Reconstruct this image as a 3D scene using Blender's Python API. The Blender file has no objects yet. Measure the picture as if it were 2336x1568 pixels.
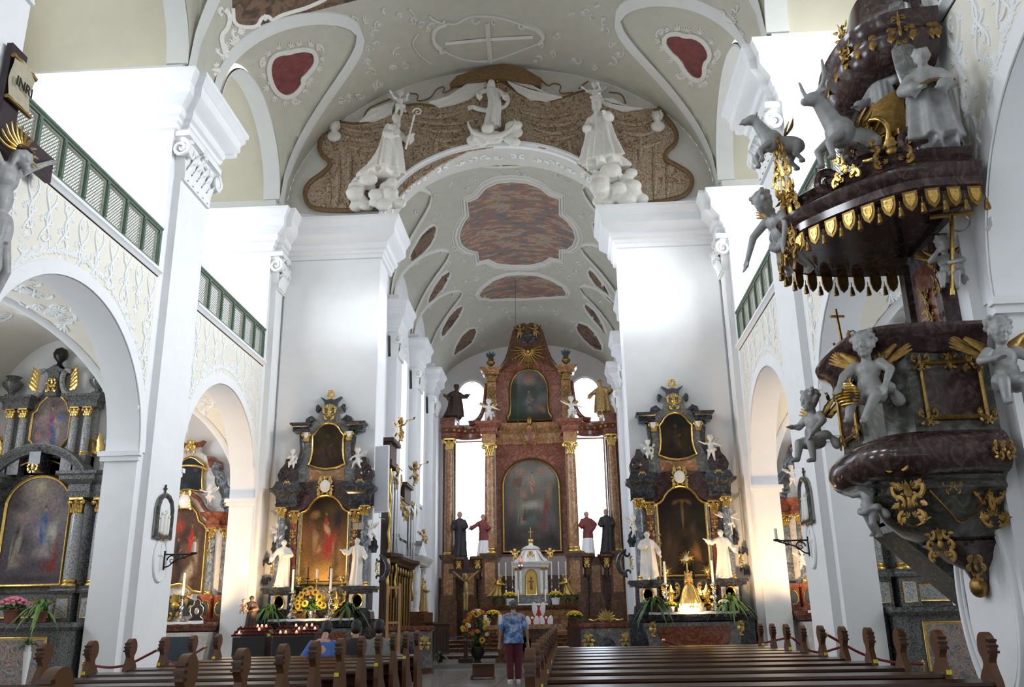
import bpy, math, random
import numpy as np
from mathutils import Vector, Matrix, Euler
# ---------------------------------------------------------------- camera
SC = bpy.context.scene
COL = SC.collection
PI = math.pi
F_PX, PITCH, YAW, ROLL = 2037.34, .3084, .0555, .0176
CAM = np.array([1.471, 0.0, 1.2])
def _rot(pitch, yaw, roll):
 c, s = math.cos(yaw), math.sin(yaw)
 rz = np.array([[c, -s, 0], [s, c, 0], [0, 0, 1]])
 c, s = math.cos(pitch), math.sin(pitch)
 rx = np.array([[1, 0, 0], [0, c, -s], [0, s, c]])
 c, s = math.cos(roll), math.sin(roll)
 ry = np.array([[c, 0, s], [0, 1, 0], [-s, 0, c]])
 return rz @ rx @ ry
CR = _rot(PITCH, YAW, ROLL)
cam_d = bpy.data.cameras.new('camera')
cam_d.sensor_width = 36.0
cam_d.lens = F_PX / 2336 * 36.0
cam_d.clip_end = 200
cam_o = bpy.data.objects.new('camera', cam_d)
COL.objects.link(cam_o)
mw = np.eye(4)
mw[:3, 0] = CR[:, 0]
mw[:3, 1] = CR[:, 2]
mw[:3, 2] = -CR[:, 1]
mw[:3, 3] = CAM
cam_o.matrix_world = Matrix(mw.tolist())
SC.camera = cam_o
def PX(u, v, Y):
 d = CR @ np.array([(u - 1168) / F_PX, 1, -(v - 784) / F_PX])
 p = CAM + d * Y / d[1]
 return float(p[0]), float(p[2])
def PXS(u, v, X):
 d = CR @ np.array([(u - 1168) / F_PX, 1, -(v - 784) / F_PX])
 p = CAM + d * (X - CAM[0]) / d[0]
 return float(p[1]), float(p[2])
# ---------------------------------------------------------------- world, daylight, exposure
SC.view_settings.view_transform = 'Standard'
SC.view_settings.look = 'None'
SC.view_settings.gamma = 1
SC.view_settings.exposure = EXPOSURE = 0.5
SC.view_settings.use_curve_mapping = False
W = bpy.data.worlds.new('overcast_sky')
SC.world = W
W.use_nodes = True
W.node_tree.nodes['Background'].inputs[0].default_value = (.86, .93, 1, 1)
W.node_tree.nodes['Background'].inputs[1].default_value = 4.0
def area_light(name, loc, target, sx, sy, power, col=(1, 1, 1), spread=PI):
 l = bpy.data.lights.new(name, 'AREA')
 l.shape = 'RECTANGLE'
 l.size, l.size_y = sx, sy
 l.energy = power
 l.color = col
 l.spread = spread
 o = bpy.data.objects.new(name, l)
 COL.objects.link(o)
 o.location = loc
 o.rotation_euler = (Vector(target) - Vector(loc)).to_track_quat('-Z', 'Y').to_euler()
 return o
def spot_light(name, loc, target, power, col, angle=70, r=.08):
 l = bpy.data.lights.new(name, 'SPOT')
 l.energy = power
 l.color = col
 l.spot_size = math.radians(angle)
 l.spot_blend = .8
 l.shadow_soft_size = r
 o = bpy.data.objects.new(name, l)
 COL.objects.link(o)
 o.location = loc
 o.rotation_euler = (Vector(target) - Vector(loc)).to_track_quat('-Z', 'Y').to_euler()
 return o
DAY = (.93, .97, 1.0)
DAYW = (1.0, .97, .9)
for s in (-1, 1):
 for (yc, w, pl_, pr_) in ((1.0, 2.6, 30, 30), (6.3, 2.6, 120, 110), (12.2, 2.8, 165, 430), (18.2, 2.6, 150, 230)):
  area_light('daylight_gallery_window', (s * 9.35, yc, 10.2), (-s * 3.5, yc + (3 if yc == 12.2 else 0), 4.0), w - .2, 3.4, pr_ if s > 0 else pl_, DAY, math.radians(112))
  area_light('daylight_chapel_window', (s * 9.35, yc, 4.3), (0, yc, 2.8), 1.5, 2.0, 75 if s < 0 else 45, DAY)
 for yc in (24.6, 28.7, 32.6):
  area_light('daylight_chancel_window', (s * 4.56, yc, 8.0), (0, yc, 7.0), 1.8, 4.5, 85, DAY)
area_light('west_end_light', (0, -5.6, 9.0), (0, 20, 6), 5, 5, 30, DAY)  # unseen area light before the solid west wall; no window opening there
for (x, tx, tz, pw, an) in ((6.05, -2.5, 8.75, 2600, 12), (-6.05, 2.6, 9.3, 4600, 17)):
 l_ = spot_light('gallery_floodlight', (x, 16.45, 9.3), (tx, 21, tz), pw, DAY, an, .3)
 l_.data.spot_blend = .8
WARM = (1.0, .66, .32)
for (x, y, z, pw) in ((-4.05, 19.55, 1.5, 28), (4.1, 19.55, 1.5, 62), (-4.05, 20.42, 1.85, 48), (4.4, 20.42, 1.85, 34)):
 spot_light('altar_lamp', (x, y, z), (x, 20.85, 3.0), pw, WARM, 140)
for s in (-1, 1):
 spot_light('altar_lamp', (s * 6.2, 19.0, 1.5), (s * 7.0, 20.2, 3.2), 130, WARM, 110)
 spot_light('altar_lamp', (s * 4.9, 19.2, 1.5), (s * 5.8, 20.4, 3.4), 120, WARM, 100)
# ---------------------------------------------------------------- mesh helpers
rnd = random.Random(7)
class MB:
 def __init__(self):
  self.v = []
  self.f = []
  self.c = None
 def add(self, verts, faces):
  n = len(self.v)
  self.v.extend([tuple(map(float, p)) for p in verts])
  self.f.extend([tuple(i + n for i in f) for f in faces])
  return self
 def box(self, x0, x1, y0, y1, z0, z1):
  v = [(x, y, z) for z in (z0, z1) for y in (y0, y1) for x in (x0, x1)]
  return self.add(v, [(0, 2, 3, 1), (4, 5, 7, 6), (0, 1, 5, 4), (2, 6, 7, 3), (0, 4, 6, 2), (1, 3, 7, 5)])
 def cbox(self, c, sx, sy, sz, rot=None):
  v = [Vector((x * sx / 2, y * sy / 2, z * sz / 2)) for z in (-1, 1) for y in (-1, 1) for x in (-1, 1)]
  if rot:
   m = Euler(rot).to_matrix()
   v = [m @ p for p in v]
  v = [(p.x + c[0], p.y + c[1], p.z + c[2]) for p in v]
  return self.add(v, [(0, 2, 3, 1), (4, 5, 7, 6), (0, 1, 5, 4), (2, 6, 7, 3), (0, 4, 6, 2), (1, 3, 7, 5)])
 def prism(self, pts, d0, d1, plane='xz'):
  n = len(pts)
  a = sum(pts[i][0] * pts[(i + 1) % n][1] - pts[(i + 1) % n][0] * pts[i][1] for i in range(n))
  if a < 0:
   pts = pts[::-1]
  if plane == 'xz':
   mk = lambda p, d: (p[0], d, p[1])
  elif plane == 'yz':
   mk = lambda p, d: (d, p[0], p[1])
  else:
   mk = lambda p, d: (p[0], p[1], d)
  if plane == 'xz':
   d0, d1 = max(d0, d1), min(d0, d1)
  else:
   d0, d1 = min(d0, d1), max(d0, d1)
  v = [mk(p, d0) for p in pts] + [mk(p, d1) for p in pts]
  f = [tuple(range(n - 1, -1, -1)), tuple(range(n, 2 * n))]
  f += [(i, (i + 1) % n, n + (i + 1) % n, n + i) for i in range(n)]
  return self.add(v, f)
 def lathe(self, prof, c=(0, 0, 0), seg=20, sx=1, sy=1, a0=0, a1=2 * PI):
  full = abs(a1 - a0 - 2 * PI) < 1e-6
  k = seg if full else seg + 1
  v, f = [], []
  for (r, z) in prof:
   for i in range(k):
    a = a0 + (a1 - a0) * i / seg
    v.append((c[0] + r * math.cos(a) * sx, c[1] + r * math.sin(a) * sy, c[2] + z))
  m = len(prof)
  for j in range(m - 1):
   for i in range(seg):
    i2 = (i + 1) % k
    f.append((j * k + i, j * k + i2, (j + 1) * k + i2, (j + 1) * k + i))
  if full:
   if prof[0][0] > 1e-4:
    f.append(tuple(range(k - 1, -1, -1)))
   if prof[-1][0] > 1e-4:
    f.append(tuple((m - 1) * k + i for i in range(k)))
  return self.add(v, f)
 def tube(self, path, rad, seg=8, flat=1.0, closed=False):
  P = [Vector(p) for p in path]
  n = len(P)
  if not hasattr(rad, '__len__'):
   rad = [rad] * n
  elif len(rad) != n:
   rad = list(np.interp(np.linspace(0, 1, n), np.linspace(0, 1, len(rad)), rad))
  v, f = [], []
  ref = None
  for i in range(n):
   if closed:
    t = P[(i + 1) % n] - P[i - 1]
   else:
    t = P[min(i + 1, n - 1)] - P[max(i - 1, 0)]
   if t.length < 1e-9:
    t = Vector((0, 0, 1))
   t.normalize()
   if ref is None:
    up = Vector((0, 1, 0)) if abs(t.y) < .9 else Vector((0, 0, 1))
    ref = (up - t * up.dot(t)).normalized()
   else:
    ref = (ref - t * ref.dot(t))
    ref = ref.normalized() if ref.length > 1e-6 else Vector((1, 0, 0))
   b = t.cross(ref)
   for k in range(seg):
    a = 2 * PI * k / seg
    q = P[i] + (ref * math.cos(a) * flat + b * math.sin(a)) * rad[i]
    v.append(q)
  m = n if closed else n - 1
  for i in range(m):
   i2 = (i + 1) % n
   for k in range(seg):
    k2 = (k + 1) % seg
    f.append((i * seg + k, i * seg + k2, i2 * seg + k2, i2 * seg + k))
  if not closed:
   f.append(tuple(range(seg - 1, -1, -1)))
   f.append(tuple((n - 1) * seg + k for k in range(seg)))
  return self.add(v, f)
 def sweep(self, path, prof, closed=False, plane='xy', base=0.0):
  n = len(path)
  v, f = [], []
  k = len(prof)
  for i in range(n):
   p = Vector(path[i])
   if closed or 0 < i < n - 1:
    a = (p - Vector(path[i - 1])).normalized()
    b = (Vector(path[(i + 1) % n]) - p).normalized()
   elif i == 0:
    a = b = (Vector(path[1]) - p).normalized()
   else:
    a = b = (p - Vector(path[i - 1])).normalized()
   na, nb = Vector((a.y, -a.x)), Vector((b.y, -b.x))
   m = na + nb
   if m.length < 1e-6:
    m = na
   m = m / max(m.dot(na), .35 * m.length)
   for (u, w) in prof:
    q = p + m * u
    if plane == 'xy':
     v.append((q.x, q.y, base + w))
    elif plane == 'xz':
     v.append((q.x, base + w, q.y))
    else:
     v.append((base + w, q.x, q.y))
  for i in range(n if closed else n - 1):
   i2 = (i + 1) % n
   for j in range(k - 1):
    f.append((i * k + j, i2 * k + j, i2 * k + j + 1, i * k + j + 1))
  if not closed:
   f.append(tuple(range(k)))
   f.append(tuple((n - 1) * k + j for j in range(k - 1, -1, -1)))
  return self.add(v, f)
 def ell(self, c, r, rot=None, seg=12, rings=8):
  if not hasattr(r, '__len__'):
   r = (r, r, r)
  m = Euler(rot).to_matrix() if rot else None
  v, f = [], []
  for j in range(1, rings):
   t = PI * j / rings
   for i in range(seg):
    a = 2 * PI * i / seg
    p = Vector((r[0] * math.sin(t) * math.cos(a), r[1] * math.sin(t) * math.sin(a), -r[2] * math.cos(t)))
    v.append(p)
  v += [Vector((0, 0, -r[2])), Vector((0, 0, r[2]))]
  if m:
   v = [m @ p for p in v]
  v = [(p.x + c[0], p.y + c[1], p.z + c[2]) for p in v]
  b, t = (rings - 1) * seg, (rings - 1) * seg + 1
  for j in range(rings - 2):
   for i in range(seg):
    i2 = (i + 1) % seg
    f.append((j * seg + i, j * seg + i2, (j + 1) * seg + i2, (j + 1) * seg + i))
  for i in range(seg):
   i2 = (i + 1) % seg
   f.append((b, i2, i))
   f.append((t, (rings - 2) * seg + i, (rings - 2) * seg + i2))
  return self.add(v, f)
 def cap(self, p0, p1, r0, r1, seg=10):
  p0, p1 = Vector(p0), Vector(p1)
  L = (p1 - p0).length
  q = (p1 - p0).to_track_quat('Z', 'X').to_matrix()
  prof = []
  for j in range(5):
   a = -PI / 2 + PI / 2 * j / 4
   prof.append((r0 * math.cos(a), r0 * math.sin(a)))
  for j in range(5):
   a = PI / 2 * j / 4
   prof.append((r1 * math.cos(a), L + r1 * math.sin(a)))
  t = MB()
  prof[0] = (1e-3 * r0, prof[0][1])
  prof[-1] = (1e-3 * r1, prof[-1][1])
  t.lathe([(max(r, 1e-3), z) for r, z in prof], seg=seg)
  return self.add([q @ Vector(p) + p0 for p in t.v], t.f)
 def grid(self, fn, nu, nv, flip=False):
  v = [fn(i / nu, j / nv) for j in range(nv + 1) for i in range(nu + 1)]
  f = []
  for j in range(nv):
   for i in range(nu):
    a = j * (nu + 1) + i
    q = (a, a + 1, a + nu + 2, a + nu + 1)
    f.append(q[::-1] if flip else q)
  return self.add(v, f)
 def merge(self, other, mat=None, loc=(0, 0, 0), scale=1.0, rot=None):
  m = Matrix.Translation(loc)
  if rot:
   m = m @ Euler(rot).to_matrix().to_4x4()
  if hasattr(scale, '__len__'):
   m = m @ Matrix.Diagonal((*scale, 1))
  else:
   m = m @ Matrix.Scale(scale, 4)
  if mat is not None:
   m = mat
  return self.add([m @ Vector(p) for p in other.v], other.f)
 def mesh(self, name, mat=None, smooth=None):
  me = bpy.data.meshes.new(name)
  me.from_pydata(self.v, [], self.f)
  me.update()
  if mat is not None:
   for m_ in (mat if isinstance(mat, (list, tuple)) else [mat]):
    me.materials.append(m_)
  if smooth is None:
   smooth = 35
  if smooth:
   me.polygons.foreach_set('use_smooth', [True] * len(me.polygons))
   if smooth < 180:
    try:
     me.set_sharp_from_angle(angle=math.radians(smooth))
    except Exception:
     pass
  return me
 def build(self, name, mat=None, parent=None, smooth=None):
  return link(name, self.mesh(name, mat, smooth), parent)
def link(name, data, parent=None):
 o = bpy.data.objects.new(name, data)
 COL.objects.link(o)
 if parent is not None:
  o.parent = parent
 return o
def tag(o, label=None, cat=None, group=None, kind=None):
 if label:
  o['label'] = label
 if cat:
  o['category'] = cat
 if group:
  o['group'] = group
 if kind:
  o['kind'] = kind
 return o
def thing(name, label, cat, loc=(0, 0, 0), rz=0.0, group=None):
 o = link(name, None)
 o.location = loc
 o.rotation_euler = (0, 0, rz)
 return tag(o, label, cat, group)
def struct(name, mb, mat, parent=None, smooth=None):
 o = mb.build(name, mat, parent, smooth)
 if parent is None:
  o['kind'] = 'structure'
 return o
def copy_tree(o, parent=None, loc=None, rz=None, scale=None, label=None, group=None):
 c = o.copy()
 COL.objects.link(c)
 c.parent = parent
 if loc is not None:
  c.location = loc
 if rz is not None:
  c.rotation_euler = (0, 0, rz)
 if scale is not None:
  c.scale = scale if hasattr(scale, '__len__') else (scale,) * 3
 if label:
  c['label'] = label
 if group:
  c['group'] = group
 for ch in [x for x in COL.objects if x.parent == o] if False else list(o.children):
  copy_tree(ch, c)
 return c
# ---------------------------------------------------------------- materials
MAT = {}
def nodes(name):
 m = bpy.data.materials.new(name)
 m.use_nodes = True
 nt = m.node_tree
 b = nt.nodes['Principled BSDF']
 MAT[name] = m
 return m, nt, b
def col4(c):
 return (*c, 1) if len(c) == 3 else c
def ramp_noise(nt, scale, stops, detail=4, rough=.55, dist=0.0, coord='Object', stretch=None):
 tc = nt.nodes.new('ShaderNodeTexCoord')
 src = tc.outputs[coord]
 if stretch:
  mp = nt.nodes.new('ShaderNodeMapping')
  mp.inputs['Scale'].default_value = stretch
  nt.links.new(src, mp.inputs[0])
  src = mp.outputs[0]
 n = nt.nodes.new('ShaderNodeTexNoise')
 n.inputs['Scale'].default_value = scale
 n.inputs['Detail'].default_value = detail
 n.inputs['Roughness'].default_value = rough
 n.inputs['Distortion'].default_value = dist
 nt.links.new(src, n.inputs['Vector'])
 r = nt.nodes.new('ShaderNodeValToRGB')
 e = r.color_ramp.elements
 e[0].position, e[0].color = stops[0][0], col4(stops[0][1])
 e[1].position, e[1].color = stops[-1][0], col4(stops[-1][1])
 for p, c in stops[1:-1]:
  q = e.new(p)
  q.color = col4(c)
 nt.links.new(n.outputs['Fac'], r.inputs[0])
 return r.outputs[0], n
def bump(nt, b, height, strength=.2, dist=.02):
 k = nt.nodes.new('ShaderNodeBump')
 k.inputs['Strength'].default_value = strength
 k.inputs['Distance'].default_value = dist
 nt.links.new(height, k.inputs['Height'])
 nt.links.new(k.outputs[0], b.inputs['Normal'])
def mat(name, c, rough=.6, metal=0.0, var=.12, scale=6.0, bumps=0.0, spec=.5, c2=None, stretch=None):
 m, nt, b = nodes(name)
 c2 = c2 or tuple(x * (1 - var) for x in c)
 out, n = ramp_noise(nt, scale, [(.3, c2), (.7, c)], stretch=stretch)
 nt.links.new(out, b.inputs['Base Color'])
 b.inputs['Roughness'].default_value = rough
 b.inputs['Metallic'].default_value = metal
 b.inputs['Specular IOR Level'].default_value = spec
 if bumps:
  bump(nt, b, n.outputs['Fac'], bumps)
 return m
def marble(name, stops, scale=5.0, dist=2.5, rough=.18, detail=7, stretch=None):
 m, nt, b = nodes(name)
 out, n = ramp_noise(nt, scale, stops, detail=detail, rough=.65, dist=dist, stretch=stretch)
 nt.links.new(out, b.inputs['Base Color'])
 b.inputs['Roughness'].default_value = rough
 return m
mat('plaster_white', (.82, .82, .83), .75, var=.04, scale=3, bumps=.05)
mat('plaster_cream', (.79, .75, .65), .8, var=.06, scale=2.5, bumps=.08)
mat('plaster_yellow', (.58, .54, .42), .8, var=.06, scale=2.5, bumps=.08)
mat('plaster_grey', (.62, .62, .59), .75, var=.05, scale=3)
mat('stucco_white', (.84, .84, .83), .65, var=.06, scale=12, bumps=.1)
mat('stucco_figure', (.78, .75, .69), .55, var=.12, scale=14, bumps=.15)
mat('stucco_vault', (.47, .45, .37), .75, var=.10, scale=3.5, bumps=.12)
marble('curtain_gold', [(.36, (.16, .09, .045)), (.46, (.30, .19, .11)), (.53, (.50, .43, .34)), (.6, (.22, .13, .07)), (.7, (.42, .33, .23))], 7, 1.8, rough=.6, detail=3)
mat('curtain_hem', (.22, .13, .05), .5, var=.4, scale=20)
mat('stucco_relief', (.62, .60, .54), .7, var=.08, scale=9, bumps=.1)
mat('red_cartouche', (.20, .045, .042), .6, var=.5, scale=5, bumps=.2)
mat('gilding', (.86, .58, .18), .28, 1.0, var=.35, scale=18, bumps=.3)
mat('gilding_old', (.36, .22, .07), .42, 1.0, var=.45, scale=22, bumps=.3)
mat('silver', (.72, .72, .74), .25, 1.0, var=.3, scale=20, bumps=.2)
mat('pipe_metal', (.74, .75, .76), .3, .9, var=.15, scale=3, stretch=(4, 4, .2))
mat('brass', (.75, .52, .2), .3, 1.0, var=.3, scale=10)
mat('iron', (.02, .02, .022), .45, .6, var=.3, scale=20)
mat('wood_pew', (.05, .017, .008), .24, var=.55, scale=7, stretch=(.25, 6, 6), c2=(.03, .010, .005))
mat('wood_pew_end', (.11, .044, .016), .38, var=.5, scale=6, stretch=(5, 5, .6), c2=(.10, .04, .014))
mat('wood_light', (.48, .25, .10), .45, var=.35, scale=7, stretch=(5, 5, .5))
mat('wood_dark', (.075, .032, .016), .4, var=.4, scale=6, stretch=(5, 5, .5))
mat('wood_black', (.022, .018, .018), .35, var=.4, scale=9)
mat('green_paint', (.115, .175, .125), .5, var=.2, scale=9)
mat('lattice_paint', (.30, .30, .24), .6, var=.2, scale=12)
marble('marble_dark', [(.3, (.010, .011, .014)), (.5, (.026, .028, .034)), (.63, (.10, .10, .105)), (.72, (.022, .024, .03))], 4.5, 3)
marble('marble_grey', [(.3, (.07, .072, .072)), (.5, (.17, .17, .165)), (.66, (.33, .32, .30)), (.78, (.12, .125, .125))], 5, 2.5)
marble('marble_bluegrey', [(.3, (.045, .058, .08)), (.5, (.14, .165, .205)), (.66, (.40, .42, .44)), (.8, (.09, .105, .14))], 5, 2.5)
marble('marble_red', [(.3, (.10, .026, .016)), (.5, (.20, .065, .038)), (.66, (.31, .15, .10)), (.8, (.13, .038, .024))], 4, 2.5)
marble('marble_brown', [(.3, (.05, .02, .009)), (.5, (.115, .05, .022)), (.66, (.20, .105, .052)), (.8, (.07, .029, .013))], 4, 2.5)
marble('marble_ochre', [(.3, (.19, .075, .022)), (.5, (.33, .16, .065)), (.66, (.52, .35, .21)), (.8, (.25, .11, .04))], 4, 2.8)
marble('marble_purple', [(.3, (.020, .009, .010)), (.5, (.046, .024, .024)), (.64, (.11, .07, .066)), (.78, (.03, .017, .017))], 5, 2.6, rough=.14)
marble('marble_olive', [(.3, (.026, .026, .021)), (.5, (.066, .066, .055)), (.66, (.14, .137, .118)), (.8, (.04, .041, .034))], 5, 2.6)
marble('marble_white', [(.3, (.55, .5, .46)), (.55, (.78, .75, .72)), (.8, (.66, .62, .6))], 5, 2.2)
marble('marble_speckle', [(.40, (.045, .045, .048)), (.5, (.12, .12, .122)), (.57, (.25, .245, .235)), (.66, (.075, .075, .078))], 46, .4, rough=.22, detail=5)
marble('marble_speckle_light', [(.40, (.16, .165, .17)), (.5, (.36, .36, .355)), (.58, (.56, .55, .53)), (.66, (.22, .22, .225))], 50, .4, rough=.22, detail=5)
mat('statue_white', (.82, .79, .74), .4, var=.10, scale=14, bumps=.12)
mat('statue_grey', (.38, .375, .37), .42, var=.3, scale=12, bumps=.15)
mat('skin_tone', (.45, .26, .17), .5, var=.1)
mat('robe_dark', (.035, .032, .036), .6, var=.4, scale=8)
mat('robe_brown', (.045, .022, .014), .6, var=.4, scale=8)
mat('robe_red', (.22, .035, .03), .55, var=.4, scale=8)
mat('robe_gold', (.55, .36, .14), .4, .5, var=.4, scale=12)
mat('linen', (.88, .88, .88), .8, var=.05)
mat('wax', (.90, .87, .78), .45, var=.04)
mat('leaf_green', (.06, .15, .035), .5, var=.5, scale=9)
mat('leaf_light', (.16, .28, .07), .5, var=.4, scale=9)
mat('petal_yellow', (.85, .55, .03), .6, var=.25, scale=14)
mat('petal_orange', (.7, .25, .03), .6, var=.3, scale=14)
mat('petal_white', (.85, .83, .74), .6, var=.1)
mat('petal_pink', (.75, .22, .32), .6, var=.2)
mat('petal_red', (.45, .03, .025), .6, var=.3)
mat('seed_brown', (.06, .03, .012), .8, var=.4, scale=30)
mat('terracotta', (.16, .05, .03), .7, var=.2)
mat('pot_white', (.8, .8, .79), .35, var=.05)
mat('rope_red', (.22, .012, .014), .7, var=.3, scale=30)
mat('cloth_red', (.42, .015, .015), .7, var=.2)
mat('paper_white', (.88, .88, .88), .8, var=.03)
mat('yellow_tag', (.80, .66, .05), .6, var=.05)
mat('speaker_grey', (.55, .56, .62), .7, var=.06, scale=60)
mat('hair_grey', (.14, .125, .11), .7, var=.4, scale=40)
mat('hair_dark', (.018, .013, .011), .6, var=.4, scale=40)
mat('trousers_maroon', (.11, .012, .028), .8, var=.3, scale=12)
mat('shirt_blue', (.05, .13, .42), .75, var=.25, scale=10)
mat('shirt_grey', (.20, .22, .20), .8, var=.2, scale=10)
mat('shirt_black', (.018, .018, .022), .8, var=.2, scale=10)
mat('ink_black', (.02, .018, .015), .7, var=.1)
mat('parchment', (.46, .40, .28), .7, var=.2, scale=8)
mat('blackboard', (.03, .014, .02), .5, var=.3)
mat('slate_blue', (.05, .075, .10), .4, var=.3)
def _special():
 m, nt, b = nodes('floor_stone')
 out, n = ramp_noise(nt, 1.4, [(.3, (.20, .20, .19)), (.7, (.31, .30, .28))], detail=8)
 nt.links.new(out, b.inputs['Base Color'])
 b.inputs['Roughness'].default_value = .16
 m, nt, b = nodes('window_glass')
 for l in list(nt.links):
  nt.links.remove(l)
 outn = nt.nodes['Material Output']
 tr = nt.nodes.new('ShaderNodeBsdfTransparent')
 gl = nt.nodes.new('ShaderNodeBsdfGlossy')
 gl.inputs['Roughness'].default_value = .05
 tr.inputs[0].default_value = (.95, .97, 1, 1)
 mx = nt.nodes.new('ShaderNodeMixShader')
 mx.inputs[0].default_value = .06
 nt.links.new(tr.outputs[0], mx.inputs[1])
 nt.links.new(gl.outputs[0], mx.inputs[2])
 nt.links.new(mx.outputs[0], outn.inputs[0])
 m, nt, b = nodes('flame')
 b.inputs['Emission Color'].default_value = (1, .62, .25, 1)
 b.inputs['Emission Strength'].default_value = 14
 b.inputs['Base Color'].default_value = (1, .7, .4, 1)
 m, nt, b = nodes('red_glass')
 b.inputs['Base Color'].default_value = (.35, .012, .01, 1)
 b.inputs['Roughness'].default_value = .15
 m, nt, b = nodes('red_glass_lit')
 b.inputs['Base Color'].default_value = (.6, .03, .02, 1)
 b.inputs['Emission Color'].default_value = (1, .13, .06, 1)
 b.inputs['Emission Strength'].default_value = 1.6
 m, nt, b = nodes('oil_painting')
 at = nt.nodes.new('ShaderNodeAttribute')
 at.attribute_name = 'paint'
 out, n = ramp_noise(nt, 26, [(.3, (.62, .6, .58)), (.7, (1.25, 1.22, 1.15))], detail=6, dist=.6)
 mu = nt.nodes.new('ShaderNodeMix')
 mu.data_type = 'RGBA'
 mu.blend_type = 'MULTIPLY'
 mu.inputs[0].default_value = 1
 nt.links.new(at.outputs['Color'], mu.inputs[6])
 nt.links.new(out, mu.inputs[7])
 nt.links.new(mu.outputs[2], b.inputs['Base Color'])
 b.inputs['Roughness'].default_value = .6
 b.inputs['Specular IOR Level'].default_value = .25
 m, nt, b = nodes('fresco')
 at = nt.nodes.new('ShaderNodeAttribute')
 at.attribute_name = 'paint'
 nt.links.new(at.outputs['Color'], b.inputs['Base Color'])
 b.inputs['Roughness'].default_value = .85
 m, nt, b = nodes('blouse_print')
 out, n = ramp_noise(nt, 9, [(.35, (.03, .08, .26)), (.5, (.12, .24, .5)), (.62, (.45, .52, .62)), (.72, (.06, .13, .36))], detail=3, dist=.8)
 nt.links.new(out, b.inputs['Base Color'])
 b.inputs['Roughness'].default_value = .8
 m, nt, b = nodes('painted_scrolls')
 out, n = ramp_noise(nt, 3.2, [(.40, (.17, .18, .19)), (.47, (.40, .40, .39)), (.53, (.30, .11, .06)), (.6, (.36, .36, .35)), (.68, (.13, .15, .15))], detail=2, dist=3.2)
 nt.links.new(out, b.inputs['Base Color'])
 b.inputs['Roughness'].default_value = .35
_special()
# ================================================================ THE BUILDING
def mirx(mb):
 m = MB()
 m.v = [(-x, y, z) for x, y, z in mb.v]
 m.f = [f[::-1] for f in mb.f]
 return m
def mapmb(mb, fn):
 m = MB()
 m.v = [tuple(fn(*p)) for p in mb.v]
 m.f = list(mb.f)
 return m
def arc(cx, cz, rx, rz, a0, a1, n=24):
 return [(cx + rx * math.cos(math.radians(a0 + (a1 - a0) * i / n)), cz + rz * math.sin(math.radians(a0 + (a1 - a0) * i / n))) for i in range(n + 1)]
XP, XB, XO = 5.54, 5.68, 9.0           # pilaster front, pier body / gallery parapet, outer wall
BAYS = [(-3.6, 2.5), (4.1, 8.35), (9.95, 14.5), (16.15, 20.3)]
PIERS = [(2.5, 4.1), (8.35, 9.95), (14.5, 16.15), (20.3, 21.0)]
ZSP = 11.78                             # springing of the vaults
NAVE_W, NAVE_R = 5.6, 4.02
CORN = [(0, 10.30), (.06, 10.33), (.07, 10.42), (.11, 10.45), (.12, 10.52), (.18, 10.56), (.21, 10.64), (.19, 10.70), (.24, 10.74), (.38, 10.82),
  (.42, 10.86), (.42, 11.08), (.45, 11.10), (.50, 11.20), (.54, 11.24), (.54, 11.32), (0, 11.34)]
CORN_S = [(u * .8, z) for u, z in CORN]
def nave_z(x, y):
 a = min(abs(x) / NAVE_W, 1.0)
 zb = ZSP + NAVE_R * math.sqrt(max(0.0, 1 - a * a))
 ax = abs(x)
 xt = 3.2
 if ax > xt:
  zt = ZSP + NAVE_R * math.sqrt(1 - (xt / NAVE_W) ** 2)
  for (y0, y1) in BAYS:
   yc, w0 = (y0 + y1) / 2, (y1 - y0) / 2 + .12
   q = min(1.0, (ax - xt) / (NAVE_W - xt))
   w = w0 * q ** .62
   d = abs(y - yc)
   if d < w:
    ztop = zt + (ZSP + 2.0 - zt) * q ** 1.3
    h = max(0.0, ztop - zb)
    return zb + h * math.sqrt(max(0, 1 - (d / w) ** 2.4))
 return zb
CH_W, CH_S, CH_R = 4.0, 11.45, 3.25
CH_BAYS = [(23.0, 26.7), (27.9, 30.75), (31.95, 34.65)]
def chancel_z(x, y):
 a = min(abs(x) / CH_W, 1.0)
 e = max(0.0, (y - 34.9) / 5.2)
 zb = CH_S + CH_R * math.sqrt(max(0.0, 1 - a * a)) * math.sqrt(1 - min(e * e, 1))
 ax = abs(x)
 xt = 2.35
 if ax > xt and e == 0:
  zt = CH_S + CH_R * math.sqrt(1 - (xt / CH_W) ** 2)
  for (y0, y1) in CH_BAYS:
   yc, w0 = (y0 + y1) / 2, (y1 - y0) / 2 + .3
   q = min(1.0, (ax - xt) / (CH_W - xt))
   w = w0 * q ** .62
   d = abs(y - yc)
   if d < w:
    ztop = zt + (CH_S + 1.75 - zt) * q ** 1.2
    h = max(0.0, ztop - zb)
    return zb + h * math.sqrt(max(0, 1 - (d / w) ** 2.4))
 return zb
def hit(u, v, zf, y0, y1):
 d = CR @ np.array([(u - 1168) / F_PX, 1, -(v - 784) / F_PX])
 d = d / d[1]
 lo = None
 n = 60
 for i in range(n + 1):
  y = y0 + (y1 - y0) * i / n
  p = CAM + d * y
  if p[2] >= zf(p[0], y):
   if lo is None:
    return p
   a, b = lo, y
   for _ in range(18):
    m = (a + b) / 2
    p = CAM + d * m
    if p[2] >= zf(p[0], m):
     b = m
    else:
     a = m
   return CAM + d * b
  lo = y
 return CAM + d * y1
def surf_n(zf, x, y, e=.03):
 gx = (zf(x + e, y) - zf(x - e, y)) / (2 * e)
 gy = (zf(x, y + e) - zf(x, y - e)) / (2 * e)
 n = Vector((gx, gy, -1))
 return n.normalized()
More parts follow.
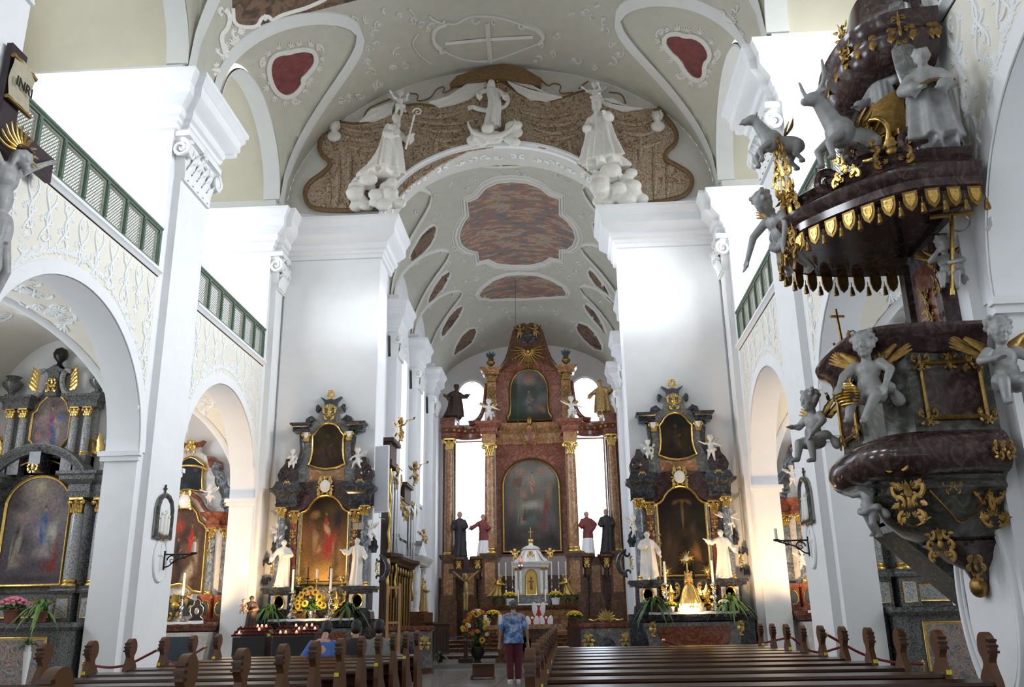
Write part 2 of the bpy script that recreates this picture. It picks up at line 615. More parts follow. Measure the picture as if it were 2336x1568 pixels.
def glaze(parent, x, y0, y1, z0, z1, nc, nr):
 pw, ph = (y1 - y0) / nc, (z1 - z0) / nr
 m = MB()
 for i in range(nc + 1):
  m.box(x - .03, x + .03, y0 + i * pw - .03, y0 + i * pw + .03, z0, z1)
 for j in range(nr + 1):
  m.box(x - .025, x + .025, y0, y1, z0 + j * ph - .025, z0 + j * ph + .025)
 w = m.build('window_frame', MAT['wood_light'], parent, 0)
 pm = MB()
 pm.box(-.004, .004, -pw / 2 + .03, pw / 2 - .03, -ph / 2 + .025, ph / 2 - .025)
 me = pm.mesh('pane', MAT['window_glass'], 0)
 for i in range(nc):
  for j in range(nr):
   link('pane', me, w).location = (x, y0 + (i + .5) * pw, z0 + (j + .5) * ph)
# ---- floor
fl = MB()
fl.box(-XO, XO, -6, 25.3, -.2, 0)
floor = struct('floor', fl, MAT['floor_stone'], smooth=0)
SLOPE = .012
floor.rotation_euler = (math.atan(SLOPE), 0, 0)
floor.location.z = -.10
flag = MB()
flag.box(-.49, .49, -.49, .49, 0, .012)
flag_me = flag.mesh('stone_flag', MAT['floor_stone'], 0)
for i in range(-2, 2):
 for j in range(0, 28):
  if (i, j) == (0, 0):
   pass
  o = link('stone_flag', flag_me, floor)
  o.location = (i + .5, j - 4.5 + .99, 0)
  o.rotation_euler = (0, 0, rnd.choice([0, PI / 2, PI]))
st = MB()
st.box(-6.2, 6.2, 25.0, 39.2, -.2, .30)
struct('floor_chancel', st, MAT['floor_stone'], smooth=0)
for k, (w, y, z) in enumerate([(3.95, 29.6, .42), (3.9, 32.4, .56), (3.4, 33.0, .69), (3.0, 33.5, .82), (2.6, 34.0, .95)]):
 s_ = MB()
 s_.box(-w, w, y, 39.0, z - .17, z - .05)
 o = struct('floor_step', s_, MAT['marble_brown'], smooth=0)
 n_ = MB()
 n_.sweep([(-w, y + .3), (-w, y), (w, y), (w, y + .3)], [(0, z - .06), (.04, z - .05), (.05, z - .02), (.03, z), (-.35, z)])
 n_.box(-w + .02, w - .02, y + .02, 39.0, z - .05, z - .002)
 n_.build('step_tread', MAT['floor_stone'] if k == 0 else MAT['marble_brown'], o)
# ---- piers with pilaster, capital, cornice and attic
def spiral(mb, c, r, turns, th, ax='y', a0=0.0, flip=1, seg=6, n=26, bulge=.0):
 pts, rad = [], []
 for i in range(n + 1):
  t = i / n
  a = a0 + flip * turns * 2 * PI * t
  rr = r * (1 - t) ** .9 + .06 * r
  h = bulge * t
  if ax == 'y':
   pts.append((c[0] + rr * math.cos(a), c[1] - h, c[2] + rr * math.sin(a)))
  elif ax == 'x':
   pts.append((c[0] - h, c[1] + rr * math.cos(a), c[2] + rr * math.sin(a)))
  else:
   pts.append((c[0] + rr * math.cos(a), c[1] + rr * math.sin(a), c[2] + h))
  rad.append(th * (1 - .55 * t))
 mb.tube(pts, rad, seg)
 return mb
def leaf(mb, p, ang, L, w, tilt=.3, ax='y', out=-1):
 n = 6
 v, f = [], []
 for i in range(n + 1):
  t = i / n
  ww = w * math.sin(PI * min(1, .12 + .88 * t) ** .8) * (1 + .18 * math.cos(t * 18))
  s = L * t
  b = out * (tilt * L * t ** 2)
  cx, cz = p[0] + s * math.cos(ang), p[2] + s * math.sin(ang)
  nx, nz = -math.sin(ang), math.cos(ang)
  for k in (-1, 0, 1):
   dep = p[1] + b + out * (.28 * w if k == 0 else 0)
   v.append((cx + nx * ww * k, dep, cz + nz * ww * k))
 for i in range(n):
  for k in range(2):
   a = i * 3 + k
   f.append((a, a + 1, a + 4, a + 3))
 n0 = len(v)
 v += [(x, y - out * .1 * w, z) for x, y, z in v]
 f += [tuple(n0 + q for q in g[::-1]) for g in f]
 return mb.add(v, f)
def cscroll(mb, x, z, size, ang=0.0, flip=1, th=.03, y=0.0, seg=5, curl=.28):
 pts, rad = [], []
 R = size / 2
 m = 10
 for i in range(m, 0, -1):
  t = i / m
  a = PI * .62 + flip * 0 + t * 2.6 * PI * .62
  rr = R * curl * (1 - .75 * t)
  pts.append((math.cos(PI * .62) * R * (1 - curl) + math.cos(a) * rr, math.sin(PI * .62) * R * (1 - curl) + math.sin(a) * rr))
  rad.append(th * (.45 + .4 * (1 - t)))
 for i in range(m + 3):
  t = i / (m + 2)
  a = PI * .62 + t * (PI * .76)
  pts.append((math.cos(a) * R, math.sin(a) * R))
  rad.append(th * (.85 + .5 * math.sin(PI * t)))
 for i in range(1, m + 1):
  t = i / m
  a = PI * 1.38 - t * 2.6 * PI * .62
  rr = R * curl * (1 - .75 * t)
  pts.append((math.cos(PI * 1.38) * R * (1 - curl) + math.cos(a) * rr, math.sin(PI * 1.38) * R * (1 - curl) + math.sin(a) * rr))
  rad.append(th * (.85 - .4 * t))
 ca, sa = math.cos(ang), math.sin(ang)
 q = []
 for (px_, pz_) in pts:
  px_ = px_ * flip
  q.append((x + px_ * ca - pz_ * sa, y, z + px_ * sa + pz_ * ca))
 mb.tube(q, rad, seg)
 return mb
def spray(mb, x, z, size, ang, n=5, y=0.0, fan=1.5, th=.22):
 for k in range(n):
  a = ang + fan * (k / (n - 1) - .5)
  L = size * (1 - .25 * abs(k / (n - 1) - .5) * 2)
  c = (x + math.cos(a) * L * .55, y, z + math.sin(a) * L * .55)
  mb.ell(c, (L * .5, size * th * .5, size * th * .55), (0, -a, 0), seg=6, rings=5)
 return mb
def rosette(mb, x, z, r, y=0.0, n=7):
 for k in range(n):
  a = 2 * PI * k / n
  mb.ell((x + math.cos(a) * r * .6, y, z + math.sin(a) * r * .6), (r * .42, r * .22, r * .26), (0, -a, 0), seg=6, rings=5)
 mb.ell((x, y - .06 * r, z), (r * .3, r * .25, r * .3), seg=6, rings=5)
 return mb
def rocaille(mb, w, h, seed=0, th=None, y=0.0, n=None, sym=True):
 r = random.Random(seed)
 th = th or .045 * min(w, h) + .006
 n = n or 5
 t = MB()
 for k in range(n):
  zz = -h / 2 + h * (k + .5) / n
  xx = r.uniform(.12, .34) * w
  sz = r.uniform(.55, .9) * min(h / n * 1.7, w * .6)
  cscroll(t, xx, zz, sz, r.uniform(-.8, .8), r.choice([-1, 1]), th, y + r.uniform(-.5, .1) * th)
  leaf(t, (xx, y, zz), r.uniform(-.6, 1.4), sz * .75, sz * .2, .35)
  if k % 2 == 0:
   spray(t, xx * .4, zz, sz * .55, r.uniform(.5, 1.4), 4, y)
 mb.merge(t)
 if sym:
  mb.merge(mirx(t))
 mb.ell((0, y, 0), (w * .13, w * .07, h * .17), seg=8, rings=6)
 leaf(mb, (0, y, h * .1), PI / 2, h * .42, w * .12, .3)
 return mb
def capital_mb(w, d, h, mb=None, leaves=4):
 mb = mb or MB()
 mb.lathe([(.44 * w, 0), (.47 * w, .03 * h), (.44 * w, .06 * h), (.43 * w, .3 * h), (.47 * w, .62 * h), (.56 * w, .78 * h)], seg=12, sy=d / w)
 mb.box(-.60 * w, .60 * w, -.60 * d, .60 * d, .86 * h, h)
 for s in (-1, 1):
  spiral(mb, (s * .52 * w, -.52 * d, .70 * h), .17 * h, 1.6, .045 * h, 'y', PI / 2, -s)
  mb.ell((s * .52 * w, -.50 * d, .70 * h), (.15 * h, .10 * h, .15 * h), seg=8, rings=6)
 for row, zz, L in ((0, .05, .36), (1, .28, .38)):
  for k in range(leaves):
   x = (k - (leaves - 1) / 2 + (.5 if row else 0)) * w * .9 / leaves
   if abs(x) < .5 * w:
    leaf(mb, (x, -.47 * d, zz * h), PI / 2, L * h, .11 * w, .35)
 rosette(mb, 0, .84 * h, .10 * h, -.60 * d)
 return mb
def pil_capital(w):
 t = MB()
 t.box(-w / 2 - .02, w / 2 + .02, -.06, .2, 0, .05)
 t.prism([(-w / 2, .05), (w / 2, .05), (w / 2 + .10, .62), (w / 2 + .16, .90), (-w / 2 - .16, .90), (-w / 2 - .10, .62)], -.06, .2)
 t.box(-w / 2 - .2, w / 2 + .2, -.16, .2, .84, .96)
 for k in range(5):
  x = (k - 2) * w / 5
  leaf(t, (x, -.05, .05), PI / 2, .36, .12, .35)
  if k < 4:
   leaf(t, (x + w / 10, -.06, .24), PI / 2, .40, .11, .4)
 for s in (-1, 1):
  spiral(t, (s * (w / 2 + .05), -.16, .58), .17, 1.8, .045, 'y', PI / 2, -s)
  spiral(t, (s * (w / 2 + .20), -.02, .58), .17, 1.8, .045, 'x', PI / 2, 1)
  t.ell((s * (w / 2 + .08), -.08, .58), (.13, .13, .13), seg=8, rings=6)
 rosette(t, 0, .85, .12, -.16)
 for k in range(4):
  cscroll(t, (k - 1.5) * w / 4, .62, .22, 0, 1 if k % 2 else -1, .025, -.10)
 return mapmb(t, lambda x, y, z: (-XP - y, x, z))
for s in (-1, 1):
 sd = 'left' if s < 0 else 'right'
 for k, (y0, y1) in enumerate(PIERS):
  last = k == 3
  p0, p1 = (y0 + .16, 21.0) if last else (y0 + .2, y1 - .19)
  m = MB()
  m.box(-XO, -XB, y0, y1, 7.3, ZSP + .02)
  m.box(-6.25, -XB, y0, y1, 0, 7.3)
  yt = (y0 + y1) / 2
  m.box(-XO, -6.25, 20.9 if last else yt - .18, 21.0 if last else yt + .18, 0, 7.3)
  m.box(-XO, -XB, y0, y1, ZSP, 16)
  pier = struct('pillar_%s' % sd, m if s < 0 else mirx(m), MAT['plaster_white'], smooth=0)
  m = MB()
  m.box(-XB - .02, -XP, p0, p1, 0, 9.36)
  m.box(-XB - .02, -XP + .03, p0 - .03, p1 + .03, 0, .5)
  (m if s < 0 else mirx(m)).build('pilaster', MAT['plaster_white'], pier, 0)
  m = MB()
  path = [(-XO, y0), (-XB, y0), (-XB, p0), (-XP, p0), (-XP, p1), (-XB, p1), (-XB, y1), (-XO, y1)]
  if last:
   path = [(-XO, y0), (-XB, y0), (-XB, p0), (-XP, p0), (-XP, 21.0)]
  m.sweep(path, CORN)
  m.box(-XB - .02, -XP, p0, p1, 10.28, 10.32)
  (m if s < 0 else mirx(m)).build('cornice', MAT['plaster_white'], pier)
  m = MB()
  m.box(-XB - .02, -XP - .02, p0 + .02, p1 - .02, 11.3, ZSP + .02)
  m.box(-XO, -XB + .04, y0 - .04, (y1 + .04) if not last else 21, 11.3, ZSP - .05)
  (m if s < 0 else mirx(m)).build('attic', MAT['plaster_grey'], pier, 0)
  if k > 0:
   m = mapmb(pil_capital(p1 - p0 - .05), lambda x, y, z: (x, y + (p0 + p1) / 2, z + 9.36))
   (m if s < 0 else mirx(m)).build('capital', MAT['stucco_white'], pier)
  for (yy, dr) in ((y0, -1), (y1, 1)):
   if last and dr > 0:
    continue
   m = MB()
   m.box(-6.30, -XB + .05, min(yy, yy + dr * .07), max(yy, yy + dr * .07), 3.98, 4.06)
   m.box(-6.33, -XB + .08, min(yy, yy + dr * .11), max(yy, yy + dr * .11), 4.06, 4.14)
   (m if s < 0 else mirx(m)).build('impost', MAT['plaster_white'], pier, 0)
 # ---- gallery fronts: arched spandrel walls, ledges, chapel vaults
 for k, (y0, y1) in enumerate(BAYS):
  yc, a = (y0 + y1) / 2, (y1 - y0) / 2
  m = MB()
  out = [(y0, 7.32), (y0, 4.14)] + [p for p in arc(yc, 4.14, a - .001, 2.12, 180, 0, 36)][1:-1] + [(y1, 4.14), (y1, 7.32)]
  n = len(out)
  top = [(out[0][0] + (out[-1][0] - out[0][0]) * i / (n - 3), 7.32) for i in range(n - 2)]
  arcp = out[1:-1]
  v, f = [], []
  for (xx, fl_) in ((-XB, 0), (-6.25, 1)):
   b = len(v)
   v += [(xx, *p) for p in arcp] + [(xx, p[0], 7.32) for p in arcp]
   q = len(arcp)
   for i in range(q - 1):
    g = (b + i, b + i + 1, b + q + i + 1, b + q + i)
    f.append(g if not fl_ else g[::-1])
  q = len(arcp)
  for i in range(q - 1):
   f.append((i + 1, i, 2 * q + i, 2 * q + i + 1))
  m.add(v, f)
  m.box(-6.25, -XB, y0, y1, 7.30, 7.34)
  wall = struct('wall_%s' % sd, m if s < 0 else mirx(m), MAT['plaster_cream'])
  m = MB()
  rim = arc(yc, 4.14, a, 2.12, 180, 0, 36)
  m.sweep(rim[::-1] if False else rim, [(0, 0), (-.0, .025), (-.20, .025), (-.22, 0)], plane='yz', base=-XB)
  (m if s < 0 else mirx(m)).build('archivolt', MAT['plaster_white'], wall)
  m = MB()
  m.grid(lambda u, v_: (-XB - .57 * v_ - .001, yc - (a - .006) * math.cos(PI * u), 4.14 + 2.114 * math.sin(PI * u)), 36, 1)
  (m if s < 0 else mirx(m)).build('arch_soffit', MAT['plaster_white'], wall)
  m = MB()
  m.sweep([(-XB, y0), (-XB, y1)], [(-.3, 7.32), (.02, 7.32), (.05, 7.36), (.09, 7.38), (.09, 7.43), (.05, 7.46), (-.3, 7.46)])
  (m if s < 0 else mirx(m)).build('ledge', MAT['plaster_white'], wall)
  m = MB()
  m.box(-XO, -6.25, y0 - .1, y1 + .1, 7.0, 7.3)
  struct('floor_gallery', m if s < 0 else mirx(m), MAT['plaster_grey'], smooth=0)
  ya0, ya1 = (PIERS[k - 1][0] + PIERS[k - 1][1]) / 2 + .18 if k else y0, (PIERS[k][0] + PIERS[k][1]) / 2 - .18 if k < 3 else 20.9
  yq, hb = (ya0 + ya1) / 2, (ya1 - ya0) / 2
  def chapel_pt(u, v_):
   x = -6.25 + (-XO + 6.25) * (.5 - .5 * math.cos(PI * u))
   y = ya0 + (ya1 - ya0) * (.5 - .5 * math.cos(PI * v_))
   hx = math.sqrt(max(0, 1 - ((x + 7.625) / 1.375) ** 2))
   hy = math.sqrt(max(0, 1 - ((y - yq) / hb) ** 2))
   return (x, y, 4.1 + 2.3 * max(hx, hy) ** 1.0)
  m = MB()
  m.grid(chapel_pt, 28, 28, flip=True)
  o = struct('ceiling_chapel_%s' % sd, m if s < 0 else mirx(m), MAT['plaster_cream'], smooth=60)
  for dg in (0, 1):
   m = MB()
   pts = []
   for i in range(33):
    t = i / 32
    p = chapel_pt(t, t if dg == 0 else 1 - t)
    pts.append((p[0], p[1], p[2] - .01))
   m.tube(pts, .085, 6, flat=.5)
   (m if s < 0 else mirx(m)).build('groin_band', MAT['plaster_white'], o)
  m = MB()
  m.lathe([(.01, -.10), (.10, -.10), (.16, -.06), (.22, -.07), (.28, -.02), (.30, .03)], (-7.625, yq, 6.36), 18)
  (m if s < 0 else mirx(m)).build('boss', MAT['stucco_white'], o)
 # ---- transverse gallery vaults and outer wall with windows
 for k, (y0, y1) in enumerate(BAYS):
  yc, a = (y0 + y1) / 2, (y1 - y0) / 2
  m = MB()
  m.grid(lambda u, v_: (-NAVE_W + .05 - (XO - NAVE_W + .05) * v_, yc - a * math.cos(PI * u), ZSP - .02 + 2.0 * math.sin(PI * u) ** .9), 30, 3)
  o = struct('ceiling_gallery_%s' % sd, m if s < 0 else mirx(m), MAT['plaster_yellow'], smooth=60)
  m = MB()
  m.sweep(arc(yc, ZSP - .02, a, 2.0, 180, 0, 36), [(0, 0), (.05, 0), (.05, .42), (0, .42)], plane='yz', base=-NAVE_W - .37)
  (m if s < 0 else mirx(m)).build('arch_band', MAT['plaster_grey'], o)
  m = MB()
  w = 1.3 if k else 1.2
  for (z0, z1, wz0, wz1) in ((0, 7.0, 3.2, 5.4), (7.0, 14.0, 8.5, 12.2)):
   ww = w if z0 else .8
   m.box(-XO - .3, -XO, y0 - .9, yc - ww, z0, z1)
   m.box(-XO - .3, -XO, yc + ww, y1 + .9, z0, z1)
   m.box(-XO - .3, -XO, yc - ww, yc + ww, z0, wz0)
   m.box(-XO - .3, -XO, yc - ww, yc + ww, wz1, z1)
  wo = struct('wall_outer_%s' % sd, m if s < 0 else mirx(m), MAT['plaster_cream'], smooth=0)
  glaze(wo, s * (XO + .15), yc - w, yc + w, 8.5, 12.2, 2, 4)
  glaze(wo, s * (XO + .15), yc - .8, yc + .8, 3.2, 5.4, 2, 3)
# ---- nave vault
m = MB()
def nave_pt(u, v_):
 x = -NAVE_W * math.cos(PI * u)
 y = -6 + 27 * v_
 return (x, y, nave_z(x, y))
m.grid(nave_pt, 96, 216, flip=True)
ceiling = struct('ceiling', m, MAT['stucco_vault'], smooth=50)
m = MB()
m.box(-9.3, 9.3, -6.3, -6, 0, 16)
struct('wall_west', m, MAT['plaster_white'], smooth=0)
# ---- chancel arch wall
XI = 3.04
YA, YA2 = 21.0, 21.95
outer = arc(0, ZSP, NAVE_W, NAVE_R, 180, 0, 48)
inner = arc(0, 11.34, 2.98, 2.04, 180, 0, 48)
m = MB()
v = [(x, YA, z) for x, z in outer] + [(x, YA, z) for x, z in inner]
f = [(i, 49 + i, 50 + i, i + 1) for i in range(48)]
MB().add([(x, y - .004, z) for x, y, z in v], f).build('tympanum', MAT['stucco_relief'])
TYMP = COL.objects[-1]
MB().add([(x, YA - .06, z) for x, z in inner] + [(x, YA2, z) for x, z in inner], [(i + 1, i, 49 + i, 50 + i) for i in range(48)]).build('arch_soffit', MAT['stucco_relief'])
SOFF = COL.objects[-1]
m.box(-NAVE_W, -3.0, YA + .015, YA2, 11.3, ZSP + .05)
m.box(3.0, NAVE_W, YA + .015, YA2, 11.3, ZSP + .05)
for s in (-1, 1):
 m.box(min(s * XI, s * 6.3), max(s * XI, s * 6.3), YA + .02, YA2, 0, 11.33)
 m.box(min(s * 6.3, s * XO), max(s * 6.3, s * XO), YA, YA2, 0, 16)
wall_arch = struct('wall_chancel_arch', m, MAT['plaster_white'], smooth=50)
TYMP.parent = wall_arch
SOFF.parent = wall_arch
m = MB()
m.sweep(arc(0, 11.34, 2.98, 2.04, 180, 0, 48), [(.01, .02), (.01, -.10), (-.05, -.11), (-.07, -.15), (-.13, -.15), (-.15, 0)], plane='xz', base=YA)
m.build('archivolt', MAT['stucco_white'], wall_arch)
for s in (-1, 1):
 m = MB()
 m.sweep([(-XP, YA), (-XI, YA), (-XI, YA2 + .3)], CORN)
 m.box(-XP, -XI, YA + .01, YA2, 11.28, 11.35)
 (m if s < 0 else mirx(m)).build('cornice', MAT['plaster_white'], wall_arch)
 m = MB()
 m.box(-XP + .06, -XI - .0, YA - .05, YA, 0, 10.3)
 (m if s < 0 else mirx(m)).build('pier_face', MAT['plaster_white'], wall_arch, 0)
# ---- chancel walls, pilasters, vault, windows
for s in (-1, 1):
 sd = 'left' if s < 0 else 'right'
 m = MB()
 wins = [(23.6, 25.6), (28.35, 30.3), (32.3, 34.2)]
 yy = 21.9
 for (a, b) in wins:
  m.box(-CH_W - .5, -CH_W, yy, a, 0, 13.4)
  m.box(-CH_W - .5, -CH_W, a, b, 0, 5.6)
  m.box(-CH_W - .5, -CH_W, a, b, 10.3, 13.4)
  yy = b
 m.box(-CH_W - .5, -CH_W, yy, 39.2, 0, 13.4)
 o = struct('wall_chancel_%s' % sd, m if s < 0 else mirx(m), MAT['plaster_white'], smooth=0)
 for (a, b) in wins:
  m = MB()
  m.sweep([(a, 5.6), (a, 10.3), (b, 10.3), (b, 5.6)], [(-.02, .02), (.10, .02), (.10, .07), (-.02, .07)], True, 'yz', -CH_W - .02)
  (m if s < 0 else mirx(m)).build('window_surround', MAT['plaster_white'], o, 0)
  glaze(o, s * (CH_W + .3), a, b, 5.6, 10.3, 3, 6)
 for (p0, p1) in ((22.6, 23.3), (26.93, 27.85), (31.0, 31.9), (34.9, 35.8)):
  m = MB()
  m.box(-CH_W - .02, -3.7, p0, p1, 0, 9.5)
  m.box(-CH_W - .02, -3.64, p0 - .05, p1 + .05, 0, 1.2)
  (m if s < 0 else mirx(m)).build('pilaster', MAT['plaster_white'], o, 0)
  m = MB()
  m.sweep([(-CH_W, p0), (-3.7, p0), (-3.7, p1), (-CH_W, p1)], [(u * .72, z) for u, z in CORN])
  m.box(-CH_W, -3.7, p0, p1, 10.2, 11.36)
  m.box(-CH_W, -3.68, p0 - .03, p1 + .03, 11.3, 11.6)
  (m if s < 0 else mirx(m)).build('cornice', MAT['plaster_white'], o)
  t = MB()
  w = p1 - p0
  t.prism([(-w / 2, 0), (w / 2, 0), (w / 2 + .14, .72), (-w / 2 - .14, .72)], -.05, .2)
  for q in range(5):
   leaf(t, ((q - 2) * w / 5, -.05, .02), PI / 2, .34, .10, .4)
   leaf(t, ((q - 1.5) * w / 5, -.06, .22), PI / 2, .34, .10, .4)
  for e in (-1, 1):
   spiral(t, (e * (w / 2 + .04), -.12, .52), .14, 1.6, .04, 'y', PI / 2, -e)
   spiral(t, (e * (w / 2 + .14), -.02, .52), .14, 1.6, .04, 'x', PI / 2, 1)
  m = mapmb(t, lambda x, y, z: (-3.7 - y, x + (p0 + p1) / 2, z + 9.5))
  (m if s < 0 else mirx(m)).build('capital', MAT['stucco_white'], o)
m = MB()
def ch_pt(u, v_):
 x = -CH_W * math.cos(PI * u)
 y = 21.9 + 17.3 * v_
 return (x, y, chancel_z(x, y))
m.grid(ch_pt, 72, 150, flip=True)
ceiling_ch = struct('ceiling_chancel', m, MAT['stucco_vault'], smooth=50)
# ---- east wall with four window openings beside the high altar
YE = 38.9
HW = []   # (x0,x1,z0,z1,round)
for s in (-1, 1):
 HW.append((1.78, 3.32, 4.0, 9.2))
m = MB()
m.box(-4.6, -3.30, YE, YE + .4, 0, 13.2)
m.box(3.30, 4.6, YE, YE + .4, 0, 13.2)
m.box(-1.80, 1.80, YE, YE + .4, 0, 15)
for s in (-1, 1):
 x0, x1 = sorted((s * 1.80, s * 3.30))
 m.box(x0, x1, YE, YE + .4, 0, 3.9)
 m.box(x0, x1, YE, YE + .4, 9.15, 9.85)
 cx_ = (x0 + x1) / 2
 top = arc(cx_, 11.25, .60, .62, 180, 0, 20)
 out = [(x0, 9.85), (cx_ - .6, 9.85)] + top + [(cx_ + .6, 9.85), (x1, 9.85), (x1, 13.6), (x0, 13.6)]
 m.prism(out, YE, YE + .4)
wall_e = struct('wall_east', m, MAT['plaster_white'], smooth=0)
n = 1
for s in (-1, 1):
 x0, x1 = sorted((s * 1.80, s * 3.30))
 cx_ = (x0 + x1) / 2
 for lo in (1, 0):
  z0, z1 = (3.9, 9.15) if lo else (9.85, 11.9)
  xa, xb = (x0, x1) if lo else (cx_ - .62, cx_ + .62)
  wn = MB()
  wn.box(xa - .03, xa + .05, YE + .12, YE + .2, z0, z1)
  wn.box(xb - .05, xb + .03, YE + .12, YE + .2, z0, z1)
  wn.box(xa, xb, YE + .12, YE + .2, z0 - .03, z0 + .05)
  wn.box(xa, xb, YE + .12, YE + .2, z1 - .05, z1 + .03)
  w_ = struct('window_%d' % n, wn, MAT['wood_light'], smooth=0)
  n += 1
  rows, cols = (8, 3) if lo else (4, 3)
  for i in range(cols):
   for j in range(rows):
    pm = MB()
    pw, ph = (xb - xa - .1) / cols, (z1 - z0 - .1) / rows
    pm.box(xa + .05 + i * pw + .008, xa + .05 + (i + 1) * pw - .008, YE + .15, YE + .165, z0 + .05 + j * ph + .008, z0 + .05 + (j + 1) * ph - .008)
    pm.build('pane', MAT['window_glass'], w_, 0)
  if not lo:
   rm = MB()
   rm.sweep([(cx_ - .66, 9.85)] + arc(cx_, 11.25, .66, .68, 180, 0, 20) + [(cx_ + .66, 9.85)], [(-.0, 0), (-.0, -.05), (-.12, -.06), (-.14, 0)], plane='xz', base=YE)
   rm.build('window_surround', MAT['plaster_white'], w_)
# ================================================================ STUCCO, RAILINGS, VAULT PAINTINGS
marble('fresco_sky', [(.30, (.08, .085, .095)), (.42, (.17, .165, .155)), (.5, (.27, .115, .075)), (.56, (.36, .28, .19)), (.64, (.19, .185, .175)), (.78, (.29, .15, .10))], 1.9, .5, rough=.85, detail=6, stretch=(.7, 1.7, 1.5))
marble('fresco_dark', [(.32, (.035, .028, .022)), (.45, (.09, .055, .035)), (.55, (.20, .12, .07)), (.68, (.06, .05, .05)), (.8, (.26, .2, .14))], 2.4, 1.0, rough=.85, detail=6)
def onvault(mb, zf, ylo, yhi, mpp, lift=0.0):
 m = MB()
 for (u, h, w) in mb.v:
  p = hit(u, -w, zf, ylo, yhi)
  n = surf_n(zf, p[0], p[1])
  k = -h * mpp + lift
  m.v.append((p[0] + n.x * k, p[1] + n.y * k, p[2] + n.z * k))
 m.f = list(mb.f)
 return m
def onwall(mb, Y, mpp):
 m = MB()
 for (u, h, w) in mb.v:
  x, z = PX(u, -w, Y)
  m.v.append((x, Y + h * mpp, z))
 m.f = list(mb.f)
 return m
def star(mb, pts, rings=6, h=0.0):
 cu = sum(p[0] for p in pts) / len(pts)
 cv = sum(p[1] for p in pts) / len(pts)
 n = len(pts)
 v = [(cu, -h, -cv)]
 f = []
 for r in range(1, rings + 1):
  t = r / rings
  v += [(cu + (p[0] - cu) * t, -h, -(cv + (p[1] - cv) * t)) for p in pts]
 for i in range(n):
  f.append((0, 1 + (i + 1) % n, 1 + i))
  for r in range(rings - 1):
   a, b = 1 + r * n, 1 + (r + 1) * n
   f.append((a + i, a + (i + 1) % n, b + (i + 1) % n, b + i))
 return mb.add(v, f)
def smooth_loop(pts, k=2):
 for _ in range(k):
  q = []
  n = len(pts)
  for i in range(n):
   a, b = pts[i], pts[(i + 1) % n]
   q += [(a[0] * .75 + b[0] * .25, a[1] * .75 + b[1] * .25), (a[0] * .25 + b[0] * .75, a[1] * .25 + b[1] * .75)]
  pts = q
 return pts
def smooth_line(pts, k=2):
 for _ in range(k):
  q = [pts[0]]
  for i in range(len(pts) - 1):
   a, b = pts[i], pts[i + 1]
   q += [tuple(x * .75 + y * .25 for x, y in zip(a, b)), tuple(x * .25 + y * .75 for x, y in zip(a, b))]
  pts = q + [pts[-1]]
 return pts
def zz(pts, sc, ox, oy):
 return [(ox + x * sc, oy + y * sc) for x, y in pts]
# ---- gallery railings: green posts and rails, lattice panels
def lattice_mb(w, h, pitch=.062, t=.010):
 m = MB()
 n = int((w + h) / pitch) + 1
 for sgn in (-1, 1):
  for i in range(n):
   c = -h + (i + .5) * pitch
   z0, z1 = max(0, -c), min(h, w - c)
   if z1 - z0 < .02:
    continue
   x0, x1 = c + z0, c + z1
   if sgn < 0:
    x0, x1 = w - x0, w - x1
   m.tube([(x0, .006 * sgn, z0), (x1, .006 * sgn, z1)], t, 4, flat=.4)
 return m
RAIL_Z0, RAIL_Z1 = 7.47, 8.27
rail_labels = {(-1, 2): 'green lattice gallery railing between the crucifix and the volute-capped pillar', (-1, 3): 'green lattice gallery railing running up to the chancel wall, across from the pulpit',
               (1, 2): 'green lattice gallery railing behind the pulpit canopy', (1, 3): 'green lattice gallery railing running up to the chancel wall, on the pulpit side', (-1, 1): 'green lattice gallery railing before the crucifix pillar', (1, 1): 'green lattice gallery railing above the pulpit wall'}
for s in (-1, 1):
 for k in (1, 2, 3):
  y0, y1 = BAYS[k]
  n = 6 if k != 2 else 7
  L = y1 - y0
  t = thing('gallery_railing', rail_labels[(s, k)], 'railing', (s * (XB + .06), (y0 + y1) / 2, RAIL_Z0 + .0), PI / 2 if s < 0 else -PI / 2, 'gallery railings')
  H = RAIL_Z1 - RAIL_Z0
  m = MB()
  m.sweep([(-L / 2, 0), (L / 2, 0)], [(-.05, H - .09), (.05, H - .09), (.05, H - .06), (.075, H - .045), (.085, H - .02), (.06, H), (-.06, H), (-.085, H - .02)])
  m.build('top_rail', MAT['green_paint'], t)
  m = MB()
  m.box(-L / 2, L / 2, -.045, .045, 0, .07)
  m.build('bottom_rail', MAT['green_paint'], t, 0)
  pm = MB()
  pm.box(-.04, .04, -.05, .05, 0, H - .08)
  pm.box(-.028, .028, -.062, .05, .1, H - .14)
  pme = pm.mesh('post', MAT['green_paint'], 0)
  pw = L / n
  w, h = pw - .08, H - .16
  fm = MB()
  fm.sweep([(.0, 0), (w, 0), (w, h), (0, h)][::-1], [(0, -.02), (.035, -.02), (.045, .0), (.035, .02), (0, .02)], True, 'xz')
  fme = fm.mesh('lattice_frame', MAT['lattice_paint'], 0)
  lme = lattice_mb(w, h).mesh('lattice', MAT['lattice_paint'], 0)
  for i in range(n + 1):
   o = link('post', pme, t)
   o.location = (-L / 2 + min(max(i * pw, .04), L - .04), 0, 0)
   if i < n:
    o = link('lattice_frame', fme, t)
    o.location = (-L / 2 + i * pw + .04, 0, .075)
    o = link('lattice', lme, t)
    o.location = (-L / 2 + i * pw + .04, 0, .075)
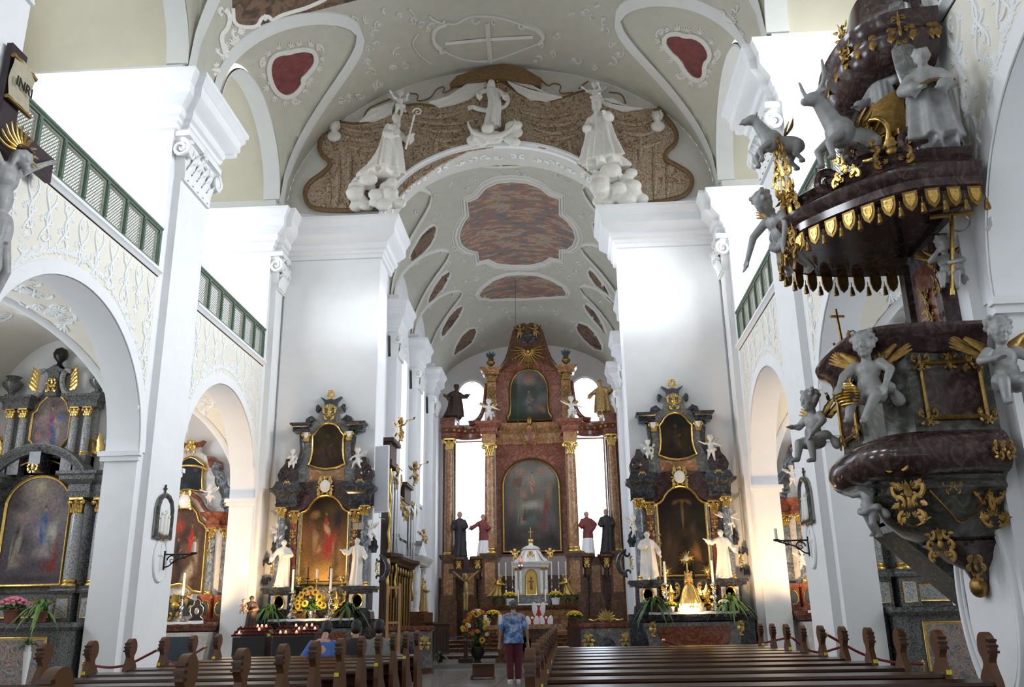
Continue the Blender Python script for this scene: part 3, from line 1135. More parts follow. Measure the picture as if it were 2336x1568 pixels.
# ---- stucco on the gallery fronts
STU = []
for sd in range(4):
 r = random.Random(40 + sd)
 m = MB()
 H = .86
 for e in (-1, 1):
  pts = [(e * (.05 + .085 * math.sin(t * PI * 2.1 + sd * .6)), 0, -H * t) for t in [i / 22 for i in range(23)]]
  m.tube(pts, [.017 + .014 * math.sin(PI * i / 22) for i in range(23)], 5)
 cscroll(m, 0, -.12, .20, r.uniform(-.5, .5), 1, .02)
 cscroll(m, .02, -.40, .26, PI * .5, 1, .02)
 cscroll(m, -.03, -.70, .22, r.uniform(-1, 1), -1, .02)
 rosette(m, 0, -.40, .07)
 spray(m, 0, -.85, .16, -PI / 2, 5)
 spray(m, .1, -.2, .13, .7, 4)
 spray(m, -.1, -.55, .13, 2.4, 4)
 spray(m, .09, -.66, .11, -.5, 3)
 STU.append(m.mesh('stucco_scroll', MAT['stucco_white'], 60))
STS = []
for sd in range(3):
 m = MB()
 cscroll(m, 0, 0, .26, sd * .8, 1 if sd % 2 else -1, .02)
 spray(m, .02, .10, .15, 1.2 + sd, 5)
 spray(m, -.02, -.10, .13, -1.4 + sd, 4)
 STS.append(m.mesh('stucco_leaf', MAT['stucco_white'], 60))
gar = MB()
for i in range(9):
 a = i * .12 - .48
 spray(gar, i * .06 - .24, .035 * math.sin(i * 1.6), .10, .3 + (i % 2) * .9 - .5, 3, 0, 1.0, .3)
gar.tube([(i * .06 - .28, 0, .035 * math.sin(i * 1.6)) for i in range(10)], .012, 5)
GAR = gar.mesh('stucco_garland', MAT['stucco_white'], 60)
for wall in [o for o in COL.objects if o.name.split('.')[0] in ('wall_left', 'wall_right')]:
 s = -1 if 'left' in wall.name else 1
 idx = [o for o in COL.objects if o.name.split('.')[0] == wall.name.split('.')[0]].index(wall)
 if idx == 0:
  continue
 y0, y1 = BAYS[idx]
 yc, a = (y0 + y1) / 2, (y1 - y0) / 2
 r = random.Random(idx * 7 + (s > 0))
 def put(me, y, z, rot=0.0, sc=1.0):
  o = link(me.name.split('.')[0], me, wall)
  o.rotation_mode = 'QUATERNION'
  q = Euler((0, 0, PI / 2 if s < 0 else -PI / 2)).to_quaternion() @ Euler((0, rot, 0)).to_quaternion()
  o.rotation_quaternion = q
  o.location = (s * (XB + .0), y, z)
  o.scale = (sc, sc, sc)
  return o
 arch = lambda y: 4.14 + 2.12 * math.sqrt(max(0, 1 - ((y - yc) / a) ** 2))
 n = int(L / .46) if False else int((y1 - y0) / .44)
 for i in range(n):
  y = y0 + (i + .5) * (y1 - y0) / n
  z = 7.26
  j = 0
  while z - .80 > arch(y) + .20 and j < 3:
   put(STU[(i + 2 * j) % 4], y, z, r.uniform(-.06, .06), r.uniform(.92, 1.05))
   z -= .92
   j += 1
  while z - .25 > arch(y) + .26:
   put(STS[r.randrange(3)], y + r.uniform(-.05, .05), z - .12, r.uniform(0, 6), r.uniform(.75, 1.0))
   z -= .30
 for i in range(26):
  t = math.radians(8 + 164 * i / 25)
  yy, zz_ = yc - (a + .12) * math.cos(t), 4.14 + (2.12 + .36) * math.sin(t)
  if y0 + .1 < yy < y1 - .1:
   tang = math.atan2((2.48) * math.cos(t), (a + .12) * math.sin(t))
   put(GAR, yy, zz_, -tang if s < 0 else tang, 1.1)
 for e, yy in ((-1, y0 + .13), (1, y1 - .13)):
  for q in range(6):
   put(STS[q % 3], yy, 7.0 - q * .42, r.uniform(0, 6), .62)
for o in [o for o in COL.objects if o.name.startswith('ceiling_chapel')]:
 s = -1 if 'left' in o.name else 1
 ys = [v.co.y for v in o.data.vertices]
 yq = (min(ys) + max(ys)) / 2
 m = MB()
 r = random.Random(5)
 for (dx, dy) in ((.75, .2), (.7, .7), (.85, -.4), (-.2, 1.2), (.1, -1.2), (.35, 1.5), (.95, 1.1)):
  x, y = -7.625 + dx, yq + dy
  hb = (max(ys) - min(ys)) / 2
  def cz(a_, c_):
   hx = math.sqrt(max(0, 1 - ((a_ + 7.625) / 1.375) ** 2))
   return 4.1 + 2.3 * max(hx, math.sqrt(max(0, 1 - ((c_ - yq) / hb) ** 2)))
  for q in range(5):
   t = MB()
   spray(t, 0, 0, .24, r.uniform(0, 6), 5)
   cscroll(t, .1, .1, .28, r.uniform(0, 6), 1, .018)
   ox, oy = x + r.uniform(-.2, .2), y + r.uniform(-.25, .25)
   m.merge(mapmb(t, lambda a_, b_, c_: (ox + a_, oy + c_, cz(ox + a_, oy + c_) + .6 * b_ - .005)))
 (m if s < 0 else mirx(m)).build('stucco_sprig', MAT['stucco_white'], o, 60)
# ---- nave vault: groin bands, red cartouches, scroll fields
for s in (-1, 1):
 for k in (1, 2, 3):
  y0, y1 = BAYS[k]
  yc, w0 = (y0 + y1) / 2, (y1 - y0) / 2 + .12
  m = MB()
  rows = []
  for e in (-1, 1):
   seq = []
   for i in range(25):
    q = (1 - i / 24) if e < 0 else i / 24
    seq.append(q)
   for q in seq:
    ax = 3.2 + (NAVE_W - 3.2) * q
    rows.append((ax, e * w0 * q ** .62, e))
  v, f = [], []
  for (ax, dy, e) in rows:
   for (dx, dd, lift) in ((.0, 0, .0), (.0, 0, .05), (-.12, .30, .05), (-.12, .30, 0)):
    x_ = max(0, ax + dx * (1 if ax < 5.4 else 0))
    y_ = yc + dy + e * dd
    zb = ZSP + NAVE_R * math.sqrt(max(0.0, 1 - min(1, x_ / NAVE_W) ** 2))
    v.append((s * x_, y_, zb - lift))
  for i in range(len(rows) - 1):
   for j in range(3):
    f.append((i * 4 + j, i * 4 + j + 1, i * 4 + 5 + j, i * 4 + 4 + j))
  m.add(v, f)
  m.build('groin_band', MAT['plaster_grey'], ceiling, 60)
Z8 = lambda pts: zz(pts, .578, 400, 0)
cart_l = Z8([(368, 260), (380, 225), (410, 207), (450, 205), (470, 197), (510, 192), (545, 200), (557, 230), (548, 262), (515, 300), (500, 312), (505, 330), (480, 365), (445, 385), (410, 375), (385, 345), (370, 300)])
cart_r = Z8([(1930, 150), (1950, 132), (1990, 130), (2010, 140), (2050, 140), (2090, 165), (2112, 205), (2108, 235), (2090, 250), (2090, 300), (2070, 318), (2040, 310), (2010, 280), (1990, 240), (1950, 205), (1930, 175)])
for c, lab in ((cart_l, 0), (cart_r, 1)):
 c = smooth_loop(c, 1)
 m = MB()
 star(m, c, 6, .5)
 onvault(m, nave_z, 12, 21, .009).build('red_cartouche', MAT['red_cartouche'], ceiling, 60)
 m = MB()
 m.tube([(u, -1, -v) for u, v in c], 6, 6, closed=True)
 m.tube([(u, -2, -v) for u, v in c], 2.5, 5, closed=True)
 cu, cv = sum(p[0] for p in c) / len(c), sum(p[1] for p in c) / len(c)
 r = random.Random(lab)
 for i in range(0, len(c), 2):
  u, v = c[i]
  a = math.atan2(-(v - cv), u - cu)
  spray(m, u + math.cos(a) * 8, -(v - math.sin(a) * -8) if False else -v + math.sin(a) * 8, 16, a + r.uniform(-.6, .6), 4, -1, 1.4)
  if i % 6 == 0:
   cscroll(m, u + math.cos(a) * 10, -v + math.sin(a) * 10, 24, a, 1 if i % 4 else -1, 2.6, -1)
 onvault(m, nave_z, 12, 21, .009).build('cartouche_frame', MAT['stucco_relief'], ceiling, 60)
m = MB()
for line, th in (([(1070, 90), (1030, 105), (1015, 140), (1022, 175), (1050, 195)], 4.5), ([(1370, 95), (1425, 110), (1458, 145), (1435, 175)], 4.5), ([(1050, 195), (1130, 236), (1240, 245), (1345, 205), (1435, 170)], 1.6),
                 ([(1070, 90), (1110, 95), (1150, 65), (1200, 60), (1260, 62), (1310, 75), (1370, 95)], 2.2), ([(1000, 60), (1020, 80), (1060, 90)], 2), ([(920, 35), (950, 60), (925, 80)], 2), ([(960, 130), (930, 170), (960, 215), (1010, 250)], 1.6)):
 p = smooth_line(Z8(line), 2)
 m.tube([(u, -1, -v) for u, v in p], th, 5)
for line, th in (([(1230, 88), (1243, 243)], 5.5), ([(1065, 172), (1240, 155), (1412, 146)], 3.5)):
 m.tube([(u, -.5, -v) for u, v in Z8(line)], th, 4)
for (x, y, a) in ((1070, 90, 0), (1050, 192, 2), (1370, 95, 1), (1437, 172, 3)):
 (u, v), = Z8([(x, y)])
 cscroll(m, u, -v, 16, a, 1, 2.5, -1)
onvault(m, nave_z, 8, 21, .014).build('stucco_cartouche', MAT['stucco_relief'], ceiling, 60)
r = random.Random(11)
m = MB()
for (x, y) in [(630, 88), (690, 80), (750, 72), (800, 100), (780, 130), (785, 175), (760, 200), (750, 245), (765, 290), (830, 40), (880, 60), (935, 80), (960, 100), (680, 385), (640, 400), (720, 370), (770, 340), (800, 330),
               (1620, 45), (1660, 35), (1700, 85), (1690, 115), (1720, 170), (1740, 200), (1710, 240), (1650, 265), (1580, 235), (1480, 210), (1560, 60), (1500, 130), (870, 210), (900, 250), (850, 270), (1000, 110), (1180, 70), (1260, 80), (1430, 240),
               (1640, 60), (2200, 35), (2195, 70), (2150, 60), (2230, 115), (2230, 140)]:
 (u, v), = Z8([(x + r.uniform(-6, 6), y + r.uniform(-5, 5))])
 spray(m, u, -v, r.uniform(10, 17), r.uniform(0, 6.3), 4, -.4)
 cscroll(m, u + 4, -v, r.uniform(14, 24), r.uniform(0, 6.3), r.choice([-1, 1]), 1.6, -.4)
onvault(m, nave_z, 8, 21, .016).build('stucco_sprig', MAT['stucco_relief'], ceiling, 60)
c = Z8([(228, -260), (225, 30), (228, 98), (290, 108), (325, 100), (335, 70), (365, 60), (380, 82), (410, 60), (470, 42), (530, 25), (700, -60), (1240, -120), (1800, -60), (2080, -20), (2200, -260)])
m = MB()
star(m, c, 8, .2)
onvault(m, nave_z, 6, 20, .008, .012).build('ceiling_fresco', MAT['fresco_dark'], ceiling, 60)
m = MB()
m.tube([(u, -1, -v) for u, v in smooth_line(c[1:14], 2)], 5, 6)
m.tube([(u, -1, -v) for u, v in smooth_line(Z8([(190, 35), (215, 60), (205, 110), (175, 140), (190, 200), (200, 225)]), 2)], 6, 6)
for (x, y, sz, a) in ((190, 45, 22, 0), (185, 195, 26, 1), (240, 180, 30, 2), (160, 265, 16, 1.5), (245, 130, 24, .5), (345, 85, 26, 1.4), (430, 100, 20, .2), (195, 215, 20, 4.4), (160, 285, 14, 4.5)):
 (u, v), = Z8([(x, y)])
 cscroll(m, u, -v, sz, a, 1, 3, -1)
 spray(m, u, -v, sz * .8, a, 5, -1)
onvault(m, nave_z, 6, 20, .007).build('fresco_frame', MAT['stucco_figure'], ceiling, 60)
# ---- chancel vault
Z7 = lambda pts: zz(pts, .3317, 850, 340)
P1 = [(720, 340), (780, 270), (860, 235), (960, 225), (1060, 235), (1150, 270), (1210, 320), (1280, 345), (1280, 450), (1330, 490), (1375, 550), (1390, 610), (1370, 660), (1330, 690), (1280, 690), (1280, 755), (1215, 745), (1170, 775), (1080, 795), (960, 795), (860, 785), (800, 755), (735, 770), (725, 705), (660, 690), (615, 655), (600, 600), (610, 550), (640, 490), (665, 460), (655, 365)]
P2 = [(735, 1000), (760, 960), (830, 905), (920, 870), (1020, 862), (1130, 870), (1220, 900), (1300, 945), (1330, 990), (1320, 1015), (1200, 1020), (1050, 1030), (900, 1030), (820, 1035), (790, 1025), (750, 1025)]
P3 = [(700, 108), (800, 95), (900, 60), (1000, 60), (1095, 105), (1000, 118), (880, 122), (780, 120)]
SIDE = [[(245, 750), (270, 690), (330, 590), (380, 540), (420, 520), (440, 540), (430, 600), (400, 660), (340, 730), (300, 780), (262, 805)],
  [(370, 1060), (385, 1010), (420, 940), (470, 870), (520, 838), (535, 850), (520, 900), (480, 970), (430, 1040), (385, 1082)],
  [(462, 1290), (475, 1230), (520, 1150), (570, 1095), (610, 1075), (625, 1090), (600, 1150), (550, 1220), (500, 1280), (468, 1303)],
  [(550, 1420), (570, 1350), (610, 1280), (660, 1235), (705, 1228), (718, 1260), (690, 1330), (640, 1370), (580, 1410)],
  [(1510, 500), (1545, 500), (1600, 580), (1680, 700), (1690, 760), (1620, 690), (1560, 620), (1520, 560)],
  [(1475, 830), (1490, 815), (1530, 850), (1590, 930), (1640, 1020), (1648, 1060), (1600, 1020), (1540, 950), (1490, 880)],
  [(1448, 1070), (1470, 1060), (1530, 1110), (1580, 1190), (1610, 1270), (1570, 1240), (1510, 1170), (1465, 1110)],
  [(1395, 1210), (1420, 1190), (1480, 1210), (1540, 1270), (1580, 1350), (1580, 1390), (1520, 1375), (1450, 1310), (1410, 1260)]]
for k, P in enumerate([P1, P2, P3] + SIDE):
 c = Z7(P)
 m = MB()
 star(m, c, 8 if k < 2 else 5, .3)
 onvault(m, chancel_z, 22.5, 38.8, .014, .01).build('vault_painting', MAT['fresco_sky'] if k < 2 else MAT['fresco_dark'], ceiling_ch, 60)
 m = MB()
 cu, cv = sum(p[0] for p in c) / len(c), sum(p[1] for p in c) / len(c)
 if k < 2:
  for off, th in ((1.02, 2.2), (1.085 if k == 0 else 1.07, 3.4), (1.14 if k == 0 else 1.1, 1.6)):
   m.tube([(cu + (u - cu) * off, -.6, -(cv + (v - cv) * off)) for u, v in c], th, 5, closed=True)
  for i in range(0, len(c), 2):
   u, v = c[i]
   spray(m, cu + (u - cu) * 1.09, -(cv + (v - cv) * 1.09), 8, i, 3, -.6)
 else:
  m.tube([(u, -.5, -v) for u, v in c], 2.6, 5, closed=True)
  for i in range(0, len(c), 3):
   u, v = c[i]
   spray(m, u, -v, 9, i * 1.3, 4, -.6)
 onvault(m, chancel_z, 22.5, 38.8, .014).build('painting_frame', MAT['stucco_relief'], ceiling_ch, 60)
m = MB()
r = random.Random(3)
for (x, y) in [(300, 430), (420, 480), (480, 460), (540, 250), (420, 330), (700, 200), (650, 280), (1040, 180), (1250, 190), (1330, 220), (1530, 330), (1430, 450), (1500, 470), (450, 700), (560, 680), (520, 780), (620, 770), (480, 820), (640, 920), (700, 880), (570, 960), (560, 1000), (1420, 780), (1480, 680), (1390, 850), (1350, 880),
               (1450, 940), (1040, 1100), (900, 1110), (800, 1100), (1150, 1100), (1250, 1120), (950, 1160), (1180, 1210), (680, 1000), (740, 1180), (730, 1230), (750, 1260), (760, 1340), (1370, 1170), (1360, 1240), (1390, 1330), (1450, 1010), (760, 820), (1290, 820), (900, 830), (1130, 830), (1010, 830), (660, 1190), (330, 760), (560, 1060), (1500, 1000), (1560, 1060), (1000, 155), (880, 160)]:
 (u, v), = Z7([(x, y)])
 spray(m, u, -v, r.uniform(5, 9), r.uniform(0, 6.3), 4, -.3)
 cscroll(m, u + 2, -v, r.uniform(9, 15), r.uniform(0, 6.3), r.choice([-1, 1]), 1.1, -.3)
onvault(m, chancel_z, 22.5, 38.8, .025).build('stucco_sprig', MAT['stucco_relief'], ceiling_ch, 60)
for s in (-1, 1):
 for (y0, y1) in CH_BAYS:
  yc, w0 = (y0 + y1) / 2, (y1 - y0) / 2 + .3
  v, f, rows = [], [], []
  for e in (-1, 1):
   for i in range(17):
    q = (1 - i / 16) if e < 0 else i / 16
    rows.append((2.35 + (CH_W - 2.35) * q, e * w0 * q ** .62, e))
  for (ax, dy, e) in rows:
   for (dd, lift) in ((0, 0), (0, .06), (.22, .06), (.22, 0)):
    zb = CH_S + CH_R * math.sqrt(max(0.0, 1 - min(1, ax / CH_W) ** 2))
    v.append((s * ax, yc + dy + e * dd, zb - lift))
  for i in range(len(rows) - 1):
   for j in range(3):
    f.append((i * 4 + j, i * 4 + j + 1, i * 4 + 5 + j, i * 4 + 4 + j))
  MB().add(v, f).build('groin_band', MAT['stucco_relief'], ceiling_ch, 60)
m = MB()
for i in range(23):
 a = math.radians(14 + 152 * i / 22)
 t = MB()
 spray(t, 0, 0, .2, .6 if i % 2 else 2.4, 4)
 cscroll(t, 0, 0, .26, i, 1 if i % 2 else -1, .02)
 m.merge(mapmb(t, lambda x, y, z: (2.97 * math.cos(a + x / 3.0), 21.45 + z, 11.34 + 2.03 * math.sin(a + x / 3.0) + y)))
m.build('archivolt_stucco', MAT['stucco_white'], wall_arch, 60)
# ================================================================ CARVED FIGURES
_DG = None
def fuse(mb, name, voxel, material, smooth=1, decim=None):
 me = bpy.data.meshes.new(name + '_raw')
 me.from_pydata(mb.v, [], mb.f)
 me.update()
 o = bpy.data.objects.new(name + '_raw', me)
 COL.objects.link(o)
 r = o.modifiers.new('r', 'REMESH')
 r.mode = 'VOXEL'
 r.voxel_size = voxel
 r.use_smooth_shade = True
 if smooth:
  sm = o.modifiers.new('s', 'SMOOTH')
  sm.factor = .5
  sm.iterations = smooth
 dg = bpy.context.evaluated_depsgraph_get()
 out = bpy.data.meshes.new_from_object(o.evaluated_get(dg))
 out.name = name
 bpy.data.objects.remove(o)
 bpy.data.meshes.remove(me)
 out.materials.clear()
 out.materials.append(material)
 return out
def hand(mb, w, d, size=1.0, side=1, spread=.9):
 w, d = Vector(w), Vector(d).normalized()
 up = Vector((0, 0, 1)) if abs(d.z) < .85 else Vector((0, -1, 0))
 sx = d.cross(up).normalized() * side
 nn = sx.cross(d).normalized()
 k = .095 * size
 mb.cap(w, w + d * k * .75, .028 * size, .036 * size, 8)
 base = w + d * k * .85
 for i, L in enumerate((.62, .78, .84, .70)):
  o = base + sx * (i - 1.5) * -.021 * size
  f1 = o + (d + sx * (i - 1.5) * -.12 * spread).normalized() * k * L * .55
  f2 = f1 + (d - nn * .35).normalized() * k * L * .5
  mb.cap(o, f1, .0125 * size, .0115 * size, 6)
  mb.cap(f1, f2, .0115 * size, .009 * size, 6)
 t0 = w + d * k * .25 + sx * .026 * size
 t1 = t0 + (d * .6 + sx).normalized() * k * .42
 mb.cap(t0, t1, .014 * size, .012 * size, 6)
 mb.cap(t1, t1 + (d + sx * .25).normalized() * k * .34, .012 * size, .009 * size, 6)
def head(mb, c, turn=0.0, nod=0.0, s=1.0, hair='short', beard=False, hat=None):
 t = MB()
 t.ell((0, 0, .012), (.078, .095, .108))
 t.ell((0, -.022, -.055), (.056, .066, .062))
 t.ell((0, -.088, -.012), (.013, .022, .027))
 t.cap((0, -.088, .012), (0, -.098, -.018), .010, .014, 6)
 t.ell((0, -.078, .028), (.050, .020, .010))
 for e in (-1, 1):
  t.ell((e * .080, .005, -.01), (.012, .022, .032), seg=8)
  t.ell((e * .030, -.080, .008), (.015, .010, .008), seg=8)
  t.ell((e * .038, -.064, -.03), (.022, .02, .022), seg=8)
 t.ell((0, -.080, -.052), (.022, .014, .007), seg=8)
 t.ell((0, -.078, -.064), (.018, .014, .007), seg=8)
 t.ell((0, -.074, -.092), (.022, .018, .016), seg=8)
 if hair in ('short', 'curly', 'long'):
  t.ell((0, .022, .035), (.090, .092, .098))
  if hair == 'curly':
   for i in range(14):
    a = i * 2.399
    z_ = .02 + .09 * (i / 14)
    rr = .092 * math.sqrt(max(.05, 1 - ((z_ - .03) / .11) ** 2))
    x_, y_ = rr * math.cos(a), .02 + rr * math.sin(a)
    if y_ > -.05:
     t.ell((x_, y_, z_ + .01), .026, seg=6, rings=5)
  if hair == 'long':
   t.cap((-.06, .05, .0), (-.08, .05, -.16), .045, .03, 8)
   t.cap((.06, .05, .0), (.08, .05, -.16), .045, .03, 8)
   t.cap((0, .07, .0), (0, .08, -.18), .06, .04, 8)
 elif hair == 'tonsure':
  t.lathe([(.085, -.03), (.098, -.01), (.098, .03), (.085, .045)], (0, .008, .02), 12)
 elif hair == 'veil':
  t.ell((0, .02, .02), (.105, .11, .12))
  t.cap((-.07, .04, .0), (-.10, .03, -.2), .05, .04, 8)
  t.cap((.07, .04, .0), (.10, .03, -.2), .05, .04, 8)
 if beard:
  t.ell((0, -.075, -.11), (.05, .04, .06))
  t.cap((0, -.075, -.12), (0, -.085, -.19), .035, .012, 8)
 if hat == 'mitre':
  t.prism([(-.088, .06), (.088, .06), (.095, .14), (.0, .29), (-.095, .14)], -.06, .07)
 elif hat == 'crown':
  t.lathe([(.085, .07), (.095, .08), (.10, .12), (.085, .12)], (0, .015, 0), 14)
  for i in range(7):
   a = i * 2 * PI / 7
   t.ell((.095 * math.cos(a), .015 + .095 * math.sin(a), .14), (.014, .014, .03), seg=6, rings=5)
 elif hat == 'biretta':
  t.box(-.085, .085, -.07, .1, .08, .16)
 m = Matrix.Translation(c) @ Euler((nod, 0, turn), 'XYZ').to_matrix().to_4x4() @ Matrix.Scale(s, 4)
 mb.merge(t, m)
def robe(mb, secs, folds=9, amp=.10, seed=0, n=26, seg=44, top=.25):
 r = random.Random(seed)
 ph, ph2 = r.uniform(0, 6), r.uniform(0, 6)
 S = np.array(secs, float)
 t = np.linspace(0, len(S) - 1, n)
 rows = np.stack([np.interp(t, np.arange(len(S)), S[:, k]) for k in range(5)], 1)
 for _ in range(2):
  rows[1:-1] = rows[1:-1] * .5 + .25 * (rows[:-2] + rows[2:])
 v, f = [], []
 for j in range(n):
  u = j / (n - 1)
  a_ = amp * (1 - u) ** .8 + amp * top * u
  for i in range(seg):
   p = 2 * PI * i / seg
   w1 = math.sin(folds * p + ph + 1.6 * u)
   w2 = math.sin((folds * 2 - 5) * p + ph2 - 2.2 * u)
   k = 1 + a_ * (math.copysign(abs(w1) ** .6, w1) * .7 + .45 * w2)
   v.append((rows[j, 0] + rows[j, 3] * k * math.cos(p), rows[j, 1] + rows[j, 4] * k * math.sin(p), rows[j, 2]))
 for j in range(n - 1):
  for i in range(seg):
   i2 = (i + 1) % seg
   f.append((j * seg + i, j * seg + i2, (j + 1) * seg + i2, (j + 1) * seg + i))
 f.append(tuple(range(seg - 1, -1, -1)))
 f.append(tuple((n - 1) * seg + i for i in range(seg)))
 mb.add(v, f)
def arm(mb, sh, el, ha, side=1, sleeve=.085, size=1.0, bare=False):
 if bare:
  mb.cap(sh, el, .055 * size, .045 * size)
  mb.cap(el, ha, .045 * size, .030 * size)
 else:
  mb.cap(sh, el, .075 * size, sleeve * size)
  e, h = Vector(el), Vector(ha)
  m_ = e.lerp(h, .72)
  mb.cap(e, m_, sleeve * size, sleeve * 1.15 * size)
  drop = m_ + Vector((0, .01, -.13 * size))
  mb.cap(m_, drop, sleeve * .8 * size, .02 * size)
  mb.cap(m_, ha, .036 * size, .03 * size)
 d = Vector(ha) - Vector(el)
 hand(mb, ha, d, size, side)
def saint(h=1.7, seed=0, armR=None, armL=None, turn=0.0, nod=.1, sway=.04, hair='tonsure', beard=False, hat=None, cape=False, hood=False, wide=1.0, kneel=False):
 m = MB()
 if not kneel:
  secs = [(0, .0, 0, .26 * wide, .22), (0, 0, .03, .27 * wide, .23), (sway * .3, 0, .35, .23 * wide, .20), (sway, -.01, .8, .205, .17), (sway * .9, 0, 1.05, .19, .15), (sway * .4, .0, 1.25, .205, .15), (0, 0, 1.40, .205, .125), (0, 0, 1.46, .12, .09), (0, 0, 1.50, .055, .055)]
  for e in (-1, 1):
   m.ell((e * .09, -.19, .03), (.05, .11, .04))
  sz = 1.40
  hc = (0, -.02, 1.60)
 else:
  secs = [(0, .42, 0, .34 * wide, .64), (0, .40, .06, .36 * wide, .64), (0, .22, .25, .30, .44), (0, .05, .5, .25, .26), (0, -.06, .75, .22, .19), (0, -.13, .95, .22, .16), (0, -.18, 1.08, .20, .13), (0, -.2, 1.14, .12, .09), (0, -.21, 1.18, .055, .055)]
  sz = 1.08
  hc = (0, -.27, 1.28)
 robe(m, secs, 9, .20, seed)
 dz = sz - 1.40
 dy = -.18 if kneel else 0
 if cape:
  cs = [(0, .07 + dy, .12 if not kneel else .1, .33 * wide, .25), (0, .06 + dy, .6, .29, .21), (0, .05 + dy, sz - .25, .26, .17), (0, .03 + dy, sz, .225, .14), (0, .02 + dy, sz + .08, .1, .09)]
  robe(m, cs, 7, .20, seed + 5)
 if hood:
  m.lathe([(.17, -.05), (.18, -.01), (.13, .04), (.09, .06)], (0, .0 + dy, sz + .02), 14, 1, .75)
 m.cap((0, dy, sz + .03), (hc[0], hc[1] + .02, hc[2] - .08), .055, .05)
 aR = armR or ((-.27, -.02, 1.16), (-.20, -.24, 1.10))
 aL = armL or ((.27, -.02, 1.16), (.20, -.24, 1.10))
 for e, (el, ha) in ((-1, aR), (1, aL)):
  el = (el[0], el[1] + dy, el[2] + dz)
  ha = (ha[0], ha[1] + dy, ha[2] + dz)
  arm(m, (e * .185, dy, sz - .03), el, ha, e)
 head(m, hc, turn, nod, 1.16, hair, beard, hat)
 k = h / 1.7
 m.v = [(x * k, y * k, z * k) for x, y, z in m.v]
 return m
PUTTO = {
 'sit': dict(legs=[((-.10, -.18, -.02), (-.12, -.22, -.22)), ((.10, -.17, -.04), (.08, -.15, -.25))], arms=[((-.22, -.05, .22), (-.16, -.18, .20)), ((.22, -.05, .22), (.18, -.16, .10))]),
 'reach': dict(legs=[((-.10, -.10, -.17), (-.16, .02, -.34)), ((.09, -.06, -.20), (.12, .02, -.40))], arms=[((-.25, -.08, .30), (-.38, -.12, .36)), ((.24, -.02, .26), (.36, -.06, .20))]),
 'fly': dict(legs=[((-.10, .05, -.18), (-.16, .16, -.34)), ((.08, -.05, -.20), (.06, .10, -.38))], arms=[((-.24, -.10, .28), (-.34, -.20, .34)), ((.22, -.12, .24), (.22, -.26, .30))]),
 'sprawl': dict(legs=[((-.14, -.14, -.08), (-.20, -.12, -.28)), ((.12, -.12, -.12), (.22, -.08, -.28))], arms=[((-.22, -.10, .24), (-.24, -.22, .14)), ((.22, -.02, .30), (.34, -.06, .40))]),
}
def putto(h=.6, pose='sit', turn=0.0, nod=.1, drape=True, arms=None, legs=None, twist=0.0):
 P = PUTTO[pose]
 m = MB()
 m.ell((0, .0, .0), (.125, .105, .10))
 m.ell((0, -.03, .10), (.115, .10, .12))
 m.ell((0, -.005, .24), (.125, .09, .12))
 m.cap((0, 0, .30), (0, -.01, .40), .055, .05)
 for e, (kn, ft) in zip((-1, 1), legs or P['legs']):
  m.cap((e * .07, -.01, -.02), kn, .085, .058)
  m.cap(kn, ft, .060, .036)
  d = Vector((ft[0], ft[1], ft[2])) - Vector(kn)
  fo = Vector(ft) + Vector((0, -.085, -.02))
  m.cap(ft, fo, .034, .026, 8)
 for e, (el, ha) in zip((-1, 1), arms or P['arms']):
  m.cap((e * .125, 0, .31), el, .056, .046)
  m.cap(el, ha, .046, .030)
  hand(m, ha, Vector(ha) - Vector(el), 1.0, e)
 head(m, (0, -.03, .515), turn, nod, 1.22, 'curly')
 if drape:
  pts = [(-.16, -.06, .03), (-.05, -.13, -.03), (.08, -.12, .0), (.17, -.02, .06), (.20, .08, .02), (.24, .14, -.12)]
  m.tube(smooth_line(pts, 2), [.03 + .035 * abs(math.sin(i * .55)) for i in range(len(smooth_line(pts, 2)))], 8)
 m.v = [(x * h, y * h, z * h) for x, y, z in m.v]
 return m
def wing(s=1.0, side=1):
 m = MB()
 for i in range(9):
  a = 1.9 - i * .24
  L = (.42 - .022 * i) * s
  o = (side * (.06 + .015 * i) * s, .05 * s, (.02 * (8 - i) * .3) * s)
  tip = (o[0] + side * L * math.sin(a * .62 + .35) * .8, .10 * s + .012 * i * s, o[2] + L * math.cos(a * .62 + .1))
  m.tube([o, tuple((p + q) / 2 + (.0 if j != 1 else .02 * s) for j, (p, q) in enumerate(zip(o, tip))), tip], [.016 * s, .034 * s, .008 * s], 6, flat=.35)
 m.tube([(side * .03 * s, .04 * s, 0), (side * .14 * s, .05 * s, .14 * s), (side * .26 * s, .08 * s, .24 * s)], [.04 * s, .045 * s, .02 * s], 7, flat=.5)
 return m
def cloud(mb, c, w, d, h, n=14, seed=0):
 r = random.Random(seed)
 for _ in range(n):
  x, z_ = r.uniform(-.5, .5) * w, r.uniform(-.5, .5) * h
  rr = r.uniform(.13, .26) * min(w, h)
  mb.ell((c[0] + x, c[1] + r.uniform(-.5, .2) * d, c[2] + z_), (rr * 1.3, rr * .8, rr))
def statue(name, label, cat, mb, voxel, material, loc, rz=0.0, group=None, smooth=1):
 o = link(name, fuse(mb, name, voxel, material, smooth))
 o.location = loc
 o.rotation_euler = (0, 0, rz)
 return tag(o, label, cat, group)
def put_putto(label, loc, rz=0.0, h=.6, pose='sit', mat_='statue_white', wings='gilding', group=None, tilt=(0, 0), voxel=None, name='putto_statue', **kw):
 t = thing(name, label, 'putto', loc, rz, group)
 t.rotation_euler = (tilt[0], tilt[1], rz)
 link('body', fuse(putto(h, pose, **kw), 'body', voxel or h / 62, MAT[mat_]), t)
 if wings:
  for e in (-1, 1):
   w = mapmb(wing(h * 1.05, e), lambda x, y, z: (x, y + .05 * h, z + .26 * h))
   w.build('wing', MAT[wings], t, 60)
 return t
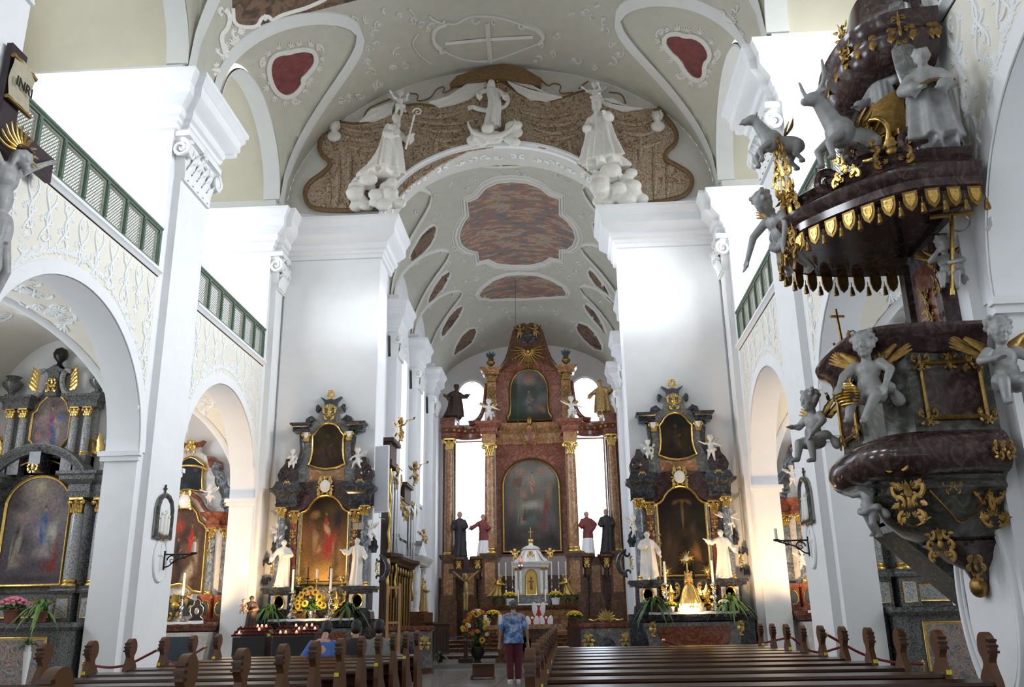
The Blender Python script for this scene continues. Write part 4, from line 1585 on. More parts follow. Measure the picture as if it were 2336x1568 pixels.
# ================================================================ PAINTING ON CANVAS
def canvas(name, outline, Y, strokes, base, parent, rings=26, m_='oil_painting', seed=1, sub=3):
 pts = []
 n = len(outline)
 for i in range(n):
  a, b = outline[i], outline[(i + 1) % n]
  for k in range(sub):
   pts.append((a[0] + (b[0] - a[0]) * k / sub, a[1] + (b[1] - a[1]) * k / sub))
 x0, x1 = min(p[0] for p in pts), max(p[0] for p in pts)
 z0, z1 = min(p[1] for p in pts), max(p[1] for p in pts)
 cx_, cz_ = (x0 + x1) / 2, (z0 + z1) / 2
 n = len(pts)
 v = [(cx_, Y, cz_)]
 f = []
 for r in range(1, rings + 1):
  t = r / rings
  v += [(cx_ + (p[0] - cx_) * t, Y, cz_ + (p[1] - cz_) * t) for p in pts]
 for i in range(n):
  f.append((0, 1 + i, 1 + (i + 1) % n))
  for r in range(rings - 1):
   a, b = 1 + r * n, 1 + (r + 1) * n
   f.append((a + i, b + i, b + (i + 1) % n, a + (i + 1) % n))
 a = sum(pts[i][0] * pts[(i + 1) % n][1] - pts[(i + 1) % n][0] * pts[i][1] for i in range(n))
 if a < 0:
  f = [g[::-1] for g in f]
 m = MB()
 m.v, m.f = v, f
 me = m.mesh(name, MAT[m_], 0)
 V = np.array(v)
 X, Zc = (V[:, 0] - x0) / (x1 - x0), (V[:, 2] - z0) / (z1 - z0)
 asp = (z1 - z0) / (x1 - x0)
 g = np.random.RandomState(seed)
 top, bot = np.array(base[0]), np.array(base[1])
 C = bot[None] + (top - bot)[None] * Zc[:, None]
 for _ in range(60):
  cx2, cy2, rr = g.rand(), g.rand(), .05 + .14 * g.rand()
  al = np.exp(-(((X - cx2)) ** 2 + ((Zc - cy2) * asp) ** 2) / rr ** 2)[:, None] * .55
  C = C * (1 - al) + al * np.clip(C * (.35 + 1.4 * g.rand()) + (g.rand(3) - .5) * .03, 0, 1)
 for (sx, sy, rx, ry, an, c, so) in strokes:
  dx, dy = X - sx, (Zc - sy) * asp
  ca, sa = math.cos(an), math.sin(an)
  p, q = (dx * ca + dy * sa) / rx, (-dx * sa + dy * ca) / (ry * asp)
  d = np.sqrt(p * p + q * q)
  al = np.clip((1 - d) / max(so, 1e-3), 0, 1)[:, None]
  C = C * (1 - al) + al * np.array(c)[None]
 at = me.color_attributes.new('paint', 'FLOAT_COLOR', 'POINT')
 buf = np.ones((len(V), 4), np.float32)
 buf[:, :3] = np.clip(C, 0, 1) ** 1.15
 at.data.foreach_set('color', buf.ravel())
 return link(name, me, parent)
def pfig(x, y, s, robe_c, robe2=None, skin=(.45, .28, .18), lean=0.0):
 o = [(x, y + .40 * s, .16 * s, .42 * s, lean, robe_c, .35)]
 if robe2:
  o.append((x + .07 * s, y + .30 * s, .10 * s, .34 * s, lean + .3, robe2, .4))
 o += [(x - .05 * s, y + .45 * s, .05 * s, .16 * s, .9, tuple(c * 1.35 for c in robe_c), .6), (x + .15 * s, y + .52 * s, .12 * s, .035 * s, .5, skin, .5), (x - math.sin(lean) * .5 * s, y + .86 * s, .065 * s, .085 * s, 0, skin, .4), (x, y + .90 * s, .07 * s, .06 * s, 0, (.05, .03, .02), .7)]
 return o
# ================================================================ SMALL THINGS
def column(parent, x, y, z0, z1, r, shaft, cap='gilding', base='gilding', seg=20, half=False, names=('column_shaft', 'column_base', 'capital')):
 H = z1 - z0
 hb, hc = r * 1.1, r * 2.5
 m = MB()
 m.lathe([(r * 1.02, 0), (r * 1.0, H * .3), (r * .93, H * .7), (r * .86, H - hb - hc)], (x, y, z0 + hb), seg)
 m.build(names[0], MAT[shaft], parent, 60)
 m = MB()
 m.lathe([(r * 1.32, 0), (r * 1.36, hb * .2), (r * 1.3, hb * .4), (r * 1.08, hb * .5), (r * 1.18, hb * .75), (r * 1.12, hb * .95), (r * 1.0, hb)], (x, y, z0), seg)
 m.build(names[1], MAT[base], parent, 60)
 m = MB()
 m.merge(capital_mb(r * 1.9, r * 1.9, hc), loc=(x, y, z1 - hc))
 m.build(names[2], MAT[cap], parent, 50)
def candlestick_mb(h, w=.11):
 m = MB()
 for k in range(3):
  a = k * 2 * PI / 3 + .5
  m.ell((math.cos(a) * w * .75, math.sin(a) * w * .75, w * .22), (w * .3, w * .3, w * .24), seg=8, rings=6)
 m.lathe([(w * .9, w * .25), (w * .95, w * .45), (w * .55, w * .8), (w * .3, w * 1.1), (w * .42, w * 1.35), (w * .22, w * 1.6), (w * .18, h * .38), (w * .42, h * .45), (w * .52, h * .52), (w * .4, h * .58), (w * .2, h * .62), (w * .3, h * .68), (w * .2, h * .74), (w * .16, h * .86), (w * .3, h * .92), (w * .62, h * .96), (w * .66, h), (w * .2, h)], seg=14)
 return m
def make_candlestick(name, label, h, hc, loc, metal='silver', group=None, w=.11, lit=False):
 t = thing(name, label, 'candlestick', loc, 0, group)
 candlestick_mb(h, w).build('stick', MAT[metal], t, 50)
 m = MB()
 m.lathe([(.026, 0), (.026, hc - .01), (.02, hc), (.004, hc)], (0, 0, h - .005), 12)
 c = m.build('candle', MAT['wax'], t, 50)
 m = MB()
 m.tube([(0, 0, h + hc - .01), (.002, 0, h + hc + .02)], .003, 5)
 m.build('wick', MAT['ink_black'], c)
 if lit:
  m = MB()
  m.ell((0, 0, h + hc + .035), (.011, .011, .028), seg=8)
  m.build('flame', MAT['flame'], c)
 return t
def blade_plant(name, label, loc, size, n=46, seed=0, pot='terracotta', leaf_m='leaf_green', droop=1.0, potsize=.11, cat='plant', pot_name='pot'):
 r = random.Random(seed)
 t = thing(name, label, cat, loc)
 m = MB()
 p = potsize
 m.lathe([(p * .6, 0), (p * .85, p * 1.3), (p * .95, p * 1.35), (p * .95, p * 1.5), (p * .8, p * 1.45), (.01, p * 1.4)], seg=14)
 m.build(pot_name, MAT[pot], t, 40)
 m = MB()
 for i in range(n):
  a = r.uniform(0, 2 * PI)
  L = size * r.uniform(.6, 1.05)
  el = r.uniform(.35, 1.45)
  v, f = [], []
  k = 8
  for j in range(k + 1):
   u = j / k
   d = L * u * math.cos(el)
   zq = p * 1.4 + L * (u * math.sin(el) - droop * .55 * u * u * (1 + .6 * math.cos(el)))
   w = .016 * size / .4 * math.sin(PI * min(.97, .1 + .9 * u)) + .001
   cx_, cy_ = math.cos(a) * (d + .02), math.sin(a) * (d + .02)
   v += [(cx_ - math.sin(a) * w, cy_ + math.cos(a) * w, zq), (cx_ + math.sin(a) * w, cy_ - math.cos(a) * w, zq + .002)]
  f = [(2 * j, 2 * j + 1, 2 * j + 3, 2 * j + 2) for j in range(k)]
  m.add(v, f)
 o = m.build('foliage', MAT[leaf_m], t, 180)
 o['kind'] = 'stuff'
 return t
def mum_pot(name, label, loc, size=.22, petal='petal_yellow', pot='pot_white', seed=0, group=None, leafy=.9):
 r = random.Random(seed)
 t = thing(name, label, 'potted flower', loc, 0, group)
 m = MB()
 m.lathe([(size * .30, 0), (size * .38, size * .5), (size * .42, size * .52), (size * .42, size * .6), (.01, size * .56)], seg=14)
 m.build('pot', MAT[pot], t, 40)
 m = MB()
 for i in range(34):
  a, e = r.uniform(0, 2 * PI), r.uniform(.0, 1.2)
  c = (math.cos(a) * math.cos(e) * size * .5, math.sin(a) * math.cos(e) * size * .5, size * (.6 + .35 * math.sin(e) * r.uniform(.4, .9)))
  m.ell(c, (size * .16, size * .08, size * .05), (r.uniform(-.6, .6), r.uniform(-.6, .6), a), seg=6, rings=4)
 m.build('foliage', MAT['leaf_green'], t, 180)['kind'] = 'stuff'
 m = MB()
 for i in range(40):
  a, e = i * 2.399, .25 + 1.3 * (i / 40)
  c = (math.cos(a) * math.cos(e) * size * .6, math.sin(a) * math.cos(e) * size * .6, size * (.72 + .42 * math.sin(e)))
  m.ell(c, (size * .11, size * .11, size * .07), seg=7, rings=5)
 m.build('blossoms', MAT[petal], t, 180)['kind'] = 'stuff'
 return t
# ================================================================ TYMPANUM OVER THE CHANCEL ARCH
ZT = lambda pts: zz(pts, .428, 640, 100)
def wallpoly(pts, Y0, Y1):
 m = MB()
 return m.prism([PX(u, v, Y0) for u, v in pts], Y0, Y1)
cur = thing('stucco_curtain', 'gold-brown brocade stucco curtain hung around the arch into the chancel', 'curtain relief', (0, 21, 11.5))
cur_w = lambda m, n, mt, sm=None: m.build(n, MAT[mt], cur, sm)
inv = lambda m: mapmb(m, lambda x, y, z: (x, y - 21, z - 11.5))
edge_l = [(395, 888), (260, 890), (150, 872), (125, 800), (150, 742), (230, 690), (268, 650), (255, 620), (215, 590), (205, 540), (230, 480), (262, 415)]
top_e = [(300, 410), (400, 430), (500, 410), (590, 370), (650, 330), (740, 320), (830, 335), (930, 320), (1010, 290), (1080, 240), (1130, 190), (1190, 205), (1260, 260), (1330, 300), (1420, 310), (1500, 290), (1580, 260), (1660, 240), (1740, 330), (1830, 360), (1930, 350)]
edge_r = [(2010, 340), (2060, 400), (2112, 470), (2110, 530), (2050, 580), (2050, 620), (2110, 650), (2180, 690), (2200, 740), (2170, 800), (2100, 830), (1960, 850)]
arch_e = [(1830, 870), (1700, 735), (1560, 620), (1400, 555), (1200, 540), (1000, 570), (850, 645), (700, 745), (600, 845), (560, 890)]
cur_w(inv(wallpoly(ZT(edge_l + top_e + edge_r + arch_e), 20.93, 20.99)), 'drape', 'curtain_gold', 0)
for e in (edge_l, edge_r):
 m = MB()
 m.tube([(u, -1, -v) for u, v in smooth_line(ZT(e), 2)], 5.5, 6)
 cur_w(inv(onwall(m, 20.93, .01)), 'hem', 'curtain_hem')
m = MB()
m.tube([(u, -1, -v) for u, v in smooth_line(ZT(top_e), 2)], 2.6, 5)
cur_w(inv(onwall(m, 20.93, .01)), 'hem', 'curtain_hem')
r = random.Random(2)
m = MB()
for (x0, x1, y) in [(300, 600, 430), (640, 1000, 350), (680, 1060, 400), (720, 1040, 440), (1250, 1600, 350), (1280, 1620, 400), (1320, 1600, 440), (1750, 2000, 400), (320, 560, 480), (1780, 2040, 450), (760, 1010, 480), (1330, 1590, 480), (850, 1010, 520), (1320, 1500, 520), (330, 600, 530), (1790, 2050, 510)]:
 sag = 26 + r.uniform(0, 14)
 pts = ZT([(x0 + (x1 - x0) * t, y + sag * math.sin(PI * t)) for t in [i / 12 for i in range(13)]])
 m.tube([(u, 0, -v) for u, v in pts], [2.0 + 5.0 * math.sin(PI * i / 12) for i in range(13)], 6)
for (x, y0, y1) in [(300, 500, 880), (360, 470, 860), (820, 480, 620), (930, 500, 580), (1420, 500, 550), (1540, 520, 610), (1990, 480, 830), (2060, 640, 820), (1910, 460, 620), (250, 700, 880)]:
 pts = ZT([(x + 8 * math.sin(3 * t), y0 + (y1 - y0) * t) for t in [i / 8 for i in range(9)]])
 m.tube([(u, 0, -v) for u, v in pts], [2 + 4.5 * math.sin(PI * i / 8) for i in range(9)], 6)
cur_w(inv(onwall(m, 20.93, .01)), 'fold', 'curtain_gold')
for c in ([(1120, 195), (1080, 245), (1000, 295), (920, 322), (840, 335), (790, 312), (880, 285), (960, 235), (1010, 200)], [(1200, 190), (1260, 255), (1330, 296), (1420, 305), (1500, 285), (1420, 262), (1350, 225), (1300, 195)],
          [(610, 300), (590, 370), (500, 410), (420, 415), (480, 350), (560, 320)], [(1690, 290), (1730, 325), (1830, 357), (1930, 347), (1850, 330), (1770, 290)]):
 t = inv(wallpoly(ZT(c), 20.86, 20.94))
 o = cur_w(t, 'lining', 'stucco_figure', 0)
 m = MB()
 cu = c[0]
 for k in range(3):
  q = c[len(c) // 2 - 1 + k]
  p = ZT([cu, ((cu[0] + q[0]) / 2, (cu[1] + q[1]) / 2 + 14), q])
  m.tube([(u, 0, -v) for u, v in smooth_line(p, 2)], 2.0, 5)
 inv(onwall(m, 20.86, .01)).build('fold', MAT['stucco_figure'], o)
cur_w(inv(wallpoly(ZT([(900, 212), (940, 170), (1000, 150), (1060, 132), (1180, 108), (1300, 130), (1390, 185), (1385, 212), (1200, 182), (1000, 196)]), 20.72, 20.98)), 'canopy', 'curtain_hem', 0)
for pts in ([(690, 265), (740, 270), (720, 310), (800, 295), (830, 240), (880, 225), (860, 270), (920, 240)], [(1390, 195), (1430, 230), (1450, 210), (1500, 220), (1480, 270), (1560, 260)], [(1590, 240), (1610, 220), (1640, 200)], [(1750, 260), (1820, 265), (1840, 320)], [(600, 290), (520, 320), (460, 350), (440, 400)]):
 m = MB()
 m.tube([(u, -1, -v) for u, v in smooth_line(ZT(pts), 2)], 1.8, 5)
 cur_w(inv(onwall(m, 20.9, .01)), 'cord', 'curtain_hem')
def wp(u, v, Y):
 x, z = PX(u, v, Y)
 return (x, Y, z)
x, z = PX(1122, 290, 20.75)
t = thing('madonna_statue', 'stucco Madonna with starry halo standing on crescent moon above the chancel arch', 'statue', (x, 20.78, z))
b = saint(1.42, 3, ((-.42, -.05, 1.22), (-.36, -.2, .98)), ((.40, -.05, 1.16), (.46, -.2, .92)), turn=.2, sway=.10, hair='veil')
b.tube(smooth_line([(-.1, .05, .55), (-.36, .0, .58), (-.5, .05, .70), (-.62, .0, .62)], 2), .07, 8)
b.tube(smooth_line([(.15, .1, 1.05), (.42, .12, 1.1), (.44, .1, .75), (.2, .08, .6)], 2), .06, 8)
link('figure', fuse(b, 'figure', .02, MAT['stucco_figure']), t)
m = MB()
cloud(m, (.12, .0, -.22), 1.25, .22, .62, 24, 4)
link('cloud', fuse(m, 'cloud', .028, MAT['stucco_figure']), t)
m = MB()
m.tube([(.62 * math.cos(a), -.16, .12 - .50 * math.sin(a)) for a in [i / 16 * PI for i in range(17)]], [.015 + .075 * math.sin(PI * i / 16) for i in range(17)], 8)
m.build('crescent', MAT['stucco_figure'], t, 60)
m = MB()
m.ell((-.10, -.16, -.14), .17, seg=14, rings=10)
m.build('globe', MAT['stucco_figure'], t, 60)
m = MB()
for i in range(9):
 a = -.3 + i * (PI + .6) / 8
 m.ell((.2 * math.cos(a), .0, 1.30 + .2 * math.sin(a)), .022, seg=6, rings=5)
m.build('halo_star', MAT['gilding'], t, 60)
for (u, v, rz, lab, hat, w, cu, cv, cw, chh) in ((885, 405, 1.05, 'stucco kneeling abbot with curled crozier on clouds above the chancel arch', None, 1, 868, 440, 1.35, .75), (1375, 380, -.35, 'stucco kneeling saint with tall straight staff on clouds above the chancel arch', 'biretta', 1.15, 1420, 425, 1.2, .85)):
 x, z = PX(u, v, 20.7)
 t = thing('kneeling_saint_statue', lab, 'statue', (x, 20.68, z), 0, 'stucco figures over the chancel arch')
 b = saint(1.7, 11 if hat else 8, None, ((.30, -.2, 1.2), (.25, -.36, 1.25)), nod=.1, hair='short', beard=True, hat=hat, cape=True, wide=w * 1.15, kneel=True)
 k = 1.26
 rotm = Euler((0, 0, rz)).to_matrix()
 b.v = [tuple(rotm @ Vector((p[0] * k, p[1] * .75 * k, p[2] * k))) for p in b.v]
 link('figure', fuse(b, 'figure', .022, MAT['stucco_figure']), t)
 m = MB()
 if rz > 0:
  m.tube([(.50, -.26, .65), (.72, -.26, 1.66)], .026, 6)
  spiral(m, (.80, -.26, 1.74), .12, 1.3, .024, 'y', PI, -1)
 else:
  m.tube([(-.28, -.44, .0), (-.02, -.44, 1.85)], .024, 6)
  m.ell((-.02, -.44, 1.88), .05, seg=8)
 m.build('staff', MAT['stucco_figure'], t, 60)
 x2, z2 = PX(cu, cv, 20.7)
 m = MB()
 cloud(m, (x2 - x, .08, z2 - z), cw, .3, chh, 28, 9)
 link('cloud', fuse(m, 'cloud', .03, MAT['stucco_figure']), t)
for (u, v, rz, lab) in ((912, 245, .4, 'stucco putto holding the curtain above the kneeling abbot with crozier'), (1358, 225, -.3, 'stucco putto holding the curtain above the kneeling saint with straight staff')):
 x, z = PX(u, v, 20.75)
 put_putto(lab, (x, 20.72, z), rz, .74, 'fly', 'stucco_figure', 'stucco_figure', 'stucco figures over the chancel arch')
for (u, v, lab) in ((763, 295, 'stucco cherub head at the curtain edge behind the kneeling abbot'), (1500, 272, 'stucco cherub head at the curtain edge behind the staff-bearing saint')):
 x, z = PX(u, v, 20.85)
 m = MB()
 head(m, (0, 0, .05), .3 if u < 1000 else -.3, .1, 1.5, 'curly')
 m.ell((0, .03, -.2), (.2, .1, .16))
 statue('cherub_head', lab, 'cherub', m, .018, MAT['stucco_figure'], (x, 20.85, z), 0, 'stucco figures over the chancel arch')
# ================================================================ SIDE ALTARS
def half(pts):
 return [(x, z) for x, z in pts] + [(-x, z) for x, z in pts[::-1] if x > 1e-6]
def gilt_frame(parent, outline, y, w=.05, d=.05, name='picture_frame', m_='gilding'):
 a = sum(outline[i][0] * outline[(i + 1) % len(outline)][1] - outline[(i + 1) % len(outline)][0] * outline[i][1] for i in range(len(outline)))
 o = outline if a > 0 else outline[::-1]
 m = MB()
 m.sweep(o, [(-.012, 0), (-.012, -d * .5), (w * .2, -d * .6), (w * .5, -d), (w * .8, -d * .7), (w, -d * .3), (w, 0)], True, 'xz', y)
 return m.build(name, MAT[m_], parent, 50)
def orn(parent, c, w, h, seed=0, m_='gilding', name='gilded_scrollwork', sym=True, n=None, th=None):
 m = MB()
 rocaille(m, w, h, seed, th, 0, n, sym)
 o = m.build(name, MAT[m_], parent, 60)
 o.location = c
 return o
def urn(parent, x, y, z, s, m_, name='urn'):
 m = MB()
 m.lathe([(.30 * s, 0), (.30 * s, .10 * s), (.14 * s, .16 * s), (.16 * s, .25 * s), (.42 * s, .5 * s), (.46 * s, .68 * s), (.30 * s, .84 * s), (.26 * s, .92 * s), (.36 * s, 1.0 * s), (.05 * s, 1.08 * s)], (x, y, z), 16)
 return m.build(name, MAT[m_], parent, 50)
MENSA = [(.0, 0), (.78, 0), (.80, .10), (.74, .14), (.78, .4), (.9, .75), (1.0, .82), (1.0, .92), (1.06, .95), (1.06, 1.0)]
def mensa(t, hw, z0, z1, dep, body, slab, panel, y=0.0, cloth=True, cw=None):
 H = z1 - z0
 m = MB()
 prof = [(.90, 0), (.93, .06), (.93, .12), (.84, .16), (.84, .22), (.90, .55), (.97, .80)]
 for a, b in zip(prof[:-1], prof[1:]):
  m.add([(e1 * hw * q[0], y - dep * (q[0] if e2 else 0), z0 + H * q[1]) for q in (a, b) for e1, e2 in ((-1, 0), (-1, 1), (1, 1), (1, 0))], [(0, 1, 5, 4), (1, 2, 6, 5), (2, 3, 7, 6)])
 m.build('mensa', MAT[body], t, 30)
 m = MB()
 out = [(-.66 * hw, z0 + .72 * H), (.66 * hw, z0 + .72 * H), (.70 * hw, z0 + .66 * H), (.60 * hw, z0 + .24 * H), (-.60 * hw, z0 + .24 * H), (-.70 * hw, z0 + .66 * H)]
 m.add([(p[0], y - dep * (.85 + .13 * ((p[1] - z0) / H - .2)) - .025, p[1]) for p in out], [tuple(range(5, -1, -1))])
 m.build('antependium', MAT[panel], t, 0)
 m = MB()
 m.sweep([(-hw * 1.03, y), (-hw * 1.03, y - dep), (hw * 1.03, y - dep), (hw * 1.03, y)], [(-.3, z1 - .17 * H), (-.02, z1 - .17 * H), (.0, z1 - .12 * H), (.04, z1 - .08 * H), (.05, z1 - .03 * H), (.05, z1), (-.3, z1)])
 m.box(-hw, hw, y - dep + .02, y, z1 - .16 * H, z1 - .003)
 m.build('table_slab', MAT[slab], t, 30)
 if cloth:
  cw = cw or hw * .86
  m = MB()
  m.grid(lambda u, v: (-cw + 2 * cw * u, y - dep - .062 + .30 * max(0, v - .15) + .0, z1 + .008 - (.0 if v > .15 else (.15 - v) * .35) + .004 * math.sin(u * 40)), 40, 8)
  m.build('altar_cloth', MAT['linen'], t, 60)
def steps(t, hw, dep, z1, n, m_='marble_grey', y=0.0):
 for k in range(n):
  m = MB()
  g = (n - k) * .22
  m.box(-hw - g, hw + g, y - dep - g, y, z1 * k / n, z1 * (k + 1) / n)
  m.build('step', MAT[m_], t, 0)
def big_side_altar(name, label, X, Y, pic, pic_base, pic2, pic2_base, seed=0, mat_main='marble_dark'):
 t = thing(name, label, 'altar', (X, Y, 0))
 steps(t, 1.35, .95, .42, 2)
 mensa(t, 1.10, .42, 1.46, .78, 'marble_grey', 'marble_dark', 'marble_red', y=-.12)
 for e in (-1, 1):
  orn(t, (e * .92, -.94, 1.12), .26, .30, 3, sym=False)
 m = MB()
 m.box(-.70, .70, -.20, 0, 1.40, 2.16)
 m.build('predella', MAT['marble_dark'], t, 0)
 for e in (-1, 1):
  m = MB()
  m.prism([(e * .62, 1.44), (e * 1.20, 1.44), (e * 1.18, 1.60), (e * 1.14, 1.64), (e * 1.14, 2.02), (e * .66, 2.02), (e * .66, 1.64), (e * .62, 1.60)], -.44, 0)
  m.box(min(e * .58, e * 1.26), max(e * .58, e * 1.26), -.50, 0, 2.02, 2.08)
  m.box(min(e * .55, e * 1.30), max(e * .55, e * 1.30), -.54, 0, 2.08, 2.15)
  p = m.build('pedestal', MAT['marble_dark'], t, 30)
  m = MB()
  m.box(min(e * .70, e * 1.08), max(e * .70, e * 1.08), -.455, -.43, 1.68, 1.98)
  m.build('panel', MAT['marble_white'], p, 0)
  m = MB()
  m.lathe([(.02, 0), (.10, .0), (.11, .012), (.13, .02), (.14, 0)], seg=18)
  q = mapmb(m, lambda x, y, z: (e * .89 + x, -.455 - z, 1.83 + y * 1.3))
  q.build('gilt_ring', MAT['gilding'], p, 60)
  m = MB()
  m.box(min(e * .98, e * 1.34), max(e * .98, e * 1.34), -.56, 0, .0, 1.44)
  m.build('plinth', MAT['marble_dark'], t, 0)
 m = MB()
 m.prism(half([(1.02, 2.15), (1.02, 3.98), (.0, 4.36)]), -.12, 0)
 m.build('back_panel', MAT['marble_grey'], t, 0)
 for e in (-1, 1):
  column(t, e * .98, -.33, 2.15, 3.96, .095, 'marble_bluegrey')
  m = MB()
  m.box(min(e * .64, e * .80), max(e * .64, e * .80), -.22, -.10, 2.15, 3.60)
  m.build('pilaster', MAT['marble_red'], t, 0)
  m = MB()
  m.merge(capital_mb(.19, .14, .30), loc=(e * .72, -.17, 3.60))
  m.build('capital', MAT['gilding'], t, 50)
  orn(t, (e * .72, -.24, 3.30), .13, .34, 2)
  m = MB()
  m.box(min(e * .565, e * .625), max(e * .565, e * .625), -.2, -.1, 2.15, 3.86)
  m.build('pilaster', MAT['marble_grey'], t, 0)
  m = MB()
  cscroll(m, e * 1.18, 2.55, .62, 0, -e, .045, -.1)
  cscroll(m, e * 1.16, 3.2, .42, .3, e, .035, -.1)
  leaf(m, (e * 1.16, -.1, 2.9), PI / 2, .4, .09, .2)
  m.build('side_scroll', MAT['marble_dark'], t, 60)
  orn(t, (e * 1.22, -.12, 2.55), .14, .30, 4, sym=False)
 path = [(-1.16, 0), (-1.16, -.48), (-.60, -.48), (-.60, -.26), (.60, -.26), (.60, -.48), (1.16, -.48), (1.16, 0)]
 m = MB()
 m.prism(half([(.60, 3.86), (1.14, 3.96), (1.14, 4.36), (.75, 4.5), (.30, 4.58), (0, 4.62)])[:6] + [(-x, z) for x, z in [(0, 4.62), (.30, 4.58), (.75, 4.5), (1.14, 4.36), (1.14, 3.96), (.60, 3.86)]][1:] + [(-.56, 3.90), (-.46, 3.95), (-.34, 4.10), (-.2, 4.22), (0, 4.28), (.2, 4.22), (.34, 4.10), (.46, 3.95), (.56, 3.90)], -.24, 0)
 m.build('entablature', MAT['marble_purple'], t, 30)
 for e in (-1, 1):
  m = MB()
  m.sweep([(e * 1.10, 0), (e * 1.10, -.44), (e * .62, -.44), (e * .62, 0)][::(1 if e < 0 else -1)], [(-.2, 3.96), (.0, 3.96), (.02, 4.02), (.0, 4.05), (.02, 4.22), (.08, 4.28), (.13, 4.31), (.14, 4.38), (.08, 4.40), (.02, 4.55), (-.2, 4.60)])
  m.prism([(e * 1.06, 3.98), (e * .66, 3.98), (e * .66, 4.56), (e * 1.06, 4.56)], -.40, 0)
  q = m.build('entablature_block', MAT['marble_dark'], t, 30)
  orn(q, (e * .86, -.47, 4.44), .2, .2, 5)
  m = MB()
  m.prism([(e * .70, 4.58), (e * 1.10, 4.58), (e * 1.14, 4.72), (e * 1.08, 4.86), (e * .98, 4.98), (e * .96, 5.10), (e * .86, 5.10), (e * .80, 4.92), (e * .68, 4.80)], -.34, 0)
  spiral(m, (e * .98, -.34, 4.74), .12, 1.5, .035, 'y', PI / 2, e)
  m.build('volute', MAT['marble_purple'], t, 40)
 m = MB()
 m.prism(half([(.98, 4.56), (.92, 4.72), (.74, 4.86), (.62, 5.05), (.56, 5.3), (.60, 5.62), (.66, 5.84), (.44, 5.98), (.28, 6.08), (.22, 6.22), (.13, 6.42), (0, 6.46)]), -.20, 0)
 m.build('upper_storey', MAT['marble_grey'], t, 30)
 m = MB()
 m.prism(half([(.42, 4.58), (.42, 4.86), (.0, 4.80)])[:2] + [(.0, 4.80), (-.42, 4.86), (-.42, 4.58)], -.215, -.19)
 m.build('panel', MAT['marble_ochre'], t, 0)
 for e in (-1, 1):
  m = MB()
  pts = smooth_line([(e * .98, -.24, 4.62), (e * .84, -.24, 4.80), (e * .70, -.24, 4.95), (e * .60, -.24, 5.25), (e * .64, -.24, 5.62)], 2)
  m.tube(pts, .055, 7)
  spiral(m, (e * .60, -.24, 5.66), .09, 1.3, .035, 'y', 0, e)
  m.build('volute', MAT['marble_dark'], t, 50)
  m = MB()
  m.sweep([(e * .84, 0), (e * .84, -.30), (e * .48, -.30), (e * .48, 0)][::(1 if e < 0 else -1)], [(-.2, 5.76), (0, 5.76), (.02, 5.82), (.0, 5.85), (.03, 5.90), (.07, 5.93), (.07, 5.97), (-.2, 6.02)])
  m.prism([(e * .80, 5.78), (e * .50, 5.78), (e * .50, 5.99), (e * .80, 5.99)], -.27, 0)
  m.prism([(e * .30, 6.04), (e * .58, 5.98), (e * .55, 6.10), (e * .42, 6.16)], -.24, 0)
  m.build('cornice', MAT['marble_dark'], t, 30)
  m = MB()
  m.merge(capital_mb(.15, .1, .22), loc=(e * .52, -.24, 5.52))
  m.build('capital', MAT['gilding'], t, 50)
  m = MB()
  head(m, (e * .52, -.3, 5.66), 0, .1, .62, 'curly')
  link('cherub_head', fuse(m, 'cherub_head', .012, MAT['statue_white']), t)
  m = MB()
  m.prism([(e * .24, 6.38), (e * .33, 6.26), (e * .36, 6.40), (e * .31, 6.46)], -.14, 0)
  m.ell((e * .33, -.1, 6.36), (.045, .05, .1), seg=8)
  m.build('finial', MAT['marble_dark'], t, 50)
  orn(t, (e * .66, -.26, 5.28), .12, .26, 7, sym=False)
 m = MB()
 m.prism(half([(.14, 6.40), (.16, 6.52), (.26, 6.64), (.18, 6.60), (.10, 6.56), (.0, 6.58)]), -.16, 0)
 m.build('crown', MAT['marble_dark'], t, 0)
 orn(t, (0, -.22, 6.24), .34, .34, 8)
 orn(t, (0, -.14, 6.68), .16, .26, 9)
 arch1 = half([(.54, 2.26), (.54, 3.84), (.47, 3.87), (.40, 3.93), (.34, 4.04), (.26, 4.13), (.16, 4.20), (0, 4.23)])
 canvas('painting', arch1, -.15, pic, pic_base, t, seed=seed + 1)
 f_ = gilt_frame(t, arch1, -.15, .055, .05)
 for e in (-1, 1):
  orn(f_, (e * .57, -.19, 3.03), .10, .32, 6, sym=False)
 up = half([(.0, 4.86), (.22, 4.89), (.43, 4.97), (.385, 5.1), (.355, 5.3), (.36, 5.55), (.37, 5.66), (.30, 5.74), (.24, 5.84), (.14, 5.92), (0, 5.95)])
 canvas('painting', up, -.22, pic2, pic2_base, t, seed=seed + 2, rings=18)
 gilt_frame(t, up, -.22, .04, .04)
 m = MB()
 m.ell((0, -.30, 4.44), (.13, .05, .15), seg=14, rings=10)
 c_ = m.build('cartouche', MAT['statue_white'], t, 60)
 orn(c_, (0, -.29, 4.44), .42, .46, 10)
 return t
DK = (.012, .010, .009)
pic_l3 = [(.5, .12, .55, .25, 0, (.42, .27, .10), .8), (.45, .35, .35, .2, .3, (.26, .14, .06), .7)] + pfig(.52, .50, .34, (.42, .06, .04), (.06, .08, .10)) + [(.56, .60, .07, .09, .5, (.55, .36, .24), .5), (.62, .42, .18, .2, -.3, (.40, .07, .05), .5), (.28, .78, .14, .06, .4, (.30, .18, .10), .6), (.3, .5, .09, .05, .2, (.45, .28, .17), .5), (.35, .38, .12, .05, -.4, (.48, .30, .18), .5), (.78, .72, .12, .16, 0, (.05, .045, .05), .6), (.8, .42, .07, .12, .4, (.4, .25, .15), .5), (.2, .62, .12, .1, .3, (.22, .10, .06), .6), (.7, .36, .05, .08, .2, (.5, .32, .2), .5)]
